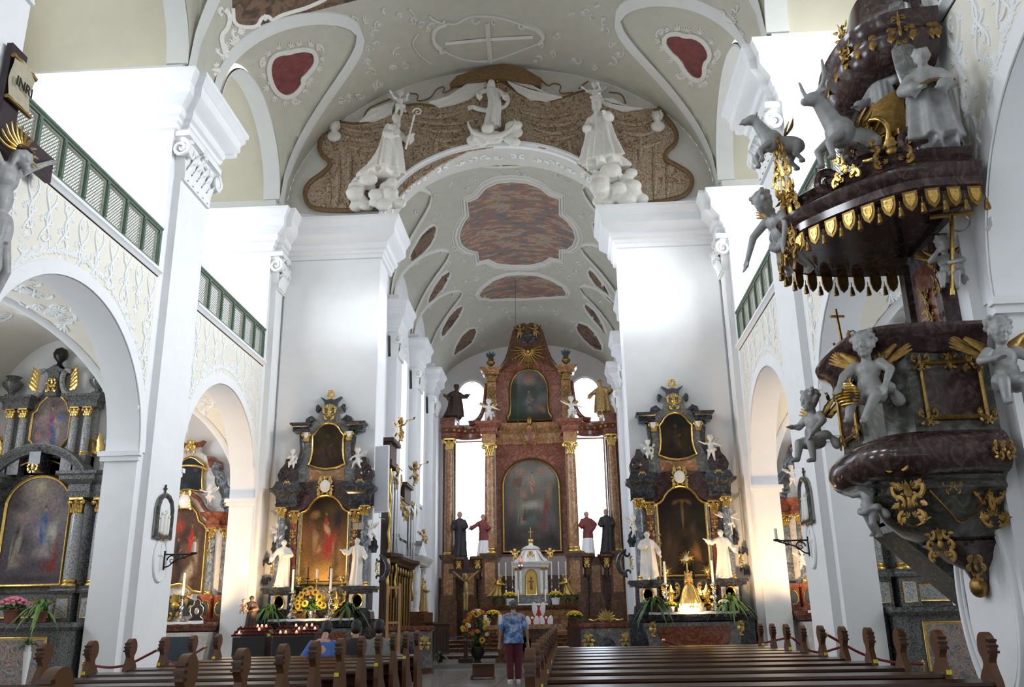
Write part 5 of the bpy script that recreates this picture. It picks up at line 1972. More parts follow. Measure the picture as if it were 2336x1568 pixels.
pic_r3 = [(.52, .68, .035, .2, 0, (.20, .13, .07), .7), (.52, .84, .24, .02, 0, (.15, .10, .06), .7), (.38, .82, .1, .02, .5, (.17, .11, .07), .6), (.66, .82, .1, .02, -.5, (.17, .11, .07), .6), (.53, .83, .03, .03, 0, (.2, .13, .08), .5), (.8, .25, .12, .12, .3, (.34, .17, .08), .7), (.2, .4, .08, .14, 0, (.10, .07, .055), .7), (.75, .45, .1, .12, .4, (.12, .08, .06), .7), (.4, .3, .12, .1, 0, (.09, .06, .05), .7)]
dim_saint = pfig(.5, .2, .62, (.055, .04, .03), (.09, .05, .03), (.16, .10, .06))
big_side_altar('side_altar', 'tall dark marble altar with rosary painting and sunflowers, beside the chancel arch', -4.12, 20.95, pic_l3, ((.05, .025, .015), (.30, .18, .07)), dim_saint, ((.035, .022, .014), (.05, .03, .018)), 3)
big_side_altar('side_altar', 'tall dark marble altar with crucifixion painting and golden figure, beside the chancel arch', 4.12, 20.95, pic_r3, ((.018, .013, .010), (.055, .036, .024)), dim_saint, ((.028, .02, .014), (.04, .026, .018)), 5)
def old_altar(name, label, X, Y, pic, pic_base, pic2, pic2_base, seed=0):
 t = thing(name, label, 'altar', (X, Y, 0))
 steps(t, 1.45, .8, .26, 2)
 m = MB()
 m.box(-1.15, 1.15, -.72, 0, .26, 1.30)
 for e in (-1, 1):
  m.box(min(e * 1.02, e * 1.18), max(e * 1.02, e * 1.18), -.76, -.02, .26, 1.30)
 m.build('mensa', MAT['marble_speckle'], t, 0)
 m = MB()
 m.box(-.78, .78, -.745, -.70, .36, 1.16)
 m.build('antependium', MAT['painted_scrolls'], t, 0)
 gilt_frame(t, [(-.78, .36), (.78, .36), (.78, 1.16), (-.78, 1.16)], -.735, .035, .02, 'antependium_frame')
 m = MB()
 m.sweep([(-1.2, 0), (-1.2, -.78), (1.2, -.78), (1.2, 0)], [(-.3, 1.28), (.0, 1.28), (.05, 1.33), (.06, 1.40), (-.3, 1.40)])
 m.box(-1.2, 1.2, -.78, 0, 1.30, 1.396)
 m.build('table_slab', MAT['marble_speckle'], t, 30)
 m = MB()
 m.grid(lambda u, v: (-1.0 + 2.0 * u, -.848 + .34 * v, 1.406 + .003 * math.sin(30 * u)), 30, 3)
 m.build('altar_cloth', MAT['linen'], t, 60)
 for e in (-1, 1):
  m = MB()
  m.box(min(e * 1.2, e * 1.52), max(e * 1.2, e * 1.52), -.40, 0, 0, 1.30)
  m.box(min(e * 1.2, e * 1.56), max(e * 1.2, e * 1.56), -.45, 0, 1.30, 1.40)
  m.box(min(e * 1.26, e * 1.44), max(e * 1.26, e * 1.44), -.46, 0, .2, 1.26)
  m.build('plinth', MAT['marble_speckle'], t, 0)
 m = MB()
 m.box(-.70, .70, -.22, 0, 1.40, 1.86)
 m.build('predella', MAT['marble_speckle'], t, 0)
 m = MB()
 m.box(-.60, .60, -.245, -.2, 1.50, 1.74)
 m.build('panel', MAT['marble_speckle_light'], t, 0)
 gilt_frame(t, [(-.60, 1.50), (.60, 1.50), (.60, 1.74), (-.60, 1.74)], -.24, .02, .015, 'gilt_edge')
 for e in (-1, 1):
  for (xc, w, d) in ((.82, .30, .46), (1.20, .28, .40), (1.44, .16, .24)):
   m = MB()
   m.box(e * xc - w / 2, e * xc + w / 2, -d, 0, 1.40, 1.88)
   q = m.build('pedestal', MAT['marble_speckle'], t, 0)
   m = MB()
   m.box(e * xc - w * .3, e * xc + w * .3, -d - .012, -d + .01, 1.48, 1.78)
   m.build('panel', MAT['marble_speckle_light'], q, 0)
   gilt_frame(q, [(e * xc - w * .3, 1.48), (e * xc + w * .3, 1.48), (e * xc + w * .3, 1.78), (e * xc - w * .3, 1.78)], -d - .005, .014, .012, 'gilt_edge')
  m = MB()
  m.sweep([(e * 1.56, 0), (e * 1.56, -.28), (e * 1.38, -.28), (e * 1.38, -.44), (e * 1.02, -.44), (e * 1.02, -.50), (e * .64, -.50), (e * .64, 0)][::(1 if e < 0 else -1)], [(-.1, 1.86), (0, 1.86), (.03, 1.90), (.01, 1.93), (.03, 1.97), (-.1, 1.97)])
  m.build('cornice', MAT['marble_speckle'], t, 30)
  column(t, e * .82, -.33, 1.97, 3.42, .105, 'marble_speckle_light')
  column(t, e * 1.20, -.27, 1.97, 3.42, .10, 'marble_speckle_light')
  m = MB()
  m.box(min(e * 1.36, e * 1.50), max(e * 1.36, e * 1.50), -.14, 0, 1.97, 3.2)
  m.build('pilaster', MAT['marble_speckle'], t, 0)
  m = MB()
  m.merge(capital_mb(.17, .14, .24), loc=(e * 1.43, -.08, 3.18))
  m.build('capital', MAT['gilding'], t, 50)
  m = MB()
  pth = [(e * 1.52, 0), (e * 1.52, -.20), (e * 1.33, -.20), (e * 1.33, -.40), (e * 1.04, -.40), (e * 1.04, -.46), (e * .66, -.46), (e * .66, 0)][::(1 if e < 0 else -1)]
  m.sweep(pth, [(-.1, 3.42), (0, 3.42), (.02, 3.50), (0, 3.53), (0, 3.64), (.05, 3.67), (.11, 3.71), (.12, 3.77), (.16, 3.80), (.16, 3.85), (-.1, 3.88)])
  m.box(min(e * .68, e * 1.5), max(e * .68, e * 1.5), -.3, 0, 3.43, 3.86)
  m.build('entablature', MAT['marble_speckle'], t, 30)
 m = MB()
 m.prism(half([(1.5, 1.9), (1.5, 3.45), (.7, 3.9), (.5, 4.1), (.0, 4.2)]), -.10, 0)
 m.build('back_panel', MAT['marble_speckle'], t, 0)
 a = arc(0, 3.30, .92, .92, 160, 20, 24)
 m = MB()
 m.sweep(a, [(0, -.1), (0, -.34), (-.05, -.36), (-.09, -.42), (-.15, -.44), (-.17, -.1)], plane='xz', base=0)
 m.build('segment_pediment', MAT['marble_speckle'], t, 40)
 m = MB()
 m.sweep(arc(0, 3.30, .80, .80, 155, 25, 24), [(0, -.1), (0, -.25), (-.02, -.26), (-.03, -.1)], plane='xz', base=0)
 m.build('gilt_edge', MAT['gilding'], t, 40)
 m = MB()
 m.box(-.10, .10, -.46, 0, 3.88, 4.22)
 m.build('keystone', MAT['marble_dark'], t, 0)
 orn(t, (0, -.48, 3.93), .26, .16, 3)
 p1 = half([(.56, 2.02), (.56, 3.32)] + [(.56 * math.cos(q), 3.32 + .52 * math.sin(q)) for q in [i * PI / 20 for i in range(1, 11)]])
 canvas('painting', p1, -.13, pic, pic_base, t, seed=seed + 1)
 gilt_frame(t, p1, -.13, .05, .05)
 m = MB()
 m.prism(half([(.80, 3.88), (.80, 5.06), (0, 5.45)]), -.10, 0)
 m.build('upper_storey', MAT['marble_speckle_light'], t, 0)
 for e in (-1, 1):
  for xc in (.47, .70):
   m = MB()
   m.box(e * xc - .10, e * xc + .10, -.30, 0, 3.86, 4.18)
   m.build('pedestal', MAT['marble_speckle'], t, 0)
   column(t, e * xc, -.20, 4.18, 5.04, .068, 'marble_speckle_light')
  m = MB()
  m.sweep([(e * .86, 0), (e * .86, -.26), (e * .36, -.30), (e * .36, 0)][::(1 if e < 0 else -1)], [(-.1, 5.04), (0, 5.04), (.0, 5.14), (.04, 5.18), (.09, 5.22), (.09, 5.26), (-.1, 5.28)])
  m.box(min(e * .38, e * .84), max(e * .38, e * .84), -.22, 0, 5.05, 5.26)
  m.build('entablature', MAT['marble_speckle'], t, 30)
  m = MB()
  m.tube(smooth_line([(e * .36, -.2, 5.24), (e * .20, -.2, 5.34), (e * .12, -.2, 5.55), (e * .16, -.2, 5.75), (e * .30, -.2, 5.72)], 2), [.05] * 17, 7)
  m.build('broken_pediment', MAT['marble_speckle_light'], t, 50)
  m = MB()
  for k in range(5):
   leaf(m, (e * .30, -.2, 5.62 - .06 * k), PI / 2 + e * (.6 + .35 * k) if False else (PI / 2 - e * .5 - e * .1 * k), .22, .05, .2)
  m.build('palm_leaf', MAT['gilding'], t, 60)
  urn(t, e * .80, -.14, 5.28, .38, 'marble_speckle')
  m = MB()
  cscroll(m, e * .98, 4.85, .46, 0, -e, .04, -.08)
  cscroll(m, e * .93, 4.4, .34, .3, e, .035, -.08)
  leaf(m, (e * .92, -.08, 4.2), PI / 2, .4, .08, .2)
  m.build('gilded_scroll', MAT['gilding'], t, 60)
  m = MB()
  m.box(min(e * 1.06, e * 1.26), max(e * 1.06, e * 1.26), -.26, -.06, 3.86, 4.20)
  m.box(min(e * 1.04, e * 1.28), max(e * 1.04, e * 1.28), -.28, -.04, 4.20, 4.25)
  q = m.build('pedestal', MAT['marble_speckle_light'], t, 0)
  urn(q, e * 1.16, -.16, 4.25, .26, 'marble_speckle_light')
 ov = half([(.0, 4.24), (.16, 4.28), (.27, 4.40), (.30, 4.46), (.345, 4.50), (.345, 4.98), (.29, 5.02), (.24, 5.16), (.13, 5.27), (0, 5.30)])
 canvas('painting', ov, -.12, pic2, pic2_base, t, seed=seed + 2, rings=20)
 gilt_frame(t, ov, -.12, .035, .035)
 m = MB()
 m.box(-.10, .10, -.26, 0, 5.26, 5.70)
 m.prism([(-.22, 5.70), (.22, 5.70), (.0, 5.84)], -.26, 0)
 m.build('top_block', MAT['marble_speckle'], t, 0)
 orn(t, (0, -.28, 5.44), .18, .24, 5)
 m = MB()
 m.lathe([(.10, 0), (.05, .05), (.04, .09), (.11, .17), (.13, .25), (.10, .33), (.01, .38)], (0, -.12, 5.82), 12)
 m.build('finial', MAT['wood_black'], t, 50)
 return t
pic_l1 = [(.5, .85, .4, .18, 0, (.30, .26, .22), .9), (.5, .9, .1, .08, 0, (.5, .44, .33), .9)] + pfig(.62, .34, .42, (.10, .16, .34), (.25, .28, .34), (.45, .34, .27)) + pfig(.22, .12, .40, (.40, .36, .31), (.30, .22, .2), (.46, .34, .27), -.3) + [(.78, .5, .16, .04, .5, (.5, .48, .44), .5), (.70, .30, .2, .08, .2, (.40, .36, .34), .6), (.85, .2, .08, .2, 0, (.28, .06, .05), .6), (.3, .62, .18, .08, .5, (.32, .24, .24), .7), (.75, .72, .15, .1, -.4, (.30, .22, .24), .7), (.5, .05, .6, .05, 0, (.10, .09, .10), .6)]
pic_l1b = pfig(.5, .22, .66, (.36, .16, .20), (.12, .18, .34), (.55, .40, .32)) + [(.75, .62, .12, .06, .5, (.14, .2, .38), .5), (.2, .3, .12, .1, 0, (.42, .24, .22), .6), (.25, .6, .1, .06, 0, (.45, .30, .25), .6), (.6, .2, .1, .12, 0, (.10, .16, .28), .6), (.7, .35, .06, .12, 0, (.45, .42, .4), .6)]
old_altar('chapel_altar', 'speckled grey marble altar with annunciation painting, in the chapel below the crucifix gallery', -7.56, 15.10, pic_l1, ((.24, .21, .21), (.13, .12, .15)), pic_l1b, ((.32, .27, .25), (.22, .19, .21)), 11)
old_altar('chapel_altar', 'speckled grey marble altar with scrollwork front, in the chapel behind the pulpit', 7.56, 15.10, [(.4, .3, .3, .2, 0, (.14, .09, .07), .8)] + pfig(.5, .3, .4, (.10, .07, .06)), ((.07, .06, .055), (.06, .05, .045)), pic_l1b, ((.2, .17, .16), (.15, .13, .14)), 12)
def rococo_altar(name, label, X, Y, pic, pic_base, seed=0):
 t = thing(name, label, 'altar', (X, Y, 0))
 steps(t, 1.25, .8, .36, 2)
 mensa(t, 1.05, .36, 1.44, .66, 'marble_white', 'marble_red', 'slate_blue', y=-.06)
 m = MB()
 m.box(-.66, .66, -.2, 0, 1.42, 2.05)
 m.build('predella', MAT['marble_white'], t, 0)
 gp = half([(0, 1.56), (.30, 1.58), (.42, 1.72), (.40, 1.92), (.2, 2.02), (0, 2.05)])
 m = MB()
 m.prism(gp, -.225, -.19)
 m.build('panel', MAT['slate_blue'], t, 0)
 orn(t, (0, -.24, 1.80), 1.0, .56, 21, n=4)
 for e in (-1, 1):
  for (xc, w, d) in ((.76, .26, .44), (1.05, .24, .34)):
   m = MB()
   m.box(e * xc - w / 2, e * xc + w / 2, -d, 0, 1.44, 1.94)
   m.box(e * xc - w / 2 - .04, e * xc + w / 2 + .04, -d - .04, 0, 1.94, 2.02)
   m.box(e * xc - w / 2 - .04, e * xc + w / 2 + .04, -d - .04, 0, 1.44, 1.52)
   q = m.build('pedestal', MAT['marble_red'], t, 0)
   m = MB()
   m.lathe([(.01, 0), (.075, 0), (.08, -.01)], seg=16)
   mapmb(m, lambda x, y, z: (e * xc + x, -d - .012 + z, 1.73 + y * 1.7)).build('panel', MAT['slate_blue'], q, 0)
   gilt_frame(q, [(e * xc + .085 * math.cos(i * PI / 12), 1.73 + .145 * math.sin(i * PI / 12)) for i in range(24)], -d - .005, .02, .015, 'gilt_edge')
  column(t, e * .76, -.32, 2.02, 3.52, .085, 'marble_bluegrey')
  m = MB()
  m.box(min(e * .95, e * 1.13), max(e * .95, e * 1.13), -.2, 0, 2.02, 3.28)
  m.build('pilaster', MAT['marble_bluegrey'], t, 0)
  m = MB()
  m.merge(capital_mb(.2, .16, .26), loc=(e * 1.04, -.12, 3.26))
  m.build('capital', MAT['gilding'], t, 50)
  m = MB()
  m.sweep([(e * 1.16, 0), (e * 1.16, -.26), (e * .92, -.26), (e * .92, -.42), (e * .62, -.42), (e * .62, 0)][::(1 if e < 0 else -1)], [(-.1, 3.52), (0, 3.52), (.02, 3.58), (0, 3.60), (0, 3.70), (.06, 3.76), (.12, 3.80), (.12, 3.86), (-.1, 3.9)])
  m.box(min(e * .64, e * 1.14), max(e * .64, e * 1.14), -.24, 0, 3.53, 3.88)
  m.build('entablature', MAT['marble_red'], t, 30)
  m = MB()
  m.tube(smooth_line([(e * 1.05, -.16, 3.88), (e * 1.18, -.16, 4.10), (e * 1.02, -.16, 4.34), (e * .86, -.16, 4.48), (e * .84, -.16, 4.70), (e * .62, -.16, 4.86), (e * .70, -.16, 5.05)], 2), [.10] * 25, 8, flat=1.4)
  spiral(m, (e * 1.0, -.3, 4.06), .16, 1.5, .05, 'y', -PI / 2, e)
  spiral(m, (e * .82, -.26, 4.62), .12, 1.4, .045, 'y', PI / 2, -e)
  m.build('volute', MAT['marble_bluegrey'], t, 50)
  orn(t, (e * .76, -.42, 3.1), .1, .5, 23)
  orn(t, (e * .95, -.3, 4.1), .2, .2, 25, sym=False)
  m = MB()
  m.prism([(e * .50, 4.95), (e * .78, 4.92), (e * .74, 5.10), (e * .60, 5.20), (e * .42, 5.22)], -.22, 0)
  m.build('cornice', MAT['marble_red'], t, 0)
 m = MB()
 m.prism(half([(.98, 2.0), (.98, 3.6), (.92, 3.9), (.80, 4.3), (.62, 4.6), (.60, 4.95), (.42, 5.22), (.22, 5.34), (.20, 5.5), (0, 5.52)]), -.10, 0)
 m.build('back_panel', MAT['marble_white'], t, 0)
 m = MB()
 m.prism(half([(.20, 5.46), (.30, 5.62), (.12, 5.56), (0, 5.58)]), -.18, 0)
 m.build('crown', MAT['marble_red'], t, 0)
 orn(t, (0, -.2, 5.46), .3, .3, 26)
 p1 = half([(0, 2.30), (.20, 2.26), (.34, 2.14), (.54, 2.10), (.54, 3.52), (.46, 3.62), (.34, 3.70), (.27, 3.90), (.16, 4.02), (0, 4.08)])
 canvas('painting', p1, -.13, pic, pic_base, t, seed=seed + 1)
 gilt_frame(t, p1, -.13, .06, .06)
 for e in (-1, 1):
  m = MB()
  m.tube(smooth_line([(e * .62, -.24, 3.88), (e * .48, -.24, 3.98), (e * .36, -.24, 4.20), (e * .16, -.24, 4.32)], 2), .05, 7, flat=1.6)
  m.build('arch_moulding', MAT['marble_red'], t, 50)
 m = MB()
 m.ell((0, -.26, 4.16), (.15, .06, .17), seg=14, rings=10)
 q = m.build('cartouche', MAT['statue_white'], t, 60)
 orn(q, (0, -.26, 4.16), .46, .44, 27)
 up = half([(0, 4.46), (.20, 4.42), (.36, 4.40), (.33, 4.62), (.32, 4.90), (.34, 5.02), (.22, 5.10), (.12, 5.18), (0, 5.22)])
 canvas('painting', up, -.14, [(.5, .5, .3, .2, 0, (.03, .04, .06), .8), (.7, .62, .1, .05, 0, (.12, .13, .12), .7)], ((.02, .025, .035), (.018, .02, .03)), t, seed=seed + 2, rings=14)
 gilt_frame(t, up, -.14, .04, .04)
 m = MB()
 m.tube(smooth_line([(-.50, -.26, 4.86), (-.3, -.28, 4.97), (0, -.28, 5.0), (.3, -.28, 4.97), (.50, -.26, 4.86)], 2), .03, 7)
 m.build('gilt_bow', MAT['gilding'], t, 50)
 return t
pic_l2 = [(.35, .75, .22, .12, .3, (.34, .07, .04), .8)] + pfig(.68, .40, .42, (.44, .05, .035), None, (.42, .26, .17)) + pfig(.24, .25, .40, (.035, .032, .035), None, (.36, .22, .15)) + pfig(.40, .28, .38, (.03, .028, .03), None, (.36, .22, .15)) + [(.68, .22, .12, .18, -.6, (.42, .36, .28), .5), (.78, .5, .1, .04, .3, (.42, .36, .3), .5), (.5, .06, .5, .06, 0, (.05, .04, .035), .6), (.6, .08, .2, .05, .3, (.3, .24, .17), .6)]
rococo_altar('rococo_altar', 'crimson and white altar with red-robed saint painting, in a warmly lit chapel near votive candles', -7.42, 20.82, pic_l2, ((.13, .075, .05), (.085, .055, .04)), 31)
rococo_altar('rococo_altar', 'crimson and white altar half hidden by the pillar with wall sconce, on the pulpit side', 7.42, 20.82, [(.4, .7, .25, .15, .3, (.36, .12, .06), .8), (.35, .35, .2, .2, 0, (.32, .08, .05), .7)] + pfig(.5, .3, .4, (.22, .10, .07)), ((.22, .12, .08), (.12, .08, .06)), 33)
# ================================================================ HIGH ALTAR
HA = thing('high_altar', 'towering red-brown marble high altar with great painting, at the end of the chancel', 'altar', (.117, 37, .031))
HA.scale = (.974,) * 3
mhb = lambda m, n, mt, sm=30, p=None: m.build(n, MAT[mt], p or HA, sm)
m = MB()
m.box(-2.2, 2.2, -.9, 0, .9, 3.2)
m.box(-3.9, 3.9, -.3, 0, .9, 3.2)
mhb(m, 'base', 'marble_brown', 0)
for e in (-1, 1):
 for (xc, w, d) in ((1.70, .62, 1.25), (3.42, .58, .85), (2.55, .5, .7)):
  top = 4.08 if xc != 2.55 else 3.9
  m = MB()
  m.box(e * xc - w / 2, e * xc + w / 2, -d, 0, .9, top - .18)
  m.box(e * xc - w / 2 - .06, e * xc + w / 2 + .06, -d - .06, 0, .9, 2.3)
  m.box(e * xc - w / 2 - .05, e * xc + w / 2 + .05, -d - .05, 0, top - .18, top - .10)
  m.box(e * xc - w / 2 - .09, e * xc + w / 2 + .09, -d - .09, 0, top - .10, top)
  q = mhb(m, 'pedestal', 'marble_brown', 0)
  m = MB()
  m.box(e * xc - w * .33, e * xc + w * .33, -d - .015, -d + .01, 2.5, top - .35)
  mhb(m, 'panel', 'marble_ochre', 0, q)
 for (xc, zc, yc) in ((2.18, 3.98, -1.0), (2.98, 3.98, -.75)):
  m = MB()
  m.lathe([(.06, -.9), (.12, -.75), (.10, -.6), (.24, -.3), (.28, -.15), (.36, -.10), (.36, 0)], (e * xc, yc, zc), 14)
  q = mhb(m, 'console', 'marble_brown', 50)
  orn(q, (e * xc, yc - .27, zc - .35), .26, .34, 4)
 column(HA, e * 1.70, -.85, 4.08, 8.62, .225, 'marble_ochre', seg=24)
 column(HA, e * 3.44, -.5, 4.0, 8.95, .20, 'marble_ochre', seg=24)
 m = MB()
 m.box(min(e * 3.2, e * 3.75), max(e * 3.2, e * 3.75), -.3, 0, 4.0, 9.0)
 mhb(m, 'pilaster', 'marble_brown', 0)
 pl = smooth_line([(e * 1.30, -.45), (e * 2.05, -.62), (e * 2.2, -.3), (e * 2.9, -.15), (e * 3.1, -.55), (e * 3.80, -.58)], 2)
 m = MB()
 m.sweep(pl if e > 0 else pl[::-1], [(-.25, 8.95), (.0, 8.95), (.03, 9.02), (.0, 9.05), (.0, 9.22), (.08, 9.27), (.12, 9.34), (.20, 9.40), (.22, 9.50), (-.25, 9.55)])
 mhb(m, 'entablature', 'marble_red', 40)
 m = MB()
 for i in range(11):
  x_ = pl[int(i * (len(pl) - 1) / 10)]
  m.cbox((x_[0], x_[1] - .13, 9.30), .10, .12, .09)
 mhb(m, 'dentil_course', 'gilding_old', 0)
 m = MB()
 m.box(min(e * 3.18, e * 3.74), max(e * 3.18, e * 3.74), -.78, -.1, 9.5, 9.78)
 m.box(min(e * 3.12, e * 3.80), max(e * 3.12, e * 3.80), -.84, -.1, 9.74, 9.82)
 mhb(m, 'pedestal', 'marble_red', 0)
 m = MB()
 m.box(min(e * 1.42, e * 2.0), max(e * 1.42, e * 2.0), -1.12, 0, 8.62, 9.0)
 mhb(m, 'entablature_block', 'marble_ochre', 0)
 m = MB()
 m.sweep([(e * 2.06, 0), (e * 2.06, -1.14), (e * 1.36, -1.14), (e * 1.36, 0)][::(1 if e < 0 else -1)], [(-.1, 9.0), (0, 9.0), (.03, 9.08), (.0, 9.12), (.02, 9.28), (.10, 9.34), (.18, 9.42), (.2, 9.54), (-.1, 9.58)])
 m.box(min(e * 1.4, e * 2.02), max(e * 1.4, e * 2.02), -1.1, 0, 9.0, 9.56)
 mhb(m, 'entablature_block', 'marble_red', 30)
 m = MB()
 m.tube(smooth_line([(e * 2.62, -.35, 9.62), (e * 2.28, -.35, 9.70), (e * 2.02, -.35, 10.1), (e * 1.92, -.35, 10.7), (e * 1.88, -.35, 11.4)], 2), [.16, .12, .09, .08, .07], 8, flat=1.5)
 mhb(m, 'volute', 'marble_red', 60)
 m = MB()
 m.merge(capital_mb(.42, .3, .36), loc=(e * 1.62, -.42, 11.42))
 mhb(m, 'capital', 'gilding_old', 50)
 m = MB()
 m.box(min(e * 1.42, e * 1.82), max(e * 1.42, e * 1.82), -.5, 0, 9.56, 11.45)
 mhb(m, 'pilaster', 'marble_ochre', 0)
 m = MB()
 m.sweep([(e * 2.0, 0), (e * 2.0, -.55), (e * 1.3, -.55), (e * 1.3, 0)][::(1 if e < 0 else -1)], [(-.1, 11.78), (0, 11.78), (.02, 11.86), (.0, 11.9), (.08, 11.98), (.12, 12.02), (.12, 12.08), (-.1, 12.12)])
 m.box(min(e * 1.33, e * 1.97), max(e * 1.33, e * 1.97), -.52, 0, 11.75, 12.1)
 mhb(m, 'cornice', 'marble_ochre', 30)
 q = urn(HA, e * 1.66, -.3, 12.1, .42, 'gilding_old')
 m = MB()
 for k in range(9):
  a = k * .7
  leaf(m, (e * 1.66 + .06 * math.cos(a), -.3 + .06 * math.sin(a), 12.5), PI / 2 + .8 * math.cos(a), .42, .07, .4 * math.sin(a))
 m.build('foliage', MAT['slate_blue'], q, 60)
 orn(HA, (e * 1.62, -.56, 10.9), .3, .5, 5, 'gilding_old')
m = MB()
m.prism(half([(1.48, 4.0), (1.48, 9.0), (0, 9.0)]), -.4, 0)
mhb(m, 'back_panel', 'marble_red', 0)
m = MB()
m.sweep([(-1.45, -.45), (1.45, -.45)], [(-.1, 8.66), (0, 8.66), (.02, 8.74), (0, 8.78), (0, 9.1), (.04, 9.16), (.10, 9.22), (.2, 9.42), (.22, 9.54), (-.1, 9.58)])
m.box(-1.45, 1.45, -.41, 0, 8.67, 9.55)
mhb(m, 'entablature', 'marble_ochre', 30)
m = MB()
for i in range(12):
 m.cbox((-1.32 + i * .24, -.58, 9.30), .10, .12, .10)
mhb(m, 'dentil_course', 'gilding_old', 0)
m = MB()
m.prism(half([(1.5, 9.5), (1.5, 11.8), (1.1, 12.0), (0, 12.6)]), -.35, 0)
mhb(m, 'upper_storey', 'marble_red', 0)
gab = half([(1.42, 11.95), (1.15, 12.15), (.95, 12.45), (.80, 12.9), (.68, 13.35), (.58, 13.75), (.36, 14.02), (.14, 14.06), (0, 13.96)])
m = MB()
m.prism(gab, -.3, 0)
mhb(m, 'gable', 'marble_brown', 0)
gilt_frame(HA, gab, -.3, .10, .06, 'gable_moulding', 'marble_brown')
m = MB()
for i in range(15):
 a = -1.95 + i * 3.9 / 14
 L = .62 + .18 * (i % 2)
 c = Vector((0, -.36, 12.82))
 d = Vector((math.sin(a), 0, -math.cos(a) if abs(a) < 1.6 else -math.cos(a)))
 m.tube([c + d * .12, c + d * L], [.035, .012], 5)
m.ell((0, -.36, 12.82), (.09, .05, .09))
mhb(m, 'gilded_rays', 'gilding', 60)
orn(HA, (0, -.38, 12.25), .5, .4, 9, 'gilding_old')
m = MB()
cloud(m, (0, -.34, 13.45), .8, .1, .4, 10, 3)
link('cloud_relief', fuse(m, 'cloud_relief', .03, MAT['slate_blue']), HA)
sky = [(.5, .8, .5, .2, 0, (.26, .24, .21), .9), (.25, .75, .16, .05, .8, (.20, .13, .09), .4), (.25, .75, .12, .04, -.8, (.17, .11, .08), .4)]
pic_h = sky + pfig(.52, .62, .26, (.40, .24, .18), (.34, .12, .09), (.45, .30, .22)) + pfig(.27, .24, .34, (.11, .16, .17), (.30, .22, .12)) + pfig(.76, .22, .40, (.26, .05, .045), (.13, .14, .15)) + [(.3, .88, .1, .05, .3, (.32, .20, .16), .6), (.7, .88, .12, .05, -.3, (.32, .20, .16), .6), (.82, .65, .08, .1, 0, (.26, .18, .14), .6), (.15, .5, .1, .12, 0, (.20, .15, .13), .6), (.5, .5, .3, .06, .1, (.36, .34, .30), .7), (.5, .3, .12, .12, 0, (.17, .18, .17), .8), (.2, .1, .25, .12, 0, (.035, .03, .028), .7), (.8, .1, .25, .1, 0, (.04, .035, .03), .7), (.35, .62, .1, .07, .5, (.3, .19, .15), .6)]
p1 = half([(1.16, 4.2), (1.16, 6.85)] + [(1.16 * math.cos(q), 6.85 + 1.12 * math.sin(q)) for q in [i * PI / 20 for i in range(1, 11)]])
canvas('painting', p1, -.43, pic_h, ((.19, .18, .16), (.075, .07, .062)), HA, seed=61, rings=34)
gilt_frame(HA, p1, -.43, .10, .10, m_='gilding_old')
p2 = half([(0, 9.72), (.9, 9.72), (.92, 9.85), (.82, 10.0), (.78, 10.4), (.80, 10.9), (.76, 11.3), (.64, 11.6), (.40, 11.85), (0, 11.95)])
pic_h2 = [(.5, .78, .25, .12, 0, (.28, .22, .18), .8), (.5, .86, .15, .06, .3, (.34, .14, .10), .7), (.15, .6, .12, .3, 0, (.05, .055, .045), .6)] + pfig(.5, .14, .5, (.17, .17, .16), (.12, .10, .09), (.34, .24, .17)) + [(.8, .2, .1, .12, .5, (.24, .14, .10), .6), (.85, .45, .2, .12, 0, (.15, .16, .16), .8)]
canvas('painting', p2, -.38, pic_h2, ((.15, .155, .15), (.045, .042, .038)), HA, seed=62, rings=24)
gilt_frame(HA, p2, -.38, .09, .09, m_='gilding_old')
m = MB()
m.ell((0, -.75, 8.95), (.28, .12, .36), seg=16, rings=10)
q = mhb(m, 'cartouche', 'marble_red', 60)
orn(q, (0, -.78, 8.98), .95, .85, 14, 'gilding_old')
m = MB()
m.ell((0, -.72, 9.62), (.12, .1, .22))
mhb(m, 'finial', 'gilding_old', 60)
HM = thing('high_altar_table', 'carved brown marble sarcophagus table carrying the white tabernacle', 'altar table', (.09, 35.6, .95))
m = MB()
for a, b in zip([(1.30, 0), (1.36, .10), (1.30, .14), (1.36, .5), (1.62, .85), (1.70, .9)][:-1], [(1.30, 0), (1.36, .10), (1.30, .14), (1.36, .5), (1.62, .85), (1.70, .9)][1:]):
 m.add([(e1 * q[0], -.9 * (q[0] / 1.7) if e2 else .5, q[1]) for q in (a, b) for e1, e2 in ((-1, 0), (-1, 1), (1, 1), (1, 0))], [(0, 1, 5, 4), (1, 2, 6, 5), (2, 3, 7, 6)])
m.build('body', MAT['marble_ochre'], HM, 30)
m = MB()
m.box(-1.10, -.38, -.745, -.70, .22, .55)
m.build('panel', MAT['marble_red'], HM, 0)
m = MB()
m.box(.38, 1.10, -.745, -.70, .22, .55)
m.build('panel', MAT['marble_red'], HM, 0)
m = MB()
m.sweep([(-1.7, .5), (-1.7, -.9), (1.7, -.9), (1.7, .5)], [(-.2, .88), (.0, .88), (.06, .96), (.08, 1.05), (-.2, 1.05)])
m.box(-1.7, 1.7, -.88, .5, .9, 1.045)
m.build('table_slab', MAT['marble_brown'], HM, 30)
m = MB()
m.box(-1.6, 1.6, .05, .5, 1.045, 1.42)
m.build('gradine', MAT['marble_brown'], HM, 0)
m = MB()
m.box(-.62, .62, -.99, -.6, 1.05, 1.10)
m.build('altar_cloth', MAT['linen'], HM, 0)
TB = thing('tabernacle', 'white marble tabernacle with golden door and cross on top, on the high altar table', 'tabernacle', (.09, 35.6, 2.0))
m = MB()
m.box(-.72, .72, -.45, .4, 0, .32)
m.box(-.66, .66, -.40, .4, .32, .38)
m.build('base', MAT['marble_grey'], TB, 0)
m = MB()
m.prism(half([(.60, .38), (.60, 1.42), (0, 1.42)]), -.28, .3)
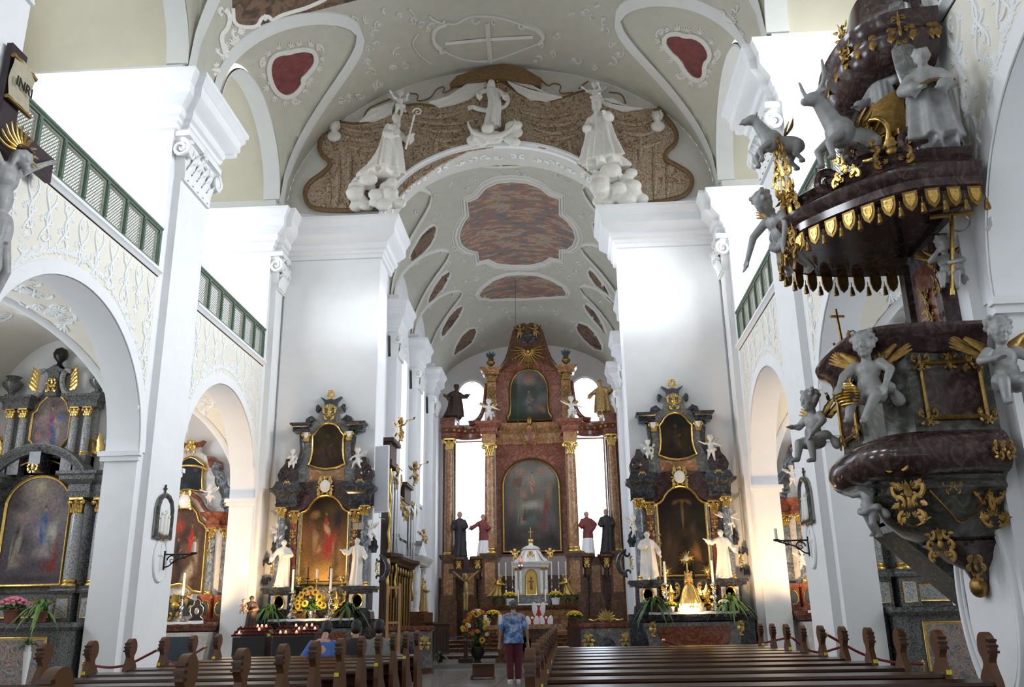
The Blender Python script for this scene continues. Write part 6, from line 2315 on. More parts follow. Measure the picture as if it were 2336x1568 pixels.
m.build('body', MAT['marble_white'], TB, 0)
for e in (-1, 1):
 for xc in (.40, .58):
  column(TB, e * xc, -.36, .38, 1.42, .055, 'marble_white', seg=14)
 m = MB()
 m.tube(smooth_line([(e * .62, -.2, 1.62), (e * .44, -.2, 1.74), (e * .30, -.2, 2.0), (e * .16, -.2, 2.08)], 2), .07, 7, flat=1.6)
 m.build('volute', MAT['marble_white'], TB, 50)
m = MB()
m.sweep([(-.68, .3), (-.68, -.40), (.68, -.40), (.68, .3)], [(-.1, 1.42), (0, 1.42), (.02, 1.50), (.07, 1.56), (.08, 1.62), (-.1, 1.66)])
m.build('cornice', MAT['marble_white'], TB, 30)
m = MB()
m.lathe([(.50, 1.60), (.44, 1.75), (.36, 2.0), (.34, 2.06), (.40, 2.10), (.28, 2.20), (.10, 2.26), (.08, 2.34), (.01, 2.34)], (0, -.02, 0), 20)
m.build('dome', MAT['marble_white'], TB, 40)
m = MB()
m.ell((0, -.02, 2.42), (.13, .13, .12), seg=12)
m.build('orb', MAT['gilding'], TB, 60)
m = MB()
m.box(-.014, .014, -.03, 0, 2.5, 2.95)
m.box(-.09, .09, -.03, 0, 2.76, 2.79)
m.build('cross', MAT['gilding'], TB, 0)
dr = half([(.19, .40), (.19, 1.05), (.15, 1.2), (.08, 1.27), (0, 1.29)])
m = MB()
m.prism(dr, -.34, -.28)
q = m.build('door', MAT['gilding'], TB, 0)
gilt_frame(TB, dr, -.33, .05, .05, 'door_frame')
m = MB()
m.cap((0, -.36, .62), (0, -.36, .95), .05, .035)
m.ell((0, -.37, 1.02), .045)
m.cap((-.09, -.36, .88), (.09, -.36, .88), .022, .022)
m.build('relief', MAT['gilding_old'], q, 60)
orn(TB, (0, -.42, 1.86), .34, .3, 15)
for (sx, lab) in ((-1.32, 'gilded kneeling angel at the end of the high altar table by the dark-robed statue'), (1.36, 'gilded kneeling angel at the end of the high altar table by the golden crown ornament')):
 b = saint(.95, 5, nod=.3, hair='curly', kneel=True)
 t = thing('kneeling_angel', lab, 'angel figure', (.09 + sx, 35.7, 2.36), -.7 if sx < 0 else .7, 'gilded angels beside the tabernacle')
 t.rotation_euler = (0, 0, 1.0 if sx < 0 else -1.0)
 link('body', fuse(b, 'body', .016, MAT['gilding']), t)
 for e in (-1, 1):
  mapmb(wing(.75, e), lambda x, y, z: (x, y + .02, z + .52)).build('wing', MAT['gilding'], t, 60)
for (sx, lab) in ((-.62, 'small gilded putto on the tabernacle cornice beside the hanging lamp'), (.74, 'small gilded putto on the tabernacle cornice away from the hanging lamp')):
 put_putto(lab, (.09 + sx, 35.45, 3.80), 0, .5, 'sit', 'gilding', 'gilding', 'gilded putti on the tabernacle')
c0 = None
for i, sx in enumerate((-1.25, -.98, -.72, .80, 1.08, 1.36)):
 lab = 'tall silver candlestick on the high altar, %s the tabernacle on the %s side' % (('third from', 'second from', 'next to', 'next to', 'second from', 'third from')[i], 'organ' if i < 3 else 'pulpit')
 if c0 is None:
  c0 = make_candlestick('altar_candlestick', lab, .62, .66, (.06 + sx, 35.85, 2.37), 'silver', 'high altar candlesticks', .10)
  ctall = c0
 else:
  copy_tree(c0, None, (.06 + sx, 35.85, 2.37), label=lab)
c1 = None
for sx, lab in ((-.92, 'low white candle on the high altar table, outer one on the organ side'), (-.46, 'low white candle on the high altar table, inner one on the organ side'), (.56, 'low white candle on the high altar table, inner one on the pulpit side'), (.95, 'low white candle on the high altar table, outer one on the pulpit side')):
 if c1 is None:
  c1 = make_candlestick('low_candlestick', lab, .12, .46, (.06 + sx, 34.95, 2.0), 'brass', 'low high altar candles', .07)
 else:
  copy_tree(c1, None, (.06 + sx, 34.95, 2.0), label=lab)
m_ = mum_pot('yellow_chrysanthemum', 'yellow chrysanthemum on the high altar table, beside the hanging lamp', (-.72, 34.95, 2.0), .42, seed=1, group='yellow chrysanthemums on the high altar')
copy_tree(m_, None, (1.0, 34.95, 2.0), label='yellow chrysanthemum on the high altar table, away from the hanging lamp')
for (sx, sd, lab) in ((-1.42, 3, 'bushy green plant at the high altar table end by the dark-robed statue'), (-1.1, 4, 'green foliage plant between yellow chrysanthemum and bushy plant on the high altar'), (1.36, 5, 'green foliage plant right of the yellow chrysanthemum, on the high altar'), (1.72, 6, 'bluish green plant at the high altar table end toward the golden crown')):
 lab = lab.replace('right of', 'next to')
 blade_plant('altar_plant', lab, (.09 + sx, 35.0, 2.0), .42, 40, sd, 'terracotta', droop=.8)
t = thing('sanctuary_lamp', 'silver sanctuary lamp hanging in front of the tabernacle', 'lamp', (-.22, 33.5, 3.35))
m = MB()
m.lathe([(.01, -.14), (.05, -.10), (.12, -.02), (.10, .04), (.05, .08), (.07, .12), (.03, .16)], seg=14)
m.build('bowl', MAT['silver'], t, 50)
m = MB()
for k in range(3):
 a = k * 2.1
 m.tube([(.1 * math.cos(a), .1 * math.sin(a), .03), (0, 0, .5)], .005, 4)
m.tube([(0, 0, .5), (0, 0, 11.28)], .006, 4)
m.build('chain', MAT['iron'], t)
m = MB()
m.lathe([(.035, .1), (.045, .2), (.04, .28), (.01, .28)], seg=10)
m.build('glass', MAT['red_glass_lit'], t, 50)
for (sx, sy, h, rb, lab, kw) in ((-2.98, 36.3, 1.75, 'robe_dark', 'dark-robed monk statue on the high altar, before the window by the cassocked priest pointing', dict(seed=2, hair='short')),
                                 (-1.98, 36.05, 1.62, 'robe_red', 'red-cassocked priest statue pointing outward, on the high altar window ledge', dict(seed=3, armR=((-.34, -.1, 1.22), (-.52, -.22, 1.12)))),
                                 (2.25, 36.05, 1.62, 'robe_red', 'red-cassocked priest statue with hand on hip, on the high altar window ledge', dict(seed=4, armL=((.36, .05, 1.2), (.24, -.12, 1.0)), turn=.4)),
                                 (3.06, 36.3, 1.72, 'robe_dark', 'dark-robed monk statue with hands folded, on the high altar by the outer column', dict(seed=5, hair='short', turn=-.5))):
 t = thing('priest_statue' if 'red' in rb else 'monk_statue', lab, 'statue', (.117 + sx * .974, sy, 3.92), 0)
 b = saint(h, nod=.15, **kw)
 me = fuse(b, 'figure', .028, MAT[rb])
 me.materials.append(MAT['skin_tone'])
 me.materials.append(MAT['linen'])
 k = h / 1.7
 for p in me.polygons:
  c = p.center
  if c.z > 1.49 * k and c.y < .03:
   p.material_index = 1
  elif 'red' in rb and c.z < .62 * k:
   p.material_index = 2
 link('figure', me, t)
for (sx, rz, lab) in ((-3.25, .5, 'seated dark angel with cloak on the high altar, above the monk beside the organ'), (3.2, -.5, 'seated pale angel with cloak on the high altar, above the monk by the outer column')):
 b = saint(1.75, 7, ((-.36, -.1, 1.2), (-.42, -.3, 1.02)), ((.36, .0, 1.25), (.5, -.1, 1.32)), hair='curly', kneel=True, cape=True)
 t = thing('angel_statue', lab, 'angel figure', (.117 + sx * .974, 36.5, 9.58), rz)
 link('body', fuse(b, 'body', .03, MAT['robe_gold' if sx > 0 else 'robe_brown']), t)
 for e in (-1, 1):
  mapmb(wing(1.1, e), lambda x, y, z: (x, y + .1, z + .85)).build('wing', MAT['gilding_old'], t, 60)
for (sx, lab) in ((-1.72, 'white putto before the upper pilaster of the high altar on the organ side'), (1.80, 'white putto before the upper pilaster of the high altar on the pulpit side')):
 put_putto(lab, (.117 + sx * .974, 36.2, 9.72), .2, .95, 'reach', 'statue_white', 'gilding', 'putti on the upper high altar', voxel=.02)
for (sx, lab) in ((-.34, 'angel with raised arm on the high altar summit, organ side'), (.34, 'angel with raised arm on the high altar summit, pulpit side')):
 put_putto(lab, (.117 + sx, 36.62, 13.35), -sx, .6, 'fly', 'robe_gold', 'gilding_old', 'angels on the high altar summit')
# ================================================================ ORGAN
OG = thing('choir_organ', 'dark wooden choir organ with silver pipes and gilded fretwork against the chancel wall', 'organ', (-3.1, 25.0, .0))
m = MB()
m.box(-.88, -.06, -1.8, 1.8, 0, 3.0)
m.build('lower_case', MAT['wood_dark'], OG, 0)
m = MB()
m.box(-.88, -.22, -1.8, 1.8, 3.0, 5.35)
m.box(-.92, .06, -1.86, -.85, 5.35, 5.5)
m.box(-.88, 0, -1.8, -.9, 5.5, 5.98)
m.box(-.94, .10, -1.9, -.8, 5.98, 6.08)
m.box(-.88, -.05, .75, 1.8, 4.75, 5.2)
m.box(-.92, .02, .7, 1.86, 5.2, 5.3)
m.build('upper_case', MAT['wood_dark'], OG, 0)
m = MB()
m.sweep([(-.9, -1.82), (.0, -1.82), (.12, -1.5), (.12, -1.2), (.02, -.9), (.02, .9), (.12, 1.2), (.12, 1.5), (0, 1.82), (-.9, 1.82)], [(-.2, 2.86), (.02, 2.86), (.06, 2.94), (.16, 3.0), (.18, 3.08), (-.2, 3.1)])
m.build('pipe_ledge', MAT['wood_dark'], OG, 30)
for (y0, y1, zt, bow, n) in ((-1.62, -1.0, 5.3, .16, 7), (-.85, -.1, 4.6, .02, 8), (-.05, .70, 4.4, .02, 8), (.95, 1.62, 4.75, .16, 7)):
 for i in range(n):
  u = (i + .5) / n
  y = y0 + (y1 - y0) * u
  k = 1 - abs(u - .5) * 2
  xx = .0 + bow * (1 - (2 * u - 1) ** 2)
  L = (zt - 3.1) * (.82 + .18 * k)
  rr = (y1 - y0) / n * .46
  m = MB()
  m.lathe([(.008, 0), (rr * .95, .42), (rr, .44), (rr, L), (rr * .8, L)], (xx, y, 3.1), 10)
  p = m.build('pipe', MAT['pipe_metal'], OG, 40)
  m = MB()
  m.box(xx + rr * .55, xx + rr * 1.06, y - rr * .5, y + rr * .5, 3.52, 3.60)
  m.build('pipe_mouth', MAT['wood_black'], p, 0)
for (y0, y1, z0, z1, xx, sd) in ((-1.72, -.92, 4.75, 5.34, .16, 1), (.85, 1.72, 4.25, 4.74, .15, 2), (-.85, -.1, 4.3, 4.7, .06, 3), (-.05, .7, 4.1, 4.6, .06, 4)):
 t = MB()
 w, h = y1 - y0, z1 - z0
 for i in range(4):
  for j in range(3):
   cscroll(t, -w / 2 + w * (i + .5) / 4, -h / 2 + h * (j + .5) / 3, h / 2.7, (i * 3 + j) * 1.3, 1 if (i + j) % 2 else -1, .022)
 t.tube([(-w / 2, 0, h / 2), (w / 2, 0, h / 2)], .02, 5)
 mapmb(t, lambda x, y, z: (xx - y, x + (y0 + y1) / 2, z + (z0 + z1) / 2)).build('gilded_fretwork', MAT['gilding'], OG, 60)
for yy in (-1.84, -.88, 1.84):
 m = MB()
 pts = [(.03 + .02 * math.sin(i * 1.3), yy + .02 * math.cos(i * 1.3), 2.0 + i * .12) for i in range(28 if yy < 0 else 23)]
 m.tube(pts, [.035 + .014 * (i % 2) for i in range(len(pts))], 6)
 m.build('gilded_edge', MAT['gilding'], OG, 60)
for k in range(9):
 m = MB()
 y = -1.6 + k * .4
 m.tube([(-.02, y, .7), (-.02, y, 2.8)], .035, 6)
 cscroll_m = MB()
 m.ell((-.0, y, 2.72), (.05, .07, .12))
 m.build('gilded_pilaster', MAT['gilding_old'], OG, 60)
for (yy, zz_, lab) in ((-1.0, 6.08, 'trumpeting angel figure on the taller organ tower'), (1.55, 5.3, 'trumpeting angel figure on the lower organ tower')):
 t = thing('trumpet_angel', lab, 'angel figure', (-3.0, 25.0 + yy, .30 + zz_ + .0), PI / 2 + .6, 'trumpeting angels on the organ')
 b = putto(.66, 'reach', arms=[((-.22, -.10, .32), (-.14, -.22, .46)), ((.22, -.05, .26), (.32, -.10, .20))])
 link('body', fuse(b, 'body', .012, MAT['robe_gold']), t)
 m = MB()
 m.tube([(-.06, -.10, .33), (-.16, -.34, .40)], [.008, .012], 6)
 m.lathe([(.012, 0), (.05, .06), (.045, .06)], (-.16, -.34, .38), 8)
 m.build('trumpet', MAT['gilding'], t, 60)
 for e in (-1, 1):
  mapmb(wing(.6, e), lambda x, y, z: (x, y + .03, z + .17)).build('wing', MAT['gilding_old'], t, 60)
t = thing('loudspeaker_panel', 'flat pale grey loudspeaker panel mounted beside the organ', 'loudspeaker', (0, 0, 0))
c = [PX(u, v, 20.85) for u, v in ((858, 1020), (889, 1017), (887, 1169), (855, 1171))]
m = MB()
m.prism(c, 20.75, 20.85)
m.build('cabinet', MAT['linen'], t, 0)
cx_, cz_ = sum(p[0] for p in c) / 4, sum(p[1] for p in c) / 4
m = MB()
m.prism([(cx_ + (p[0] - cx_) * .88, cz_ + (p[1] - cz_) * .97) for p in c], 20.742, 20.752)
m.build('grille', MAT['speaker_grey'], t, 0)
m = MB()
m.tube([(cx_, 20.84, cz_ + .5), (cx_ - .02, 21.0, cz_ + .5)], .02, 6)
m.tube([(cx_ - .04, 20.8, cz_ - .76), (cx_ - .04, 20.8, cz_ - .9), (cx_ + .1, 20.8, cz_ - .95)], .012, 6)
m.build('bracket', MAT['pipe_metal'], t)
# ================================================================ PULPIT
BEFORE_PULPIT = set(COL.objects)
PU_A = (5.54, 8.85)
PLAN = [(5.54, 7.92), (4.62, 7.92), (4.36, 8.10), (4.24, 8.45), (4.24, 9.2), (4.40, 9.62), (4.70, 9.78), (5.54, 9.78)]
def plan_section(plan, s, A=PU_A):
 return [(A[0] + (x - A[0]) * s, A[1] + (y - A[1]) * s) for x, y in plan]
def plan_loft(plan, prof, A=PU_A, cap=True):
 m = MB()
 n = len(plan)
 for (s, z) in prof:
  m.v += [(x, y, z) for x, y in plan_section(plan, s, A)]
 for j in range(len(prof) - 1):
  for i in range(n - 1):
   m.f.append((j * n + i, (j + 1) * n + i, (j + 1) * n + i + 1, j * n + i + 1))
 if cap:
  m.f.append(tuple(range(n)))
  m.f.append(tuple((len(prof) - 1) * n + i for i in range(n - 1, -1, -1)))
 return m
SM = [PLAN[0]] + smooth_line(PLAN, 2)[1:-1] + [PLAN[-1]]
PU = thing('pulpit', 'ornate dark marble pulpit with gilded carving and tasselled canopy on the nave pillar', 'pulpit', (5.54, 8.85, 0))
pl = lambda m, n, mt, sm=40, p=None: mapmb(m, lambda x, y, z: (x - 5.54, y - 8.85, z)).build(n, MAT[mt], p or PU, sm)
pl(plan_loft(PLAN, [(.955, 2.80), (.95, 2.84), (.94, 3.5), (.95, 3.55)]), 'parapet', 'marble_olive', 25)
pl(plan_loft(SM, [(.90, 2.40), (1.03, 2.44), (1.09, 2.50), (1.12, 2.58), (1.11, 2.67), (1.05, 2.75), (.97, 2.80)]), 'bulging_ring', 'marble_purple', 50)
pl(plan_loft(SM, [(.93, 3.52), (.98, 3.56), (1.0, 3.62), (1.03, 3.65), (1.10, 3.70), (1.12, 3.76), (1.10, 3.80), (.9, 3.80)]), 'rim', 'marble_purple', 40)
pl(plan_loft(SM, [(.40, 1.86), (.58, 1.96), (.70, 2.10), (.76, 2.24), (.88, 2.30), (.86, 2.36), (.94, 2.42)]), 'bowl', 'marble_olive', 40)
pl(plan_loft(SM, [(.03, 1.44), (.10, 1.52), (.14, 1.62), (.26, 1.70), (.34, 1.80), (.44, 1.86)]), 'console', 'marble_purple', 40)
pl(MB().ell((5.46, 8.85, 1.46), (.09, .12, .10)), 'pendant', 'gilding_old', 60)
faces = [((5.45, 7.92), (4.72, 7.92)), ((4.24, 8.52), (4.24, 9.15)), ((4.52, 9.70), (5.4, 9.78))]
def panel_on(a, b, z0, z1, off, name, mt, gilt=True, inset=None):
 a, b = Vector(plan_section([a], .948)[0]), Vector(plan_section([b], .948)[0])
 d = (b - a)
 L = d.length
 d.normalize()
 n = Vector((-d.y, d.x))
 if n.dot(Vector((5.54, 8.85)) - a) > 0:
  n = -n
 f = lambda x, y, z: (a.x + d.x * x - n.x * y, a.y + d.y * x - n.y * y, z)
 w, h = L, z1 - z0
 o = [(.06 * w, z0), (.94 * w, z0), (.94 * w, z1), (.06 * w, z1)]
 m = mapmb(MB().prism(o, -off, .02), f)
 q = pl(m, name, mt, 0)
 if gilt:
  m = MB()
  m.sweep(o[::1], [(-.02, 0), (-.02, -.02), (.0, -.035), (.02, -.02), (.02, 0)], True, 'xz', -off)
  pl(mapmb(m, f), 'gilt_frame', 'gilding_old', 40, q)
  for (cx_, cz_) in o + [(w / 2, z1)]:
   m = MB()
   rocaille(m, .16, .16, int(cx_ * 10), .012, -off - .02, 2)
   m = mapmb(m, lambda x, y, z: f(x + cx_, y, z + cz_))
   pl(m, 'gilded_scrollwork', 'gilding_old', 60, q)
 return f
f0 = panel_on(*faces[0], 2.92, 3.44, .02, 'panel', 'marble_purple')
f1 = panel_on(*faces[1], 2.92, 3.44, .02, 'panel', 'marble_purple')
f2 = panel_on(*faces[2], 2.92, 3.44, .02, 'panel', 'marble_purple')
def orn_at(p, yaw, w, h, seed, name='gilded_scrollwork', mt='gilding_old', n=None, th=None, sym=True):
 m = MB()
 rocaille(m, w, h, seed, th, 0, n, sym)
 q = mapmb(m, lambda x, y, z: (p[0] - 5.54 + x * math.cos(yaw) - y * math.sin(yaw), p[1] - 8.85 + x * math.sin(yaw) + y * math.cos(yaw), p[2] + z))
 return q.build(name, MAT[mt], PU, 60)
YW = -PI / 2          # facing -x (nave)
for (p, yaw, w, h, sd) in (((4.42, 8.0, 3.40), -.75, .16, .34, 1), ((4.42, 8.0, 2.56), -.75, .2, .18, 2), ((4.30, 9.5, 3.4), -2.0, .16, .3, 3), ((4.12, 8.85, 2.58), YW, .25, .16, 4), ((5.3, 7.86, 3.45), 0, .16, .3, 5), ((5.42, 7.76, 2.58), 0, .2, .16, 6),
       ((4.55, 8.12, 2.18), -.75, .34, .40, 7), ((5.38, 8.12, 2.16), 0, .3, .36, 8), ((4.98, 8.05, 2.30), -.1, .22, .10, 9), ((4.90, 8.35, 1.82), -.6, .26, .30, 10), ((5.30, 8.5, 1.62), -.3, .16, .22, 11), ((4.42, 8.85, 2.2), YW, .3, .3, 12)):
 orn_at(p, yaw, w, h, sd, n=3)
for (z0, pts) in ((0, [(4.75, 8.07, 2.28), (4.95, 8.14, 2.10), (5.10, 8.26, 1.98), (5.25, 8.16, 2.10), (5.36, 8.05, 2.28)]), (0, [(4.48, 8.2, 2.24), (4.5, 8.3, 2.06), (4.7, 8.45, 1.98), (4.8, 8.25, 2.06)])):
 m = MB()
 m.tube(smooth_line(pts, 2), .012, 5)
 pl(m, 'gilt_line', 'gilding_old', 60)
m = MB()
m.tube([(5.53, 8.85 + .62 * math.cos(a), 1.35 + .95 * math.sin(a)) for a in [i * 2 * PI / 40 for i in range(40)]], .045, 6, closed=True)
m.tube([(5.53, 8.85 + .54 * math.cos(a), 1.35 + .86 * math.sin(a)) for a in [i * 2 * PI / 40 for i in range(40)]], .02, 6, closed=True)
pl(m, 'oval_moulding', 'plaster_white', 60)
m = MB()
m.prism([(8.42, 3.78), (9.30, 3.78), (9.30, 4.9), (8.42, 4.9)], 5.44, 5.55, 'yz')
pl(m, 'back_board', 'marble_grey', 0)
m = MB()
m.prism([(8.56, 3.85), (9.14, 3.85), (9.14, 4.75), (8.56, 4.75)], 5.425, 5.45, 'yz')
pl(m, 'back_panel', 'marble_red', 0)
for yy in (8.42, 9.30):
 m = MB()
 m.box(5.36, 5.55, yy - .07, yy + .07, 3.78, 4.9)
 pl(m, 'back_pilaster', 'marble_purple', 0)
orn_at((5.40, 8.85, 4.20), YW, .26, .56, 13, n=4)
orn_at((5.36, 8.42, 4.45), YW, .22, .4, 14, n=3)
orn_at((5.30, 8.55, 3.98), YW, .14, .34, 15, n=3)
m = MB()
m.prism([(5.0, 2.5), (5.1, 2.5), (6.6, 1.30), (6.6, 1.02), (6.4, 1.02), (5.0, 2.16)], 9.82, 10.5)
pl(m, 'stair_flight', 'marble_olive', 0)
m = MB()
m.prism([(5.0, 2.20), (5.0, 2.08), (6.4, .94), (6.5, 1.04)], 9.79, 10.53)
pl(m, 'stair_moulding', 'marble_olive', 0)
for e_y in (9.82, 10.46):
 m = MB()
 m.prism([(5.0, 3.2), (5.0, 2.45), (6.6, 1.2), (6.6, 2.0)], e_y, e_y + .05)
 pl(m, 'stair_parapet', 'marble_olive', 0)
# ---- canopy
CPL = [(5.54, 7.42), (4.95, 7.40), (4.60, 7.55), (4.10, 8.02), (3.74, 8.50), (3.72, 9.10), (4.12, 9.6), (4.75, 9.74), (5.54, 9.75)]
CA = (5.54, 8.75)
CS = [CPL[0]] + smooth_line(CPL, 2)[1:-1] + [CPL[-1]]
pl(plan_loft(CS, [(.80, 4.98), (.96, 4.96), (1.0, 5.0), (1.0, 5.08), (1.03, 5.12), (1.05, 5.2), (1.02, 5.24), (.96, 5.26), (.93, 5.34), (.97, 5.40), (.94, 5.44), (.7, 5.46)], CA), 'canopy', 'marble_purple', 40)
m = plan_loft(CS, [(.985, 4.96), (.80, 5.02)], CA, False)
n_ = len(CS)
m.f.append(tuple(n_ + i for i in range(n_)))
pl(m, 'canopy_soffit', 'wood_dark', 0)
seg_pts = []
path = [Vector(p) for p in plan_section(CS, 1.0, CA)]
acc = [0.0]
for a, b in zip(path[:-1], path[1:]):
 acc.append(acc[-1] + (b - a).length)
NT = 22
lam = MB()
lam.prism([(-.085, 0), (.085, 0), (.085, -.10), (.06, -.17), (0, -.22), (-.06, -.17), (-.085, -.10)], -.012, .012)
lam_me = lam.mesh('lambrequin', MAT['gilding_old'], 0)
lami = MB()
lami.prism([(-.055, -.03), (.055, -.03), (.055, -.09), (.035, -.14), (0, -.175), (-.035, -.14), (-.055, -.09)], -.022, -.010)
cscroll(lami, 0, -.08, .07, 0, 1, .008, -.02)
cscroll(lami, 0, -.08, .07, 0, -1, .008, -.02)
lami_me = lami.mesh('lambrequin_relief', MAT['gilding'], 0)
tas = MB()
tas.lathe([(.006, 0), (.006, -.05), (.022, -.07), (.02, -.085), (.03, -.12), (.034, -.16), (.005, -.165)], seg=10)
tas_me = tas.mesh('tassel', MAT['gilding_old'], 40)
for i in range(NT):
 s = acc[-1] * (i + .5) / NT
 k = max(j for j in range(len(acc)) if acc[j] <= s)
 k = min(k, len(path) - 2)
 u = (s - acc[k]) / (acc[k + 1] - acc[k])
 p = path[k].lerp(path[k + 1], u)
 d = (path[k + 1] - path[k]).normalized()
 yaw = math.atan2(d.y, d.x) + PI
 lo = link('lambrequin', lam_me, PU)
 lo.location = (p.x - 5.54, p.y - 8.85, 4.97)
 lo.rotation_euler = (0, 0, yaw)
 lo.scale = (.86, 1, .9)
 re = link('relief', lami_me, lo)
 s2 = acc[-1] * i / NT
 k = min(max(j for j in range(len(acc)) if acc[j] <= s2), len(path) - 2)
 p = path[k].lerp(path[k + 1], (s2 - acc[k]) / (acc[k + 1] - acc[k]))
 to = link('tassel', tas_me, PU)
 to.location = (p.x - 5.54, p.y - 8.85, 4.90)
for (p, yaw, w, h, sd) in (((3.80, 8.5, 5.30), -1.3, .4, .5, 21), ((3.76, 8.5, 5.62), -1.2, .3, .5, 22), ((4.28, 7.85, 5.42), -.9, .34, .3, 23), ((4.7, 7.55, 5.45), -.4, .5, .3, 24), ((3.74, 9.0, 5.3), -1.8, .3, .4, 25), ((3.76, 8.5, 4.95), -1.2, .26, .3, 26), ((3.76, 8.5, 5.95), -1.2, .22, .4, 27)):
 orn_at(p, yaw, w, h, sd, mt='gilding' if sd < 24 else 'gilding_old', n=4)
for (c, r_) in (((4.12, 8.05, 5.36), .14), ((4.38, 7.78, 5.52), .12), ((4.9, 7.5, 5.5), .14)):
 m = MB()
 spiral(m, c, r_, 1.6, .05, 'y', 0, 1)
 m.tube(smooth_line([c, (c[0] + .3, c[1] - .05, c[2] + .05), (c[0] + .55, c[1] + .1, c[2] - .02)], 2), .06, 7)
 pl(m, 'canopy_volute', 'marble_purple', 50)
m = MB()
m.prism([(4.55, 5.44), (5.54, 5.44), (5.54, 5.62), (4.65, 5.58)], 7.75, 9.5)
pl(m, 'canopy_deck', 'slate_blue', 0)
m = MB()
m.box(5.36, 5.56, 8.0, 9.5, 5.44, 7.5)
pl(m, 'upper_back_board', 'marble_purple', 0)
for yy in (7.86, 9.5):
 m = MB()
 pts = smooth_line([(5.0, yy, 5.5), (5.28, yy, 5.62), (5.36, yy, 6.0), (5.22, yy, 6.35), (5.16, yy, 6.7), (5.22, yy, 7.3)], 2)
 m.tube(pts, [.20, .22, .20, .17, .15, .15, .13], 8, flat=.6)
 spiral(m, (5.10, yy - .1, 5.62), .16, 1.5, .06, 'y', 0, 1)
 spiral(m, (5.3, yy - .1, 6.28), .17, 1.4, .06, 'y', PI, -1)
 pl(m, 'scroll_bracket', 'marble_grey', 50)
 orn_at((5.1, yy - .14, 6.9), -.3, .16, .4, 31, n=3)
CPT = [(5.56, 7.72), (5.05, 7.75), (4.72, 8.0), (4.58, 8.4), (4.58, 9.0), (4.75, 9.35), (5.56, 9.55)]
CTS = [CPT[0]] + smooth_line(CPT, 2)[1:-1] + [CPT[-1]]
pl(plan_loft(CTS, [(.62, 6.60), (.80, 6.62), (.92, 6.72), (1.0, 6.84), (1.02, 6.92), (.98, 6.98), (1.04, 7.06), (1.06, 7.14), (.9, 7.18), (.7, 7.45), (.55, 7.9)], CA), 'crowning_baldachin', 'marble_purple', 40)
for i in range(14):
 q = plan_section(CTS, 1.0, CA)[1 + int(i * (len(CTS) - 3) / 13)]
 m = MB()
 leaf(m, (0, 0, 0), -PI / 2, .20, .06, .1)
 a = math.atan2(q[1] - CA[1], q[0] - CA[0]) + PI / 2
 m = mapmb(m, lambda x, y, z: (q[0] + x * math.cos(a) - y * math.sin(a), q[1] + x * math.sin(a) + y * math.cos(a), z + 6.98))
 pl(m, 'gilded_leaf', 'gilding_old', 60)
orn_at((4.62, 8.2, 7.1), -1.2, .22, .45, 33, n=4)
orn_at((5.25, 8.1, 6.3), -.4, .3, .6, 34, n=4)
# ---- figures on and around the pulpit
put_putto('grey putto embracing a golden beehive, on the pulpit corner', (4.26, 7.98, 3.16), -.55, .95, 'sit', 'statue_grey', 'gilding_old', 'putti on the pulpit', arms=[((-.22, -.10, .20), (-.24, -.22, .08)), ((.22, -.04, .22), (.18, -.14, .06))], legs=[((-.14, -.18, -.05), (-.22, -.16, -.26)), ((.08, -.20, -.06), (-.05, -.24, -.30))], voxel=.010)
t = thing('beehive', 'golden ribbed beehive held by the seated pulpit putto', 'beehive', (4.0, 7.94, 3.04))
m = MB()
m.lathe([(.02, 0)] + [(.11 * math.sin(.5 + 2.4 * i / 18) + (.012 if i % 2 else 0), .24 * i / 18) for i in range(19)] + [(.01, .26)], seg=18)
m.build('hive', MAT['gilding'], t, 30)
m = MB()
m.lathe([(.025, 0), (.03, .012), (.0, .014)], (0, 0, 0), 10)
mapmb(m, lambda x, y, z: (x, -.11 - z, .08 + y)).build('entrance', MAT['wood_black'], t)
put_putto('grey putto in golden shirt sitting at the wall end of the pulpit', (5.50, 7.60, 3.14), -.1, .95, 'sit', 'statue_grey', 'gilding_old', 'putti on the pulpit', voxel=.010)
put_putto('grey putto with golden breastplate on the chancel side of the pulpit', (4.06, 9.42, 3.0), -1.1, .88, 'sit', 'statue_grey', 'gilding_old', 'putti on the pulpit', voxel=.011)
put_putto('small grey putto peering from under the pulpit bowl', (4.36, 8.75, 2.18), -1.2, .62, 'fly', 'statue_grey', None, 'putti on the pulpit', voxel=.010)
tp = put_putto('grey putto seated on the pulpit back board, holding a golden tau cross', (5.36, 8.12, 4.35), -.35, .66, 'sit', 'statue_grey', 'gilding_old', 'putti on the pulpit', arms=[((-.22, -.12, .24), (-.14, -.24, .30)), ((.22, -.08, .20), (.05, -.22, .14))], voxel=.010)
t = thing('tau_cross', 'tall golden cross with ring, carried by the putto under the pulpit canopy', 'cross', (5.38, 8.0, 4.12), -.35)
m = MB()
m.tube([(-.06, 0, 0), (.06, 0, .84)], .022, 7)
m.tube([(-.14, 0, .86), (.26, 0, .83)], .026, 7)
m.build('cross', MAT['gilding'], t, 50)
m = MB()
m.tube([(.12 + .09 * math.cos(a), 0, .74 + .09 * math.sin(a)) for a in [i * PI / 8 for i in range(-6, 10)]], .010, 6)
m.build('ring', MAT['silver'], t, 60)
put_putto('dark putto holding an anchor, on the pulpit rim near the chancel', (4.75, 9.62, 3.98), -2.4, .46, 'fly', 'gilding_old', None, 'putti on the pulpit', voxel=.010)
t = thing('anchor', 'small wooden anchor held by the putto on the pulpit rim', 'anchor', (4.62, 9.62, 4.0), .6)
m = MB()
m.tube([(0, 0, 0), (-.05, 0, .55)], .018, 6)
m.tube([(-.16, 0, .44), (.08, 0, .48)], .016, 6)
m.tube(smooth_line([(-.16, 0, .12), (-.10, 0, .02), (.02, 0, -.02), (.14, 0, .04), (.18, 0, .16)], 2), .016, 6)
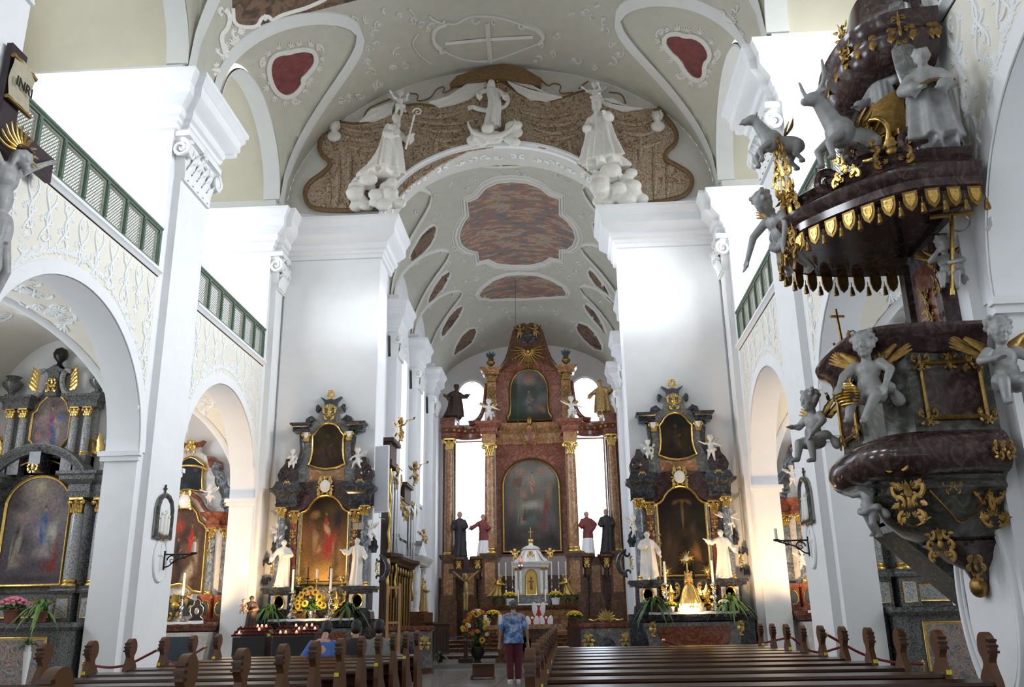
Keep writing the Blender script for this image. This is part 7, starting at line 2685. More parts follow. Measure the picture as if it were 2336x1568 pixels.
m.build('anchor_body', MAT['gilding_old'], t, 60)
b = putto(.95, 'reach', arms=[((-.26, -.16, .22), (-.34, -.34, .02)), ((.22, -.12, .20), (.16, -.22, .04))], nod=.4)
t = thing('leaning_angel', 'grey angel leaning out over the canopy corner with arm stretched down', 'angel figure', (3.80, 8.80, 5.06), -1.0)
t.rotation_euler = (.55, 0, -1.0)
link('body', fuse(b, 'body', .013, MAT['statue_grey']), t)
for e in (-1, 1):
 mapmb(wing(.8, e), lambda x, y, z: (x, y + .06, z + .25)).build('wing', MAT['gilding_old'], t, 60)
def beast(name, label, loc, rz, s, kind, wings=True):
 m = MB()
 m.ell((0, .20, .10), (.17, .30, .19))
 m.ell((0, -.10, .20), (.18, .20, .22))
 m.cap((0, -.16, .28), (0, -.34, .58), .14, .095)
 m.ell((0, -.42, .64), (.085, .16, .10), (.35, 0, 0))
 m.ell((0, -.55, .58), (.06, .07, .055))
 for e in (-1, 1):
  m.cap((e * .10, -.2, .10), (e * .12, -.38, -.05), .075, .05)
  m.cap((e * .12, -.38, -.05), (e * .12, -.34, -.24), .05, .035)
  m.ell((e * .12, -.37, -.26), (.045, .06, .03))
  m.cap((e * .12, .30, .05), (e * .16, .24, -.14), .10, .06)
  m.cap((e * .16, .24, -.14), (e * .15, .38, -.28), .05, .035)
  m.ell((e * .15, .34, -.29), (.045, .06, .03))
  m.ell((e * .11, -.36, .70), (.06, .02, .03))
  if kind == 'bull':
   m.tube(smooth_line([(e * .05, -.38, .72), (e * .22, -.38, .80), (e * .26, -.42, 1.06)], 2), [.04, .034, .016], 6)
  elif kind == 'lion':
   for k in range(6):
    a = k * 1.05
    m.ell((.11 * math.cos(a) * e, -.28 + .03 * k, .5 + .12 * math.sin(a)), .07)
 if kind == 'eagle':
  m.cap((0, -.56, .62), (0, -.66, .54), .05, .015)
 m.v = [(x * s, y * s, z * s) for x, y, z in m.v]
 t = thing(name, label, 'beast figure', loc, rz)
 link('body', fuse(m, 'body', .016 * max(s, .8), MAT['statue_grey']), t)
 if wings:
  for e in (-1, 1):
   mapmb(wing(.95 * s, e), lambda x, y, z: (x, y + .05, z + .22 * s)).build('wing', MAT['gilding_old'], t, 60)
 return t
beast('bull_figure', 'winged grey bull with horns rearing on the pulpit canopy', (4.42, 8.0, 5.74), -1.25, .82, 'bull')
beast('eagle_figure', 'grey eagle-headed beast on the canopy corner ornament', (3.78, 8.6, 6.05), -1.5, .62, 'eagle')
beast('lion_figure', 'small grey lion lying behind the canopy bull', (4.95, 8.6, 5.75), -2.0, .6, 'lion', False)
t = thing('chariot', 'dark gilded chariot with spoked wheels on top of the pulpit canopy', 'chariot', (5.06, 8.25, 5.60), -1.0)
m = MB()
m.grid(lambda u, v: ((.30 + .05 * v) * math.cos(PI * (.15 + 1.7 * u)), .34 * math.sin(PI * (.15 + 1.7 * u)), .22 + .55 * v * (.7 + .3 * math.cos(PI * (.15 + 1.7 * u)))), 24, 4)
m.box(-.3, .3, -.32, .32, .18, .24)
m.build('basket', MAT['gilding_old'], t, 40)
for e in (-1, 1):
 m = MB()
 m.tube([(.22 * math.cos(a), e * .38, .24 + .22 * math.sin(a)) for a in [i * PI / 12 for i in range(24)]], .03, 7, closed=True)
 m.ell((0, e * .38, .24), (.05, .05, .05))
 w = m.build('wheel', MAT['gilding'], t, 60)
 for k in range(8):
  m = MB()
  a = k * PI / 4
  m.tube([(.04 * math.cos(a), e * .38, .24 + .04 * math.sin(a)), (.21 * math.cos(a), e * .38, .24 + .21 * math.sin(a))], [.012, .02], 6)
  m.build('spoke', MAT['gilding_old'], w, 60)
b = saint(.95, 6, ((-.32, -.1, 1.1), (-.36, -.3, 1.0)), ((.32, .05, 1.3), (.30, .1, 1.5)), hair='long', beard=True, cape=True, turn=-.3)
statue('prophet_statue', 'bearded grey prophet standing in the chariot on the pulpit canopy', 'statue', b, .014, MAT['statue_grey'], (5.0, 8.25, 5.86), -1.0)
b = saint(1.25, 9, ((-.30, -.15, 1.12), (-.12, -.34, 1.02)), ((.30, -.12, 1.12), (.14, -.34, .98)), hair='curly', kneel=True, cape=True, wide=1.1)
statue('draped_figure_statue', 'large grey draped figure with open book seated on the scroll bracket of the pulpit canopy', 'statue', b, .018, MAT['statue_grey'], (5.18, 7.55, 5.42), -.35)
t = thing('open_book', 'open book resting on the lap of the draped canopy figure', 'book', (5.14, 7.28, 6.02), -.35)
for e in (-1, 1):
 m = MB()
 m.cbox((e * .10, 0, .0), .2, .02, .14, (-.9, e * .25, 0))
 m.build('page', MAT['gilding_old'], t, 0)
PU.location = (5.54, 9.27, 0)
PU.scale = (.88, .97, 1.03)
for o in COL.objects:
 if o not in BEFORE_PULPIT and o.parent is None and o is not PU:
  x, y, z = o.location
  o.location = (5.54 + (x - 5.54) * .88, 9.27 + (y - 8.85) * .97, z * 1.03)
# ================================================================ PEWS
def pew_end_outline():
 return [(.32, 0), (-.14, 0), (-.16, .4), (-.17, .62), (-.15, .78), (-.09, .88), (-.07, .94), (-.12, .99), (-.135, 1.06), (-.09, 1.14), (-.02, 1.17), (.05, 1.15), (.09, 1.08), (.08, 1.0), (.03, .95), (.03, .90), (.10, .84), (.15, .74), (.16, .62), (.30, .50), (.36, .42), (.34, .2)]
def make_pew(x0, x1, label, group, Y):
 cx_ = (x0 + x1) / 2
 L = x1 - x0
 t = thing('church_pew', label, 'pew', (cx_, Y, 0), 0, group)
 em = MB()
 em.prism(smooth_loop(pew_end_outline(), 1), -.03, .03, 'yz')
 eme = em.mesh('pew_end', MAT['wood_pew_end'], 30)
 tg = MB()
 tg.box(-.03, .03, -.185, -.16, .80, .86)
 for e in (-1, 1):
  o = link('pew_end', eme, t)
  o.location = (e * (L / 2 - .03), 0, 0)
  m = MB()
  for k in range(3):
   m.box(e * (L / 2 - .03) - .035, e * (L / 2 - .03) + .035, -.150 + .01 * k, -.09, 1.0 + .045 * k, 1.02 + .045 * k)
  m.build('carved_notch', MAT['wood_pew'], o, 0).location = (-o.location.x, 0, 0)
 m = MB()
 m.sweep([(-L / 2 + .06, -.02), (L / 2 - .06, -.02)], [(-.05, .74), (.06, .72), (.10, .73), (.115, .755), (.10, .78), (-.05, .80)])
 m.build('top_rail', MAT['wood_pew'], t, 40)
 for (z0, z1, y) in ((.55, .725, -.03), (.38, .535, -.01)):
  m = MB()
  m.box(-L / 2 + .06, L / 2 - .06, y - .015, y + .015, z0, z1)
  m.build('back_board', MAT['wood_pew'], t, 0)
 m = MB()
 m.sweep([(-L / 2 + .06, .0), (L / 2 - .06, .0)], [(-.36, .42), (.02, .40), (.02, .43), (-.34, .455), (-.37, .45)])
 m.build('seat', MAT['wood_pew'], t, 40)
 m = MB()
 m.box(-L / 2 + .06, L / 2 - .06, -.40, -.24, .13, .18)
 m.build('kneeler', MAT['wood_pew'], t, 0)
 m = MB()
 m.box(-L / 2 + .06, L / 2 - .06, -.20, -.06, .62, .64)
 m.build('book_shelf', MAT['wood_pew'], t, 0)
 return t, eme
tagm = MB()
tagm.box(-.022, .022, -.012, 0, -.02, .02)
tag_me = tagm.mesh('number_tag', MAT['yellow_tag'], 0)
ROWS = [4.25] + [5.72 + .97 * k for k in range(10)]
for (x0, x1, lab, grp, rows, ends) in ((-4.05, -.85, 'dark wooden pew in the block across the aisle from the pulpit', 'pews across from the pulpit', ROWS, (1, -1)), (1.2, 4.78, 'dark wooden pew in the block on the pulpit side of the aisle', 'pews on the pulpit side', ROWS[1:] + [15.42, 16.39], (-1, 1))):
 p0_ = None
 for i, y in enumerate(rows):
  if p0_ is None:
   p0_, _e = make_pew(x0, x1, lab, grp, y)
   t = p0_
  else:
   t = copy_tree(p0_, None, ((x0 + x1) / 2, y, 0))
  t.location.z = -.10 + SLOPE * y
  t.scale.z = .957
 allp = [o for o in COL.objects if o.parent is None and o.get('group') == grp]
 for i, t in enumerate(sorted(allp, key=lambda o: o.location.y)):
  nn = len(allp) - i
  t['label'] = '%s pew from the chancel, in the block %s' % (('front', 'second', 'third', 'fourth', 'fifth', 'sixth', 'seventh', 'eighth', 'ninth', 'tenth', 'eleventh', 'twelfth')[nn - 1], lab.split('block ')[1])
  for e in ends:
   if (i + (e > 0)) % 2 == 0:
    o = link('number_tag', tag_me, t)
    o.location = (e * ((x1 - x0) / 2 - .03), -.155, .80)
# ================================================================ PEOPLE
def person_body(h=1.62, arms=None, stout=1.15):
 m = MB()
 w = stout
 m.ell((0, 0, .92), (.17 * w, .13 * w, .15))
 m.ell((0, .0, 1.12), (.16 * w, .12 * w, .18))
 m.ell((0, .0, 1.30), (.18 * w, .11 * w, .14))
 m.cap((-.13, 0, 1.38), (.13, 0, 1.38), .065, .065)
 m.cap((0, 0, 1.40), (0, -.01, 1.50), .055, .05)
 for e in (-1, 1):
  m.cap((e * .09, 0, .90), (e * .085, -.01, .48), .095 * w, .062 * w)
  m.cap((e * .085, -.01, .48), (e * .085, .02, .09), .062 * w, .042)
  m.cap((e * .085, .02, .04), (e * .10, -.14, .03), .042, .035)
  el = (e * .27 * w ** .5, .03, 1.08)
  ha = (e * .29 * w ** .5, -.04, .84)
  m.cap((e * .19 * w ** .5, 0, 1.36), el, .055, .045)
  m.cap(el, ha, .043, .030)
  hand(m, ha, (0, -.1, -1), 1.0, e)
 head(m, (0, -.015, 1.585), 0, 0, 1.0, None)
 k = h / 1.69
 m.v = [(x * k, y * k, z * k) for x, y, z in m.v]
 return m, k
t = thing('person', 'woman in printed blue blouse and maroon trousers walking up the aisle, seen from behind', 'person', (.31, 19.6, .135), PI + .12)
b, k = person_body(1.60)
link('body', fuse(b, 'body', .014, MAT['skin_tone'], 2), t)
m = MB()
robe(m, [(0, 0, .80, .225, .165), (0, 0, .95, .21, .155), (0, 0, 1.12, .195, .14), (0, 0, 1.30, .205, .13), (0, 0, 1.40, .16, .10), (0, 0, 1.435, .075, .07)], 7, .035, 4, 18, 36)
for e in (-1, 1):
 m.cap((e * .17, 0, 1.345), (e * .275, .025, 1.13), .078, .070)
m.v = [(x * k, y * k, z * k) for x, y, z in m.v]
link('blouse', fuse(m, 'blouse', .014, MAT['blouse_print'], 2), t)
m = MB()
m.ell((0, 0, .88), (.20, .15, .14))
for e in (-1, 1):
 m.cap((e * .095, 0, .84), (e * .092, -.01, .46), .112, .085)
 m.cap((e * .092, -.01, .46), (e * .088, .02, .11), .085, .075)
m.v = [(x * k, y * k, z * k) for x, y, z in m.v]
link('trousers', fuse(m, 'trousers', .014, MAT['trousers_maroon'], 2), t)
m = MB()
m.ell((0, .012, 1.615), (.098, .105, .108))
for i in range(16):
 a = i * 2.4
 m.ell((.075 * math.cos(a), .035 + .065 * math.sin(a), 1.58 + .1 * (i / 16)), .032)
m.v = [(x * k, y * k, z * k) for x, y, z in m.v]
link('hair', fuse(m, 'hair', .012, MAT['hair_grey'], 1), t)
for e in (-1, 1):
 m = MB()
 m.cap((e * .081, .03, .035), (e * .095, -.15, .03), .045, .04)
 m.build('shoe', MAT['linen'], t, 60)
def sitter(label, X, Y, shirt, hairm, lean=.15):
 t = thing('person', label, 'person', (X, Y, .49), PI)
 m = MB()
 m.ell((0, 0, .08), (.17, .14, .11))
 m.ell((0, -.02 - lean * .2, .30), (.16, .115, .2))
 m.ell((0, -.03 - lean * .4, .48), (.19, .11, .12))
 m.cap((0, -.03 - lean * .5, .56), (0, -.06 - lean * .7, .68), .055, .05)
 for e in (-1, 1):
  m.cap((e * .09, 0, .06), (e * .11, -.42, .06), .085, .06)
  m.cap((e * .11, -.42, .06), (e * .11, -.40, -.36), .058, .042)
  m.cap((e * .11, -.40, -.39), (e * .11, -.54, -.405), .035, .03)
  el = (e * .26, -.10, .28)
  ha = (e * .14, -.32, .20)
  m.cap((e * .18, -.03 - lean * .4, .52), el, .055, .045)
  m.cap(el, ha, .043, .03)
  hand(m, ha, (-e * .4, -.8, -.1), 1.0, e)
 head(m, (0, -.07 - lean * .8, .765), 0, lean, 1.0, None)
 link('body', fuse(m, 'body', .015, MAT['skin_tone'], 2), t)
 m = MB()
 robe(m, [(0, 0, .02, .21, .17), (0, -.01 - lean * .1, .2, .19, .145), (0, -.02 - lean * .3, .40, .205, .135), (0, -.03 - lean * .4, .53, .19, .11), (0, -.03 - lean * .5, .60, .08, .075)], 6, .04, 3, 14, 32)
 for e in (-1, 1):
  m.cap((e * .17, -.03 - lean * .4, .50), (e * .26, -.09, .30), .075, .07)
 link('shirt', fuse(m, 'shirt', .015, MAT[shirt], 2), t)
 m = MB()
 for e in (-1, 1):
  m.cap((e * .09, 0, .06), (e * .11, -.42, .06), .095, .075)
  m.cap((e * .11, -.42, .06), (e * .11, -.40, -.34), .075, .065)
 link('trousers', fuse(m, 'trousers', .016, MAT['shirt_black'], 2), t)
 m = MB()
 m.ell((0, -.05 - lean * .8, .79), (.092, .10, .10))
 m.ell((0, -.02 - lean * .8, .74), (.085, .08, .09))
 link('hair', fuse(m, 'hair', .012, MAT[hairm], 1), t)
sitter('person in bright blue shirt bending forward in a pew', -2.55, 14.9, 'shirt_blue', 'hair_dark', .55)
sitter('dark-haired person in black sitting between blue and grey shirts', -2.02, 15.1, 'shirt_black', 'hair_dark', .1)
sitter('dark-haired person in grey shirt sitting in a pew near the ladder stand', -1.60, 14.95, 'shirt_grey', 'hair_dark', .05)
# ================================================================ FIGURES AND THINGS ON THE SIDE ALTARS
WH = 'statue_white'
for (x, y, lab, kw, rz) in ((-4.98, 20.55, 'white monk statue with open arm, on the rosary altar by the warm pillar', dict(seed=21, armR=((-.34, -.08, 1.14), (-.42, -.2, .98)), armL=((.30, -.06, 1.16), (.10, -.24, 1.14)), turn=.4, hood=True), .15),
       (-3.28, 20.55, 'white monk statue with raised hand, on the rosary altar beside the organ', dict(seed=22, armR=((-.30, -.12, 1.18), (-.46, -.28, 1.26)), armL=((.30, -.04, 1.12), (.40, -.24, 1.0)), turn=-.4, hood=True), -.1),
       (3.28, 20.55, 'white monk statue with hands at chest, on the crucifixion altar beside the chancel', dict(seed=23, armR=((-.30, -.1, 1.16), (-.06, -.26, 1.2)), armL=((.34, -.02, 1.14), (.40, -.12, .92)), turn=.1, hood=True, cape=True), .1),
       (4.92, 20.55, 'white monk statue with outstretched arm, on the crucifixion altar by the warm pillar', dict(seed=24, armR=((-.34, -.08, 1.26), (-.54, -.16, 1.36)), armL=((.34, .0, 1.16), (.46, -.2, .96)), turn=.3, hood=True), -.1)):
 statue('monk_statue', lab, 'statue', saint(1.04, **kw), .013, MAT[WH], (x, y, 2.155), rz)
for (x, y, z, lab, kw) in ((-5.16, 20.62, 3.28, 'white putto on the rosary altar column above the monk with open arm', dict(pose='sit', rz=.3, h=.50)), (-3.02, 20.62, 3.30, 'white putto with an open book on the rosary altar', dict(pose='sprawl', rz=-.5, h=.50)),
                           (3.02, 20.62, 3.28, 'white putto beside the crucifixion altar column next to the chancel', dict(pose='reach', rz=.5, h=.50)), (5.12, 20.62, 3.34, 'white putto reaching out on the crucifixion altar, above the arm-stretching monk', dict(pose='reach', rz=-.2, h=.55)),
                           (-4.93, 20.62, 5.0, 'white putto on the upper rosary altar volute by the warm pillar', dict(pose='sit', rz=.2, h=.50)), (-3.36, 20.62, 4.98, 'white putto on the upper rosary altar volute beside the organ', dict(pose='sprawl', rz=-.3, h=.50)),
                           (3.44, 20.62, 4.98, 'white putto on the upper crucifixion altar volute beside the chancel', dict(pose='sit', rz=.2, h=.50)), (4.88, 20.62, 5.02, 'white putto with spread arms on the upper crucifixion altar volute', dict(pose='reach', rz=-.2, h=.55)),
                           (-6.78, 20.45, 4.22, 'white putto standing on the crimson altar volute near votive candles', dict(pose='fly', rz=-.3, h=.46)), (6.6, 20.45, 4.3, 'white putto on the upper volute of the crimson altar near the sconce', dict(pose='reach', rz=.2, h=.46)), (6.62, 20.42, 2.45, 'white putto low on the crimson altar column near the sconce', dict(pose='sprawl', rz=.2, h=.46))):
 put_putto(lab, (x, y, z), mat_=WH, wings=WH, voxel=.010, **kw)
t = thing('open_book', 'small open book held by the putto on the rosary altar', 'book', (-3.26, 20.48, 3.48), .2)
for e in (-1, 1):
 m = MB()
 m.cbox((e * .06, 0, 0), .12, .012, .15, (.2, 0, e * .3))
 m.build('page', MAT['parchment'], t, 0)
cs = make_candlestick('altar_candlestick', 'silver candlestick with white candle beside the sunflower bouquet, nearer the open-armed monk', .56, .50, (-4.60, 20.12, 1.47), 'silver', None, .12)
copy_tree(cs, None, (-3.75, 20.12, 1.47), label='silver candlestick with white candle beside the sunflower bouquet, nearer the organ')
copy_tree(cs, None, (3.58, 20.12, 1.47), label='silver candlestick with white candle beside the golden mantle, nearer the chancel')
copy_tree(cs, None, (4.60, 20.12, 1.47), label='silver candlestick with white candle beside the golden mantle, nearer the warm pillar')
copy_tree(cs, None, (-7.10, 20.2, 1.45), label='silver candlestick with white candle on the crimson altar table')
c2 = make_candlestick('altar_candlestick', 'tall thin candlestick with short white candle behind the sunflower bouquet', .86, .22, (-4.16, 20.45, 1.47), 'brass', None, .09)
for (x, y, lab) in ((-4.42, 20.66, 'thin black candlestick before the rosary painting, nearer the open-armed monk'), (-3.92, 20.66, 'thin black candlestick before the rosary painting, nearer the organ'), (4.28, 20.66, 'thin black candlestick beside the golden monstrance')):
 t = thing('black_candlestick', lab, 'candlestick', (x, y, 2.165), 0, 'black candlesticks')
 m = MB()
 m.lathe([(.06, 0), (.05, .02), (.015, .05), (.012, .16), (.05, .18), (.05, .19), (.012, .2)], seg=12)
 m.build('stick', MAT['iron'], t, 50)
 m = MB()
 m.lathe([(.016, .18), (.016, .44), (.004, .445)], seg=8)
 m.build('candle', MAT['wood_black'], t, 50)
for (x, lab) in ((-4.62, 'small golden sunburst before the rosary painting, nearer the open-armed monk'), (-3.62, 'small golden sunburst before the rosary painting, nearer the organ'), (3.66, 'small golden sunburst before the crucifixion painting, nearer the chancel'), (4.58, 'small golden sunburst before the crucifixion painting, nearer the warm pillar')):
 t = thing('sunburst_ornament', lab, 'ornament', (x, 20.62, 2.165), 0, 'golden sunbursts on the side altars')
 m = MB()
 for i in range(14):
  a = i * 2 * PI / 14
  L = .14 if i % 2 else .10
  m.tube([(.04 * math.cos(a), 0, .18 + .04 * math.sin(a)), (L * math.cos(a), 0, .18 + L * math.sin(a))], [.016, .005], 5)
 m.build('rays', MAT['gilding'], t, 60)
 m = MB()
 m.ell((0, -.015, .18), (.06, .025, .06))
 m.lathe([(.05, 0), (.045, .015), (.012, .04), (.012, .12)], seg=10)
 m.build('core', MAT['gilding'], t, 60)
for (x, lab) in ((-4.52, 'gilded oval reliquary behind the candlestick, nearer the open-armed monk'), (-3.68, 'gilded oval reliquary behind the candlestick, nearer the organ'), (3.72, 'gilded oval reliquary behind the candlestick, nearer the chancel'), (4.50, 'gilded oval reliquary behind the candlestick, nearer the warm pillar')):
 t = thing('reliquary', lab, 'reliquary', (x, 20.5, 1.47), 0, 'gilded reliquaries')
 m = MB()
 m.ell((0, 0, .36), (.10, .04, .15), seg=14, rings=10)
 m.build('case', MAT['gilding_old'], t, 60)
 o = orn(t, (0, -.03, .34), .34, .50, 8, n=4)
 m = MB()
 m.box(-.16, .16, -.06, .06, 0, .12)
 m.build('base', MAT['gilding_old'], t, 0)
t = thing('mantled_figure', 'small crowned figure in a wide golden mantle on the crucifixion altar', 'statue', (4.10, 20.25, 1.47))
m = MB()
robe(m, [(0, 0, .16, .25, .16), (0, 0, .30, .20, .14), (0, 0, .45, .15, .11), (0, 0, .56, .09, .08), (0, 0, .60, .05, .05)], 7, .09, 3, 16, 36)
link('mantle', fuse(m, 'mantle', .011, MAT['gilding']), t)
m = MB()
head(m, (0, -.01, .70), 0, 0, .9, 'long', False, 'crown')
link('head', fuse(m, 'head', .009, MAT['robe_gold']), t)
m = MB()
m.box(-.30, .30, -.18, .16, 0, .08)
m.box(-.26, .26, -.15, .14, .08, .165)
m.build('pedestal', MAT['silver'], t, 0)
orn(t, (0, -.16, .09), .5, .14, 6, 'gilding', n=2)
t = thing('monstrance', 'golden rayed monstrance rising behind the mantled figure', 'monstrance', (4.12, 20.52, 2.165))
m = MB()
m.lathe([(.10, 0), (.08, .02), (.02, .06), (.02, .14), (.04, .17), (.016, .20), (.016, .34)], seg=12)
m.build('stem', MAT['gilding'], t, 50)
m = MB()
for i in range(28):
 a = i * 2 * PI / 28
 L = .17 if i % 2 else .13
 m.tube([(.05 * math.cos(a), 0, .44 + .05 * math.sin(a)), (L * math.cos(a), 0, .44 + L * math.sin(a))], [.008, .003], 4)
m.build('rays', MAT['gilding'], t, 60)
m = MB()
m.ell((0, -.01, .44), (.055, .03, .055), seg=14, rings=10)
m.build('lunette', MAT['petal_white'], t, 60)
blade_plant('potted_fern', 'arching green fern on the rosary altar, below the open-armed monk', (-5.05, 20.05, 1.47), .62, 80, 1, droop=1.35)
blade_plant('potted_fern', 'arching green fern on the rosary altar, below the monk beside the organ', (-3.32, 20.05, 1.47), .62, 80, 2, droop=1.35)
blade_plant('potted_fern', 'arching green fern on the crucifixion altar, nearer the chancel', (3.30, 20.05, 1.47), .62, 80, 3, droop=1.35)
blade_plant('potted_fern', 'large pale fern on the crucifixion altar, nearer the warm pillar', (4.95, 20.2, 1.47), .66, 90, 4, leaf_m='leaf_light', droop=1.2)
mum_pot('potted_flower', 'small yellow flower in white pot on the crucifixion altar', (3.66, 20.02, 1.47), .18, seed=4)
mum_pot('potted_flower', 'small white flower in white pot on the crucifixion altar', (4.78, 20.02, 1.47), .2, petal='petal_white', seed=5)
blade_plant('spider_plant', 'striped spider plant in dark red pot on the speckled altar table', (-6.92, 14.4, 1.41), .62, 60, 6, droop=1.2, leaf_m='leaf_light')
blade_plant('trailing_plant', 'green plant in slender stand before the speckled altar front', (-6.85, 14.05, .98), .30, 46, 7, 'pot_white', potsize=.06)
m = MB()
m.lathe([(.10, -.98), (.03, -.9), (.025, -.5), (.045, -.2), (.06, 0)], seg=10)
m.build('stand', MAT['pot_white'], [o for o in COL.objects if o.name.startswith('trailing_plant')][0], 50)
blade_plant('altar_plant', 'green plant on the crimson altar table next to the sconce pillar', (-7.45, 20.15, 1.45), .3, 40, 8)
mum_pot('pink_geranium', 'pink geranium with dark leaves on the speckled altar table', (-7.40, 14.4, 1.41), .34, petal='petal_pink', pot='terracotta', seed=9)
t = mum_pot('white_orchid', 'white orchid in white pot on the altar behind the pulpit', (7.32, 14.4, 1.41), .18, petal='petal_white', seed=10)
def sunflower(mb_p, mb_c, c, r, n):
 n = Vector(n).normalized()
 q = n.to_track_quat('Z', 'X').to_matrix()
 for k in range(14):
  a = k * 2 * PI / 14
  d = q @ Vector((math.cos(a), math.sin(a), .15))
  p0 = Vector(c) + d * r * .35
  p1 = Vector(c) + d * r
  mb_p.tube([p0, (p0 + p1) / 2, p1], [r * .08, r * .15, r * .03], 5)
 mb_c.ell(c, (r * .42, r * .42, r * .42), seg=8, rings=6)
def bouquet(name, label, loc, spec, w, h, seed, vase='silver', vh=.2):
 r = random.Random(seed)
 t = thing(name, label, 'bouquet', loc)
 m = MB()
 m.lathe([(vh * .35, 0), (vh * .2, vh * .2), (vh * .45, vh * .6), (vh * .38, vh), (.01, vh * .9)], seg=16)
 m.build('vase', MAT[vase], t, 50)
 m = MB()
 for i in range(70):
  a, e = r.uniform(0, 2 * PI), r.uniform(.1, 1.5)
  L = r.uniform(.3, .95)
  c = (math.cos(a) * math.cos(e) * w * L, math.sin(a) * math.cos(e) * w * .6 * L, vh + math.sin(e) * h * L * .9)
  m.ell(c, (.09 * w + .03, .035, .012), (r.uniform(-.7, .7), r.uniform(-.9, .9), a), seg=6, rings=4)
  if i % 3 == 0:
   m.tube([(0, 0, vh * .8), c], .006, 4)
 m.build('foliage', MAT['leaf_green'], t, 180)['kind'] = 'stuff'
 for (kind, n, rr) in spec:
  for i in range(n):
   a, e = r.uniform(0, 2 * PI), r.uniform(.15, 1.5)
   d = Vector((math.cos(a) * math.cos(e), -abs(math.sin(a) * math.cos(e)) * .8 - .15, math.sin(e)))
   c = (d.x * w, d.y * w * .7, vh + d.z * h)
   if kind == 'sun':
    mp, mc = MB(), MB()
    sunflower(mp, mc, c, rr, (d.x * .6, -1, d.z * .5))
    o = mp.build('sunflower', MAT['petal_yellow'], t, 60)
    mc.build('seed_disc', MAT['seed_brown'], o, 60)
   else:
    mp = MB()
    for k in range(9):
     b_ = k * 2.4
     mp.ell((c[0] + math.cos(b_) * rr * .5, c[1] - .3 * rr, c[2] + math.sin(b_) * rr * .5), (rr * .5, rr * .4, rr * .5), seg=6, rings=5)
    mp.build('bloom', MAT[kind], t, 60)
 return t
bouquet('sunflower_bouquet', 'sunflower bouquet in a silver bowl on the rosary altar table', (-4.16, 20.1, 1.47), [('sun', 13, .085), ('petal_orange', 5, .035), ('petal_pink', 3, .03), ('petal_white', 3, .03)], .34, .46, 5, vh=.16)
bouquet('floor_bouquet', 'large autumn flower arrangement in a dark vase on the chancel step', (-1.05, 25.75, .30), [('petal_yellow', 9, .07), ('petal_orange', 12, .06), ('petal_red', 8, .06), ('petal_white', 8, .055), ('sun', 4, .09)], .50, .95, 8, 'wood_black', .42)
t = thing('framed_reliquary', 'black and silver scrolled reliquary frame on the crimson altar table', 'reliquary', (-6.74, 20.2, 1.45))
m = MB()
m.prism(half([(.17, 0), (.15, .06), (.09, .10), (.15, .20), (.14, .30), (.07, .36), (.06, .44), (0, .48)]), -.03, .03)
m.build('frame', MAT['wood_black'], t, 0)
m = MB()
m.tube([(x, -.035, z) for x, z in half([(.17, .01), (.15, .06), (.09, .10), (.15, .20), (.14, .30), (.07, .36), (.06, .44), (0, .48)])], .014, 6, closed=True)
m.ell((0, -.035, .22), (.055, .012, .07))
m.build('silver_trim', MAT['silver'], t, 60)
t = thing('friar_statue', 'brown-robed friar statue carrying a child, on a pedestal near the votive candles', 'statue', (-5.30, 19.55, 1.16))
b = saint(.78, 31, ((-.28, -.1, 1.16), (-.12, -.26, 1.14)), ((.30, -.06, 1.14), (.12, -.26, 1.06)), turn=.4, hair='tonsure')
link('figure', fuse(b, 'figure', .011, MAT['robe_brown']), t)
link('child', fuse(mapmb(putto(.34, 'sit', turn=.3), lambda x, y, z: (x - .12, y - .14, z + .50)), 'child', .008, MAT['skin_tone']), t)
m = MB()
m.lathe([(.20, -1.16), (.20, -1.05), (.13, -1.0), (.13, -.12), (.19, -.06), (.19, 0)], seg=8)
m.build('pedestal', MAT['wood_dark'], t, 30)
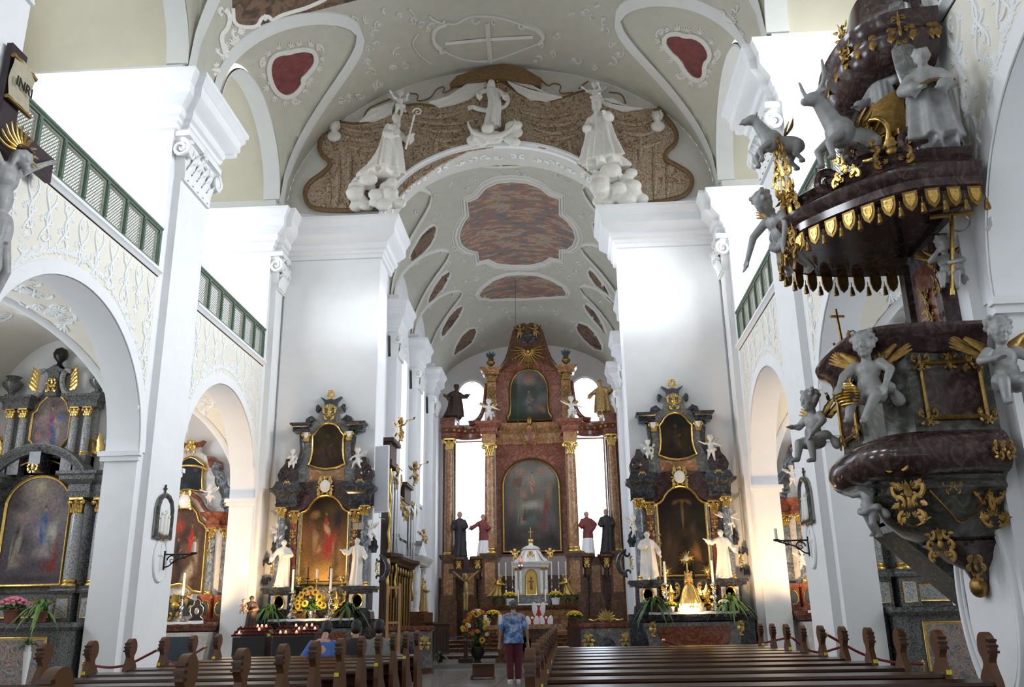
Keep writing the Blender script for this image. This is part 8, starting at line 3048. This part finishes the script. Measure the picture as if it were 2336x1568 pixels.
# ================================================================ VOTIVE CANDLE RACKS
cup = MB()
cup.lathe([(.018, 0), (.026, .045), (.027, .05), (.022, .05), (.016, .01)], seg=10)
cup_u, cup_l = cup.mesh('votive_glass', MAT['red_glass'], 40), cup.mesh('votive_glass', MAT['red_glass_lit'], 40)
fl_ = MB()
fl_.ell((0, 0, .055), (.014, .014, .024), seg=8)
fl_me = fl_.mesh('flame', MAT['flame'], 60)
for (xa, xb, lit, lab) in ((-4.86, -4.2, {(0, 1), (2, 4), (2, 5), (2, 6), (1, 5)}, 'black iron votive rack nearer the friar statue'), (-4.10, -3.28, {(0, 1), (0, 2), (2, 3), (1, 4), (1, 5), (2, 5), (2, 6), (0, 4), (1, 7)}, 'black iron votive rack before the rosary altar')):
 t = thing('votive_rack', lab, 'candle rack', ((xa + xb) / 2, 17.5, .1), 0, 'votive racks')
 L = xb - xa
 for k in range(3):
  m = MB()
  m.box(-L / 2, L / 2, -.22 + .15 * k, -.10 + .15 * k, 1.03 + .06 * k, 1.045 + .06 * k)
  m.box(-L / 2, L / 2, -.225 + .15 * k, -.215 + .15 * k, 1.03 + .06 * k, 1.07 + .06 * k)
  m.build('shelf', MAT['iron'], t, 0)
 m = MB()
 m.box(-L / 2 + .02, L / 2 - .02, -.20, .2, .30, 1.02)
 m.build('cabinet', MAT['wood_black'], t, 0)
 for e in (-1, 1):
  for yy in (-.18, .18):
   m = MB()
   m.box(e * (L / 2 - .04) - .02, e * (L / 2 - .04) + .02, yy - .02, yy + .02, 0, .31)
   m.build('leg', MAT['iron'], t, 0)
 for k in range(3):
  for i in range(8):
   on = (k, i) in lit
   x = (xa + xb) / 2 - L / 2 + L * (i + .5) / 8
   o = link('votive_candle', cup_l if on else cup_u)
   o.location = (x, 17.5 - .16 + .15 * k, 1.146 + .06 * k)
   tag(o, ('burning' if on else 'unlit') + ' red glass votive candle on the ' + lab.replace('black iron votive ', ''), 'candle', 'votive candles')
   if on:
    link('flame', fl_me, o)
# ================================================================ ON THE PILLARS
for (s, lab1, lab2, lab3) in ((-1, 'arched white relief plaque on the pillar across from the pulpit', 'oval stucco medallion under the plaque across from the pulpit', 'iron scroll sconce on the pillar across from the pulpit'), (1, 'arched white relief plaque on the pillar beside the pulpit', 'oval stucco medallion under the plaque beside the pulpit', 'iron scroll sconce on the pillar beside the pulpit')):
 rz = PI / 2 if s < 0 else -PI / 2
 t = thing('station_plaque', lab1, 'relief', (s * 5.54, 15.32, 2.80), rz, 'station plaques')
 o = [(-.28, 0), (.28, 0), (.28, .48), (.22, .62), (.10, .70), (0, .72), (-.10, .70), (-.22, .62), (-.28, .48)]
 m = MB()
 m.prism(o, -.05, 0)
 m.build('plaque', MAT['plaster_white'], t, 0)
 m = MB()
 m.sweep(o, [(-.05, 0), (-.05, -.02), (-.02, -.05), (.02, -.05), (.04, -.02), (.04, 0)], True, 'xz', -.04)
 m.build('frame', MAT['marble_olive'], t, 40)
 m = MB()
 for (x, z, hh) in ((-.12, .08, .36), (.02, .06, .44), (.13, .08, .32)):
  m.cap((x, -.05, z), (x + .02, -.06, z + hh * .7), .05, .035)
  m.ell((x + .02, -.07, z + hh * .85), (.03, .03, .038))
 m.tube([(-.16, -.06, .30), (.14, -.06, .50)], .018, 6)
 m.build('relief_figures', MAT['statue_white'], t, 60)
 orn(t, (0, -.06, .0), .44, .12, 3, n=2)
 m = MB()
 m.box(-.012, .012, -.04, -.015, .72, .90)
 m.box(-.05, .05, -.04, -.015, .82, .845)
 m.build('cross', MAT['wood_dark'], t, 0)
 t = thing('oval_medallion', lab2, 'medallion', (s * 5.54, 15.40, 2.42), rz, 'oval medallions')
 m = MB()
 m.tube([(.24 * math.cos(a), -.01, .36 * math.sin(a)) for a in [i * PI / 18 for i in range(36)]], .028, 6, closed=True)
 m.build('rim', MAT['stucco_white'], t, 60)
 m = MB()
 m.lathe([(.01, .012), (.22, .012), (.22, 0)], seg=30)
 mapmb(m, lambda x, y, z: (x, -z - .004, y * 1.5)).build('field', MAT['plaster_white'], t, 40)
 m = MB()
 m.box(-.012, .012, -.03, -.01, -.2, .26)
 m.box(-.1, .1, -.03, -.01, .06, .085)
 m.build('cross', MAT['stucco_white'], t, 0)
 t = thing('wall_sconce', lab3, 'sconce', (s * 5.54, 15.55, 2.42), rz, 'wall sconces')
 m = MB()
 m.tube([(0, -.02, .10), (0, -.56, .10)], .014, 6)
 m.tube(smooth_line([(0, -.02, -.12), (0, -.12, -.10), (0, -.2, .0), (0, -.36, .04), (0, -.52, .09)], 2), .012, 6)
 spiral(m, (0, -.16, .0), .085, 1.4, .013, 'x', 0, 1)
 spiral(m, (0, -.38, .05), .05, 1.3, .011, 'x', PI, -1)
 m.box(-.02, .02, -.03, 0, -.16, .16)
 m.build('bracket', MAT['iron'], t, 60)
 m = MB()
 m.lathe([(.02, .09), (.05, .10), (.055, .125), (.02, .125)], (0, -.54, 0), 12)
 m.build('drip_pan', MAT['iron'], t, 50)
 m = MB()
 m.lathe([(.026, .12), (.026, .30), (.006, .305)], (0, -.54, 0), 10)
 m.build('candle', MAT['wax'], t, 50)
t = thing('crucifix', 'dark wooden crucifix with thorn-crowned Christ and inscription board on the nave pillar', 'crucifix', (-5.44, 9.55, 3.2), PI / 2)
m = MB()
m.box(-.16, .16, -.02, .06, .0, 5.3)
m.build('upright', MAT['blackboard'], t, 0)
m = MB()
m.box(-1.05, 1.05, -.025, .055, 3.92, 4.28)
m.build('crossbeam', MAT['blackboard'], t, 0)
b = MB()
robe(b, [(0, -.14, 2.55, .17, .13), (0, -.15, 2.75, .19, .14), (0, -.14, 2.92, .16, .12)], 8, .12, 2, 10, 30)
b.ell((0, -.13, 2.85), (.15, .11, .14))
b.ell((0, -.14, 3.15), (.14, .10, .22))
b.ell((0, -.14, 3.45), (.18, .12, .2))
for e in (-1, 1):
 b.cap((e * .16, -.12, 3.55), (e * .52, -.1, 3.86), .065, .05)
 b.cap((e * .52, -.1, 3.86), (e * .86, -.08, 4.12), .05, .033)
 hand(b, (e * .86, -.08, 4.12), (e * .8, 0, .55), 1.1, e)
 b.cap((e * .08, -.14, 2.75), (e * .09, -.26, 2.2), .095, .062)
 b.cap((e * .09, -.26, 2.2), (e * .05, -.12, 1.65), .06, .04)
 b.cap((e * .05, -.12, 1.65), (e * .03, -.2, 1.48), .04, .035)
head(b, (.06, -.26, 3.74), .5, .25, 1.15, 'long', True)
link('corpus', fuse(b, 'corpus', .016, MAT['statue_grey']), t)
m = MB()
for i in range(11):
 a = .1 + i * .30
 m.tube(smooth_line([(.06 + .14 * math.cos(a), -.22, 3.78 + .14 * math.sin(a)), (.06 + .28 * math.cos(a + .12), -.2, 3.78 + .28 * math.sin(a + .12)), (.06 + .42 * math.cos(a), -.2, 3.78 + .42 * math.sin(a))], 2), [.03, .022, .006], 6)
m.build('flaming_halo', MAT['gilding'], t, 60)
m = MB()
m.tube([(.06 + .11 * math.cos(a), -.25 + .11 * math.sin(a), 3.83 + .012 * math.sin(5 * a)) for a in [i * PI / 12 for i in range(24)]], .02, 6, closed=True)
m.build('crown_of_thorns', MAT['wood_dark'], t, 60)
m = MB()
m.grid(lambda u, v: (-.16 + .46 * u, -.06 - .03 * math.sin(PI * u) - .02 * math.cos(7 * v), 4.50 + .62 * v), 10, 10)
ti = m.build('titulus', MAT['parchment'], t, 60)
m = MB()
m.tube([(-.18, -.07, 5.10), (.32, -.07, 5.06)], .035, 8)
m.build('scroll_edge', MAT['gilding_old'], ti, 60)
m = MB()
m.tube([(-.18, -.07, 4.50), (.32, -.07, 4.50)], .03, 8)
m.build('scroll_edge', MAT['gilding_old'], ti, 60)
txt = bpy.data.curves.new('inscription', 'FONT')
txt.body = 'INRI'
txt.size = .19
txt.extrude = .006
txt.align_x = 'CENTER'
txt.materials.append(MAT['ink_black'])
to = link('inscription', txt)
tm = bpy.data.meshes.new_from_object(to.evaluated_get(bpy.context.evaluated_depsgraph_get()))
bpy.data.objects.remove(to)
to = link('inscription', tm, ti)
to.rotation_euler = (PI / 2, 0, 0)
to.location = (.07, -.115, 4.72)
# ================================================================ ROPES
def rope(label, pts, r=.018):
 t = thing('barrier_rope', label, 'rope', pts[0], 0, 'red barrier ropes')
 q = [tuple(Vector(p) - Vector(pts[0])) for p in smooth_line(pts, 3)]
 m = MB()
 m.tube(q, r, 7)
 m.build('cord', MAT['rope_red'], t, 60)
 for e in (q[0], q[-1]):
  m = MB()
  m.ell(e, (.03, .03, .03), seg=8)
  m.build('hook', MAT['brass'], t, 60)
 e = q[-1]
 zf = -.10 + SLOPE * pts[-1][1] - pts[0][2]
 m = MB()
 m.lathe([(.13, zf + .005), (.12, zf + .03), (.02, zf + .05), (.018, e[2]), (.03, e[2] + .03), (.005, e[2] + .06)], (e[0], e[1], 0), 12)
 m.build('stanchion', MAT['brass'], t, 50)
rope('red rope hung from a pew end to the crucifixion altar', [(3.1, 16.5, .95), (3.9, 17.2, .66), (5.3, 16.9, .95)])
rope('red rope beside the pew ends near the sconce pillar', [(4.85, 14.6, 1.0), (5.2, 14.75, .72), (5.65, 14.6, .86)])
rope('red rope from a pew end toward the altar behind the pulpit', [(4.85, 12.6, 1.05), (5.5, 12.9, .70), (6.4, 13.6, .62)])
rope('red rope from a pew end along the speckled altar chapel', [(-4.15, 12.6, 1.0), (-4.8, 12.9, .74), (-5.6, 13.4, .8)])
rope('red rope across the chapel of the crimson altar', [(-4.2, 14.4, 1.0), (-5.2, 15.6, .66), (-5.9, 16.4, .95)])
# ================================================================ CHANCEL FURNITURE
t = thing('wooden_stand', 'light wooden ladder-like stand in front of the organ', 'stand', (-2.05, 18.6, .12), .25)
for e in (-1, 1):
 m = MB()
 m.box(e * .12 - .028, e * .12 + .028, -.02, .02, 0, 1.98)
 m.build('upright', MAT['wood_light'], t, 0)
for z in (.35, .85, 1.22, 1.90):
 m = MB()
 m.box(-.095, .095, -.015, .015, z - .025, z + .025)
 m.build('rung', MAT['wood_light'], t, 0)
m = MB()
m.box(-.16, .16, -.2, .2, 0, .05)
m.build('foot', MAT['wood_light'], t, 0)
t = thing('processional_cross', 'brown wooden standing crucifix beside the autumn flowers', 'crucifix', (-1.42, 26.2, .30))
m = MB()
m.box(-.06, .06, -.04, .04, .1, 2.85)
m.build('upright', MAT['wood_dark'], t, 0)
m = MB()
m.box(-.48, .48, -.045, .035, 2.42, 2.54)
m.build('crossbeam', MAT['wood_dark'], t, 0)
b = MB()
b.ell((0, -.08, 2.0), (.07, .06, .2))
for e in (-1, 1):
 b.cap((e * .06, -.08, 2.2), (e * .36, -.06, 2.46), .035, .022)
 b.cap((e * .04, -.08, 1.85), (e * .03, -.1, 1.4), .045, .025)
head(b, (0, -.12, 2.32), .2, .2, .7, 'long', True)
link('corpus', fuse(b, 'corpus', .012, MAT['robe_gold']), t)
m = MB()
m.box(-.2, .2, -.16, .16, 0, .12)
m.build('base', MAT['wood_dark'], t, 0)
t = thing('celebration_altar', 'brown stone table altar between the woman and the chancel steps', 'altar', (.25, 25.9, .30))
m = MB()
m.box(-.72, .72, -.35, .35, 0, .86)
m.box(-.80, .80, -.42, .42, 0, .12)
m.build('block', MAT['marble_brown'], t, 0)
m = MB()
m.box(-1.02, 1.02, -.52, .52, .86, .98)
m.build('table_slab', MAT['marble_ochre'], t, 0)
m = MB()
m.lathe([(.01, 0), (.17, 0), (.18, .02), (.2, 0)], seg=20)
mapmb(m, lambda x, y, z: (x, -.36 - z, .48 + y)).build('roundel', MAT['marble_dark'], t, 30)
t1 = mum_pot('yellow_chrysanthemum', 'yellow chrysanthemum on the stone table altar, behind the woman', (-.62, 25.75, 1.28), .34, pot='terracotta', seed=21, group='yellow chrysanthemums in the chancel')
for (x, lab) in ((-.82, 'stout cream candle on the stone table altar, outer side of the chrysanthemum'), (-.42, 'stout cream candle on the stone table altar, inner side of the chrysanthemum')):
 m = MB()
 m.lathe([(.05, 0), (.05, .26), (.045, .27), (.01, .265)], seg=14)
 o = m.build('stout_candle', MAT['wax'], None, 40)
 o.location = (x, 25.6, 1.28)
 tag(o, lab, 'candle', 'stout candles on the table altar')
for (x, z, y, lab) in ((.60, 1.60, 27.4, 'red paper angel with white wings, topmost of three'), (.42, 1.22, 26.85, 'red paper angel with white wings, lower, beside the woman'), (.82, 1.22, 26.85, 'red paper angel with white wings, lower, above the red cloth')):
 t = thing('paper_angel', lab, 'ornament', (x, y, z - .14), 0, 'red and white paper angels')
 m = MB()
 m.lathe([(.12, 0), (.03, .34), (.01, .35)], seg=12)
 m.build('dress', MAT['cloth_red'], t, 40)
 m = MB()
 m.ell((0, 0, .38), .04)
 m.build('head', MAT['linen'], t, 60)
 for e in (-1, 1):
  m = MB()
  m.ell((e * .11, -.03, .24), (.085, .02, .21), (0, e * .16, 0), seg=12, rings=8)
  m.build('wing', MAT['paper_white'], t, 60)
m = MB()
m.box(-.5, .5, -.85, -.25, 0, .76)
m.box(-.3, .3, -.25, .25, 0, 1.16)
o = m.build('display_stand', MAT['cloth_red'], None, 0)
o.location = (.6, 27.4, .30)
tag(o, 'stepped stand under red cloth carrying the paper angels', 'stand')
for (x0, x1, lab) in ((1.75, 3.0, 'grey marble communion rail with gilded ornaments before the crucifixion altar side'), (-3.0, -1.9, 'dark marble communion rail before the organ')):
 t = thing('communion_rail', lab, 'communion rail', ((x0 + x1) / 2, 22.9, .17), 0, 'communion rails')
 L = x1 - x0
 m = MB()
 m.box(-L / 2, L / 2, -.12, .12, .12, .98)
 m.build('panel', MAT['marble_grey'], t, 0)
 m = MB()
 m.sweep([(-L / 2, .16), (-L / 2, -.12), (L / 2, -.12), (L / 2, .16)], [(-.2, .98), (0, .98), (.05, 1.02), (.06, 1.09), (-.2, 1.12)])
 m.box(-L / 2, L / 2, -.1, .16, .98, 1.118)
 m.build('handrail', MAT['marble_red'], t, 30)
 m = MB()
 m.box(-L / 2 - .05, L / 2 + .05, -.18, .16, 0, .14)
 m.build('plinth', MAT['marble_brown'], t, 0)
 m = MB()
 m.ell((0, -.12, .55), (.2, .04, .22), seg=16, rings=8)
 m.build('roundel', MAT['marble_dark'], t, 60)
 for e in (-1, 1):
  orn(t, (e * L * .36, -.15, .72), .3, .34, 4, n=3)
t = thing('crown_ornament', 'gilded leafy crown ornament on the communion rail near the crucifixion altar', 'ornament', (2.38, 22.9, 1.30))
m = MB()
for i in range(9):
 a = .25 + i * (PI - .5) / 8
 leaf(m, (.03 * math.cos(a), 0, .03), a, .30 - .08 * abs(i - 4) / 4, .045, .25)
m.tube(smooth_line([(-.42, 0, .06), (-.3, 0, .02), (-.15, 0, .08), (0, 0, .03), (.15, 0, .08), (.3, 0, .02), (.42, 0, .06)], 2), .028, 6)
m.build('gilded_leaves', MAT['gilding'], t, 60)
t2 = copy_tree(t1, None, (1.62, 24.6, 1.2), label='yellow chrysanthemum on a wooden plinth beside the communion rail')
m = MB()
m.box(-.2, .2, -.18, .18, 0, .95)
m.box(-.24, .24, -.22, .22, .95, 1.02)
o = m.build('flower_plinth', MAT['wood_dark'], None, 0)
o.location = (1.62, 24.6, .18)
tag(o, 'dark wooden plinth under the chrysanthemum beside the communion rail', 'plinth')
for (x, y, lab) in ((1.24, 24.5, 'small wooden altar stool with pale cushion beside the flower plinth'),):
 t = thing('altar_stool', lab, 'stool', (x, y, .18))
 m = MB()
 m.box(-.24, .24, -.2, .2, .44, .48)
 m.build('seat', MAT['wood_dark'], t, 0)
 m = MB()
 m.box(-.22, .22, -.18, .18, .48, .54)
 m.build('cushion', MAT['linen'], t, 0)
 for ex in (-1, 1):
  for ey in (-1, 1):
   m = MB()
   m.box(ex * .2 - .02, ex * .2 + .02, ey * .16 - .02, ey * .16 + .02, 0, .44)
   m.build('leg', MAT['wood_dark'], t, 0)
t = thing('kneeling_bench', 'small wooden kneeling bench on the floor beside the woman', 'kneeler', (-.42, 20.6, .14))
t.scale = (.8, .8, .5)
m = MB()
m.box(-.3, .3, -.02, .02, .1, .62)
m.build('front_board', MAT['wood_pew_end'], t, 0)
m = MB()
m.box(-.32, .32, -.16, .12, .62, .67)
m.build('top', MAT['wood_pew_end'], t, 0)
m = MB()
m.box(-.3, .3, -.42, -.12, .14, .2)
m.build('knee_board', MAT['wood_pew'], t, 0)
for e in (-1, 1):
 m = MB()
 m.box(e * .3 - .02, e * .3 + .02, -.42, .04, 0, .14)
 m.build('side', MAT['wood_pew_end'], t, 0)
t = thing('wall_aedicule', 'white marble aedicule with columns and small statue on the chancel wall beyond the organ', 'wall shrine', (-3.45, 29.3, .30), PI / 2)
m = MB()
m.box(-.95, .95, -.5, .5, 0, 1.42)
m.build('base', MAT['marble_brown'], t, 0)
m = MB()
m.box(-.6, .6, -.05, .5, 1.42, 3.0)
m.build('niche_wall', MAT['marble_white'], t, 0)
for e in (-1, 1):
 column(t, e * .72, -.2, 1.42, 2.85, .09, 'marble_white', 'statue_white', 'statue_white', 16)
m = MB()
m.sweep([(-.95, .5), (-.95, -.38), (.95, -.38), (.95, .5)], [(-.2, 2.85), (0, 2.85), (.02, 2.95), (.08, 3.02), (.1, 3.1), (-.2, 3.14)])
m.build('cornice', MAT['marble_white'], t, 30)
m = MB()
m.prism([(-1.0, 3.12), (1.0, 3.12), (.3, 3.45), (.2, 3.62), (-.2, 3.62), (-.3, 3.45)], -.3, .5)
m.build('pediment', MAT['marble_grey'], t, 0)
put_putto('small putto on top of the white wall aedicule', (-3.1, 29.0, 3.95), 1.0, .5, 'sit', 'robe_gold', 'gilding_old')
b = saint(1.0, 41, turn=.2, hair='veil')
statue('saint_statue', 'small pale saint statue standing in the white wall aedicule', 'statue', b, .016, MAT['robe_gold'], (-3.12, 29.3, 1.725), PI / 2)
t = thing('choir_stall', 'low dark wooden choir stall in front of the white wall aedicule', 'choir stall', (-2.6, 29.0, .30), PI / 2)
m = MB()
m.box(-2.4, 2.4, -.05, .05, 0, 1.05)
m.build('front', MAT['wood_dark'], t, 0)
m = MB()
m.box(-2.45, 2.45, -.2, .1, 1.05, 1.1)
m.build('desk', MAT['wood_dark'], t, 0)
for k in range(6):
 m = MB()
 m.box(-2.2 + k * .75, -1.65 + k * .75, -.065, -.045, .2, .9)
 m.build('panel', MAT['wood_black'], t, 0)
blade_plant('fern_stand', 'dark green foliage plant beside the chancel stall', (-2.2, 26.6, .30), .4, 40, 15, 'wood_black')
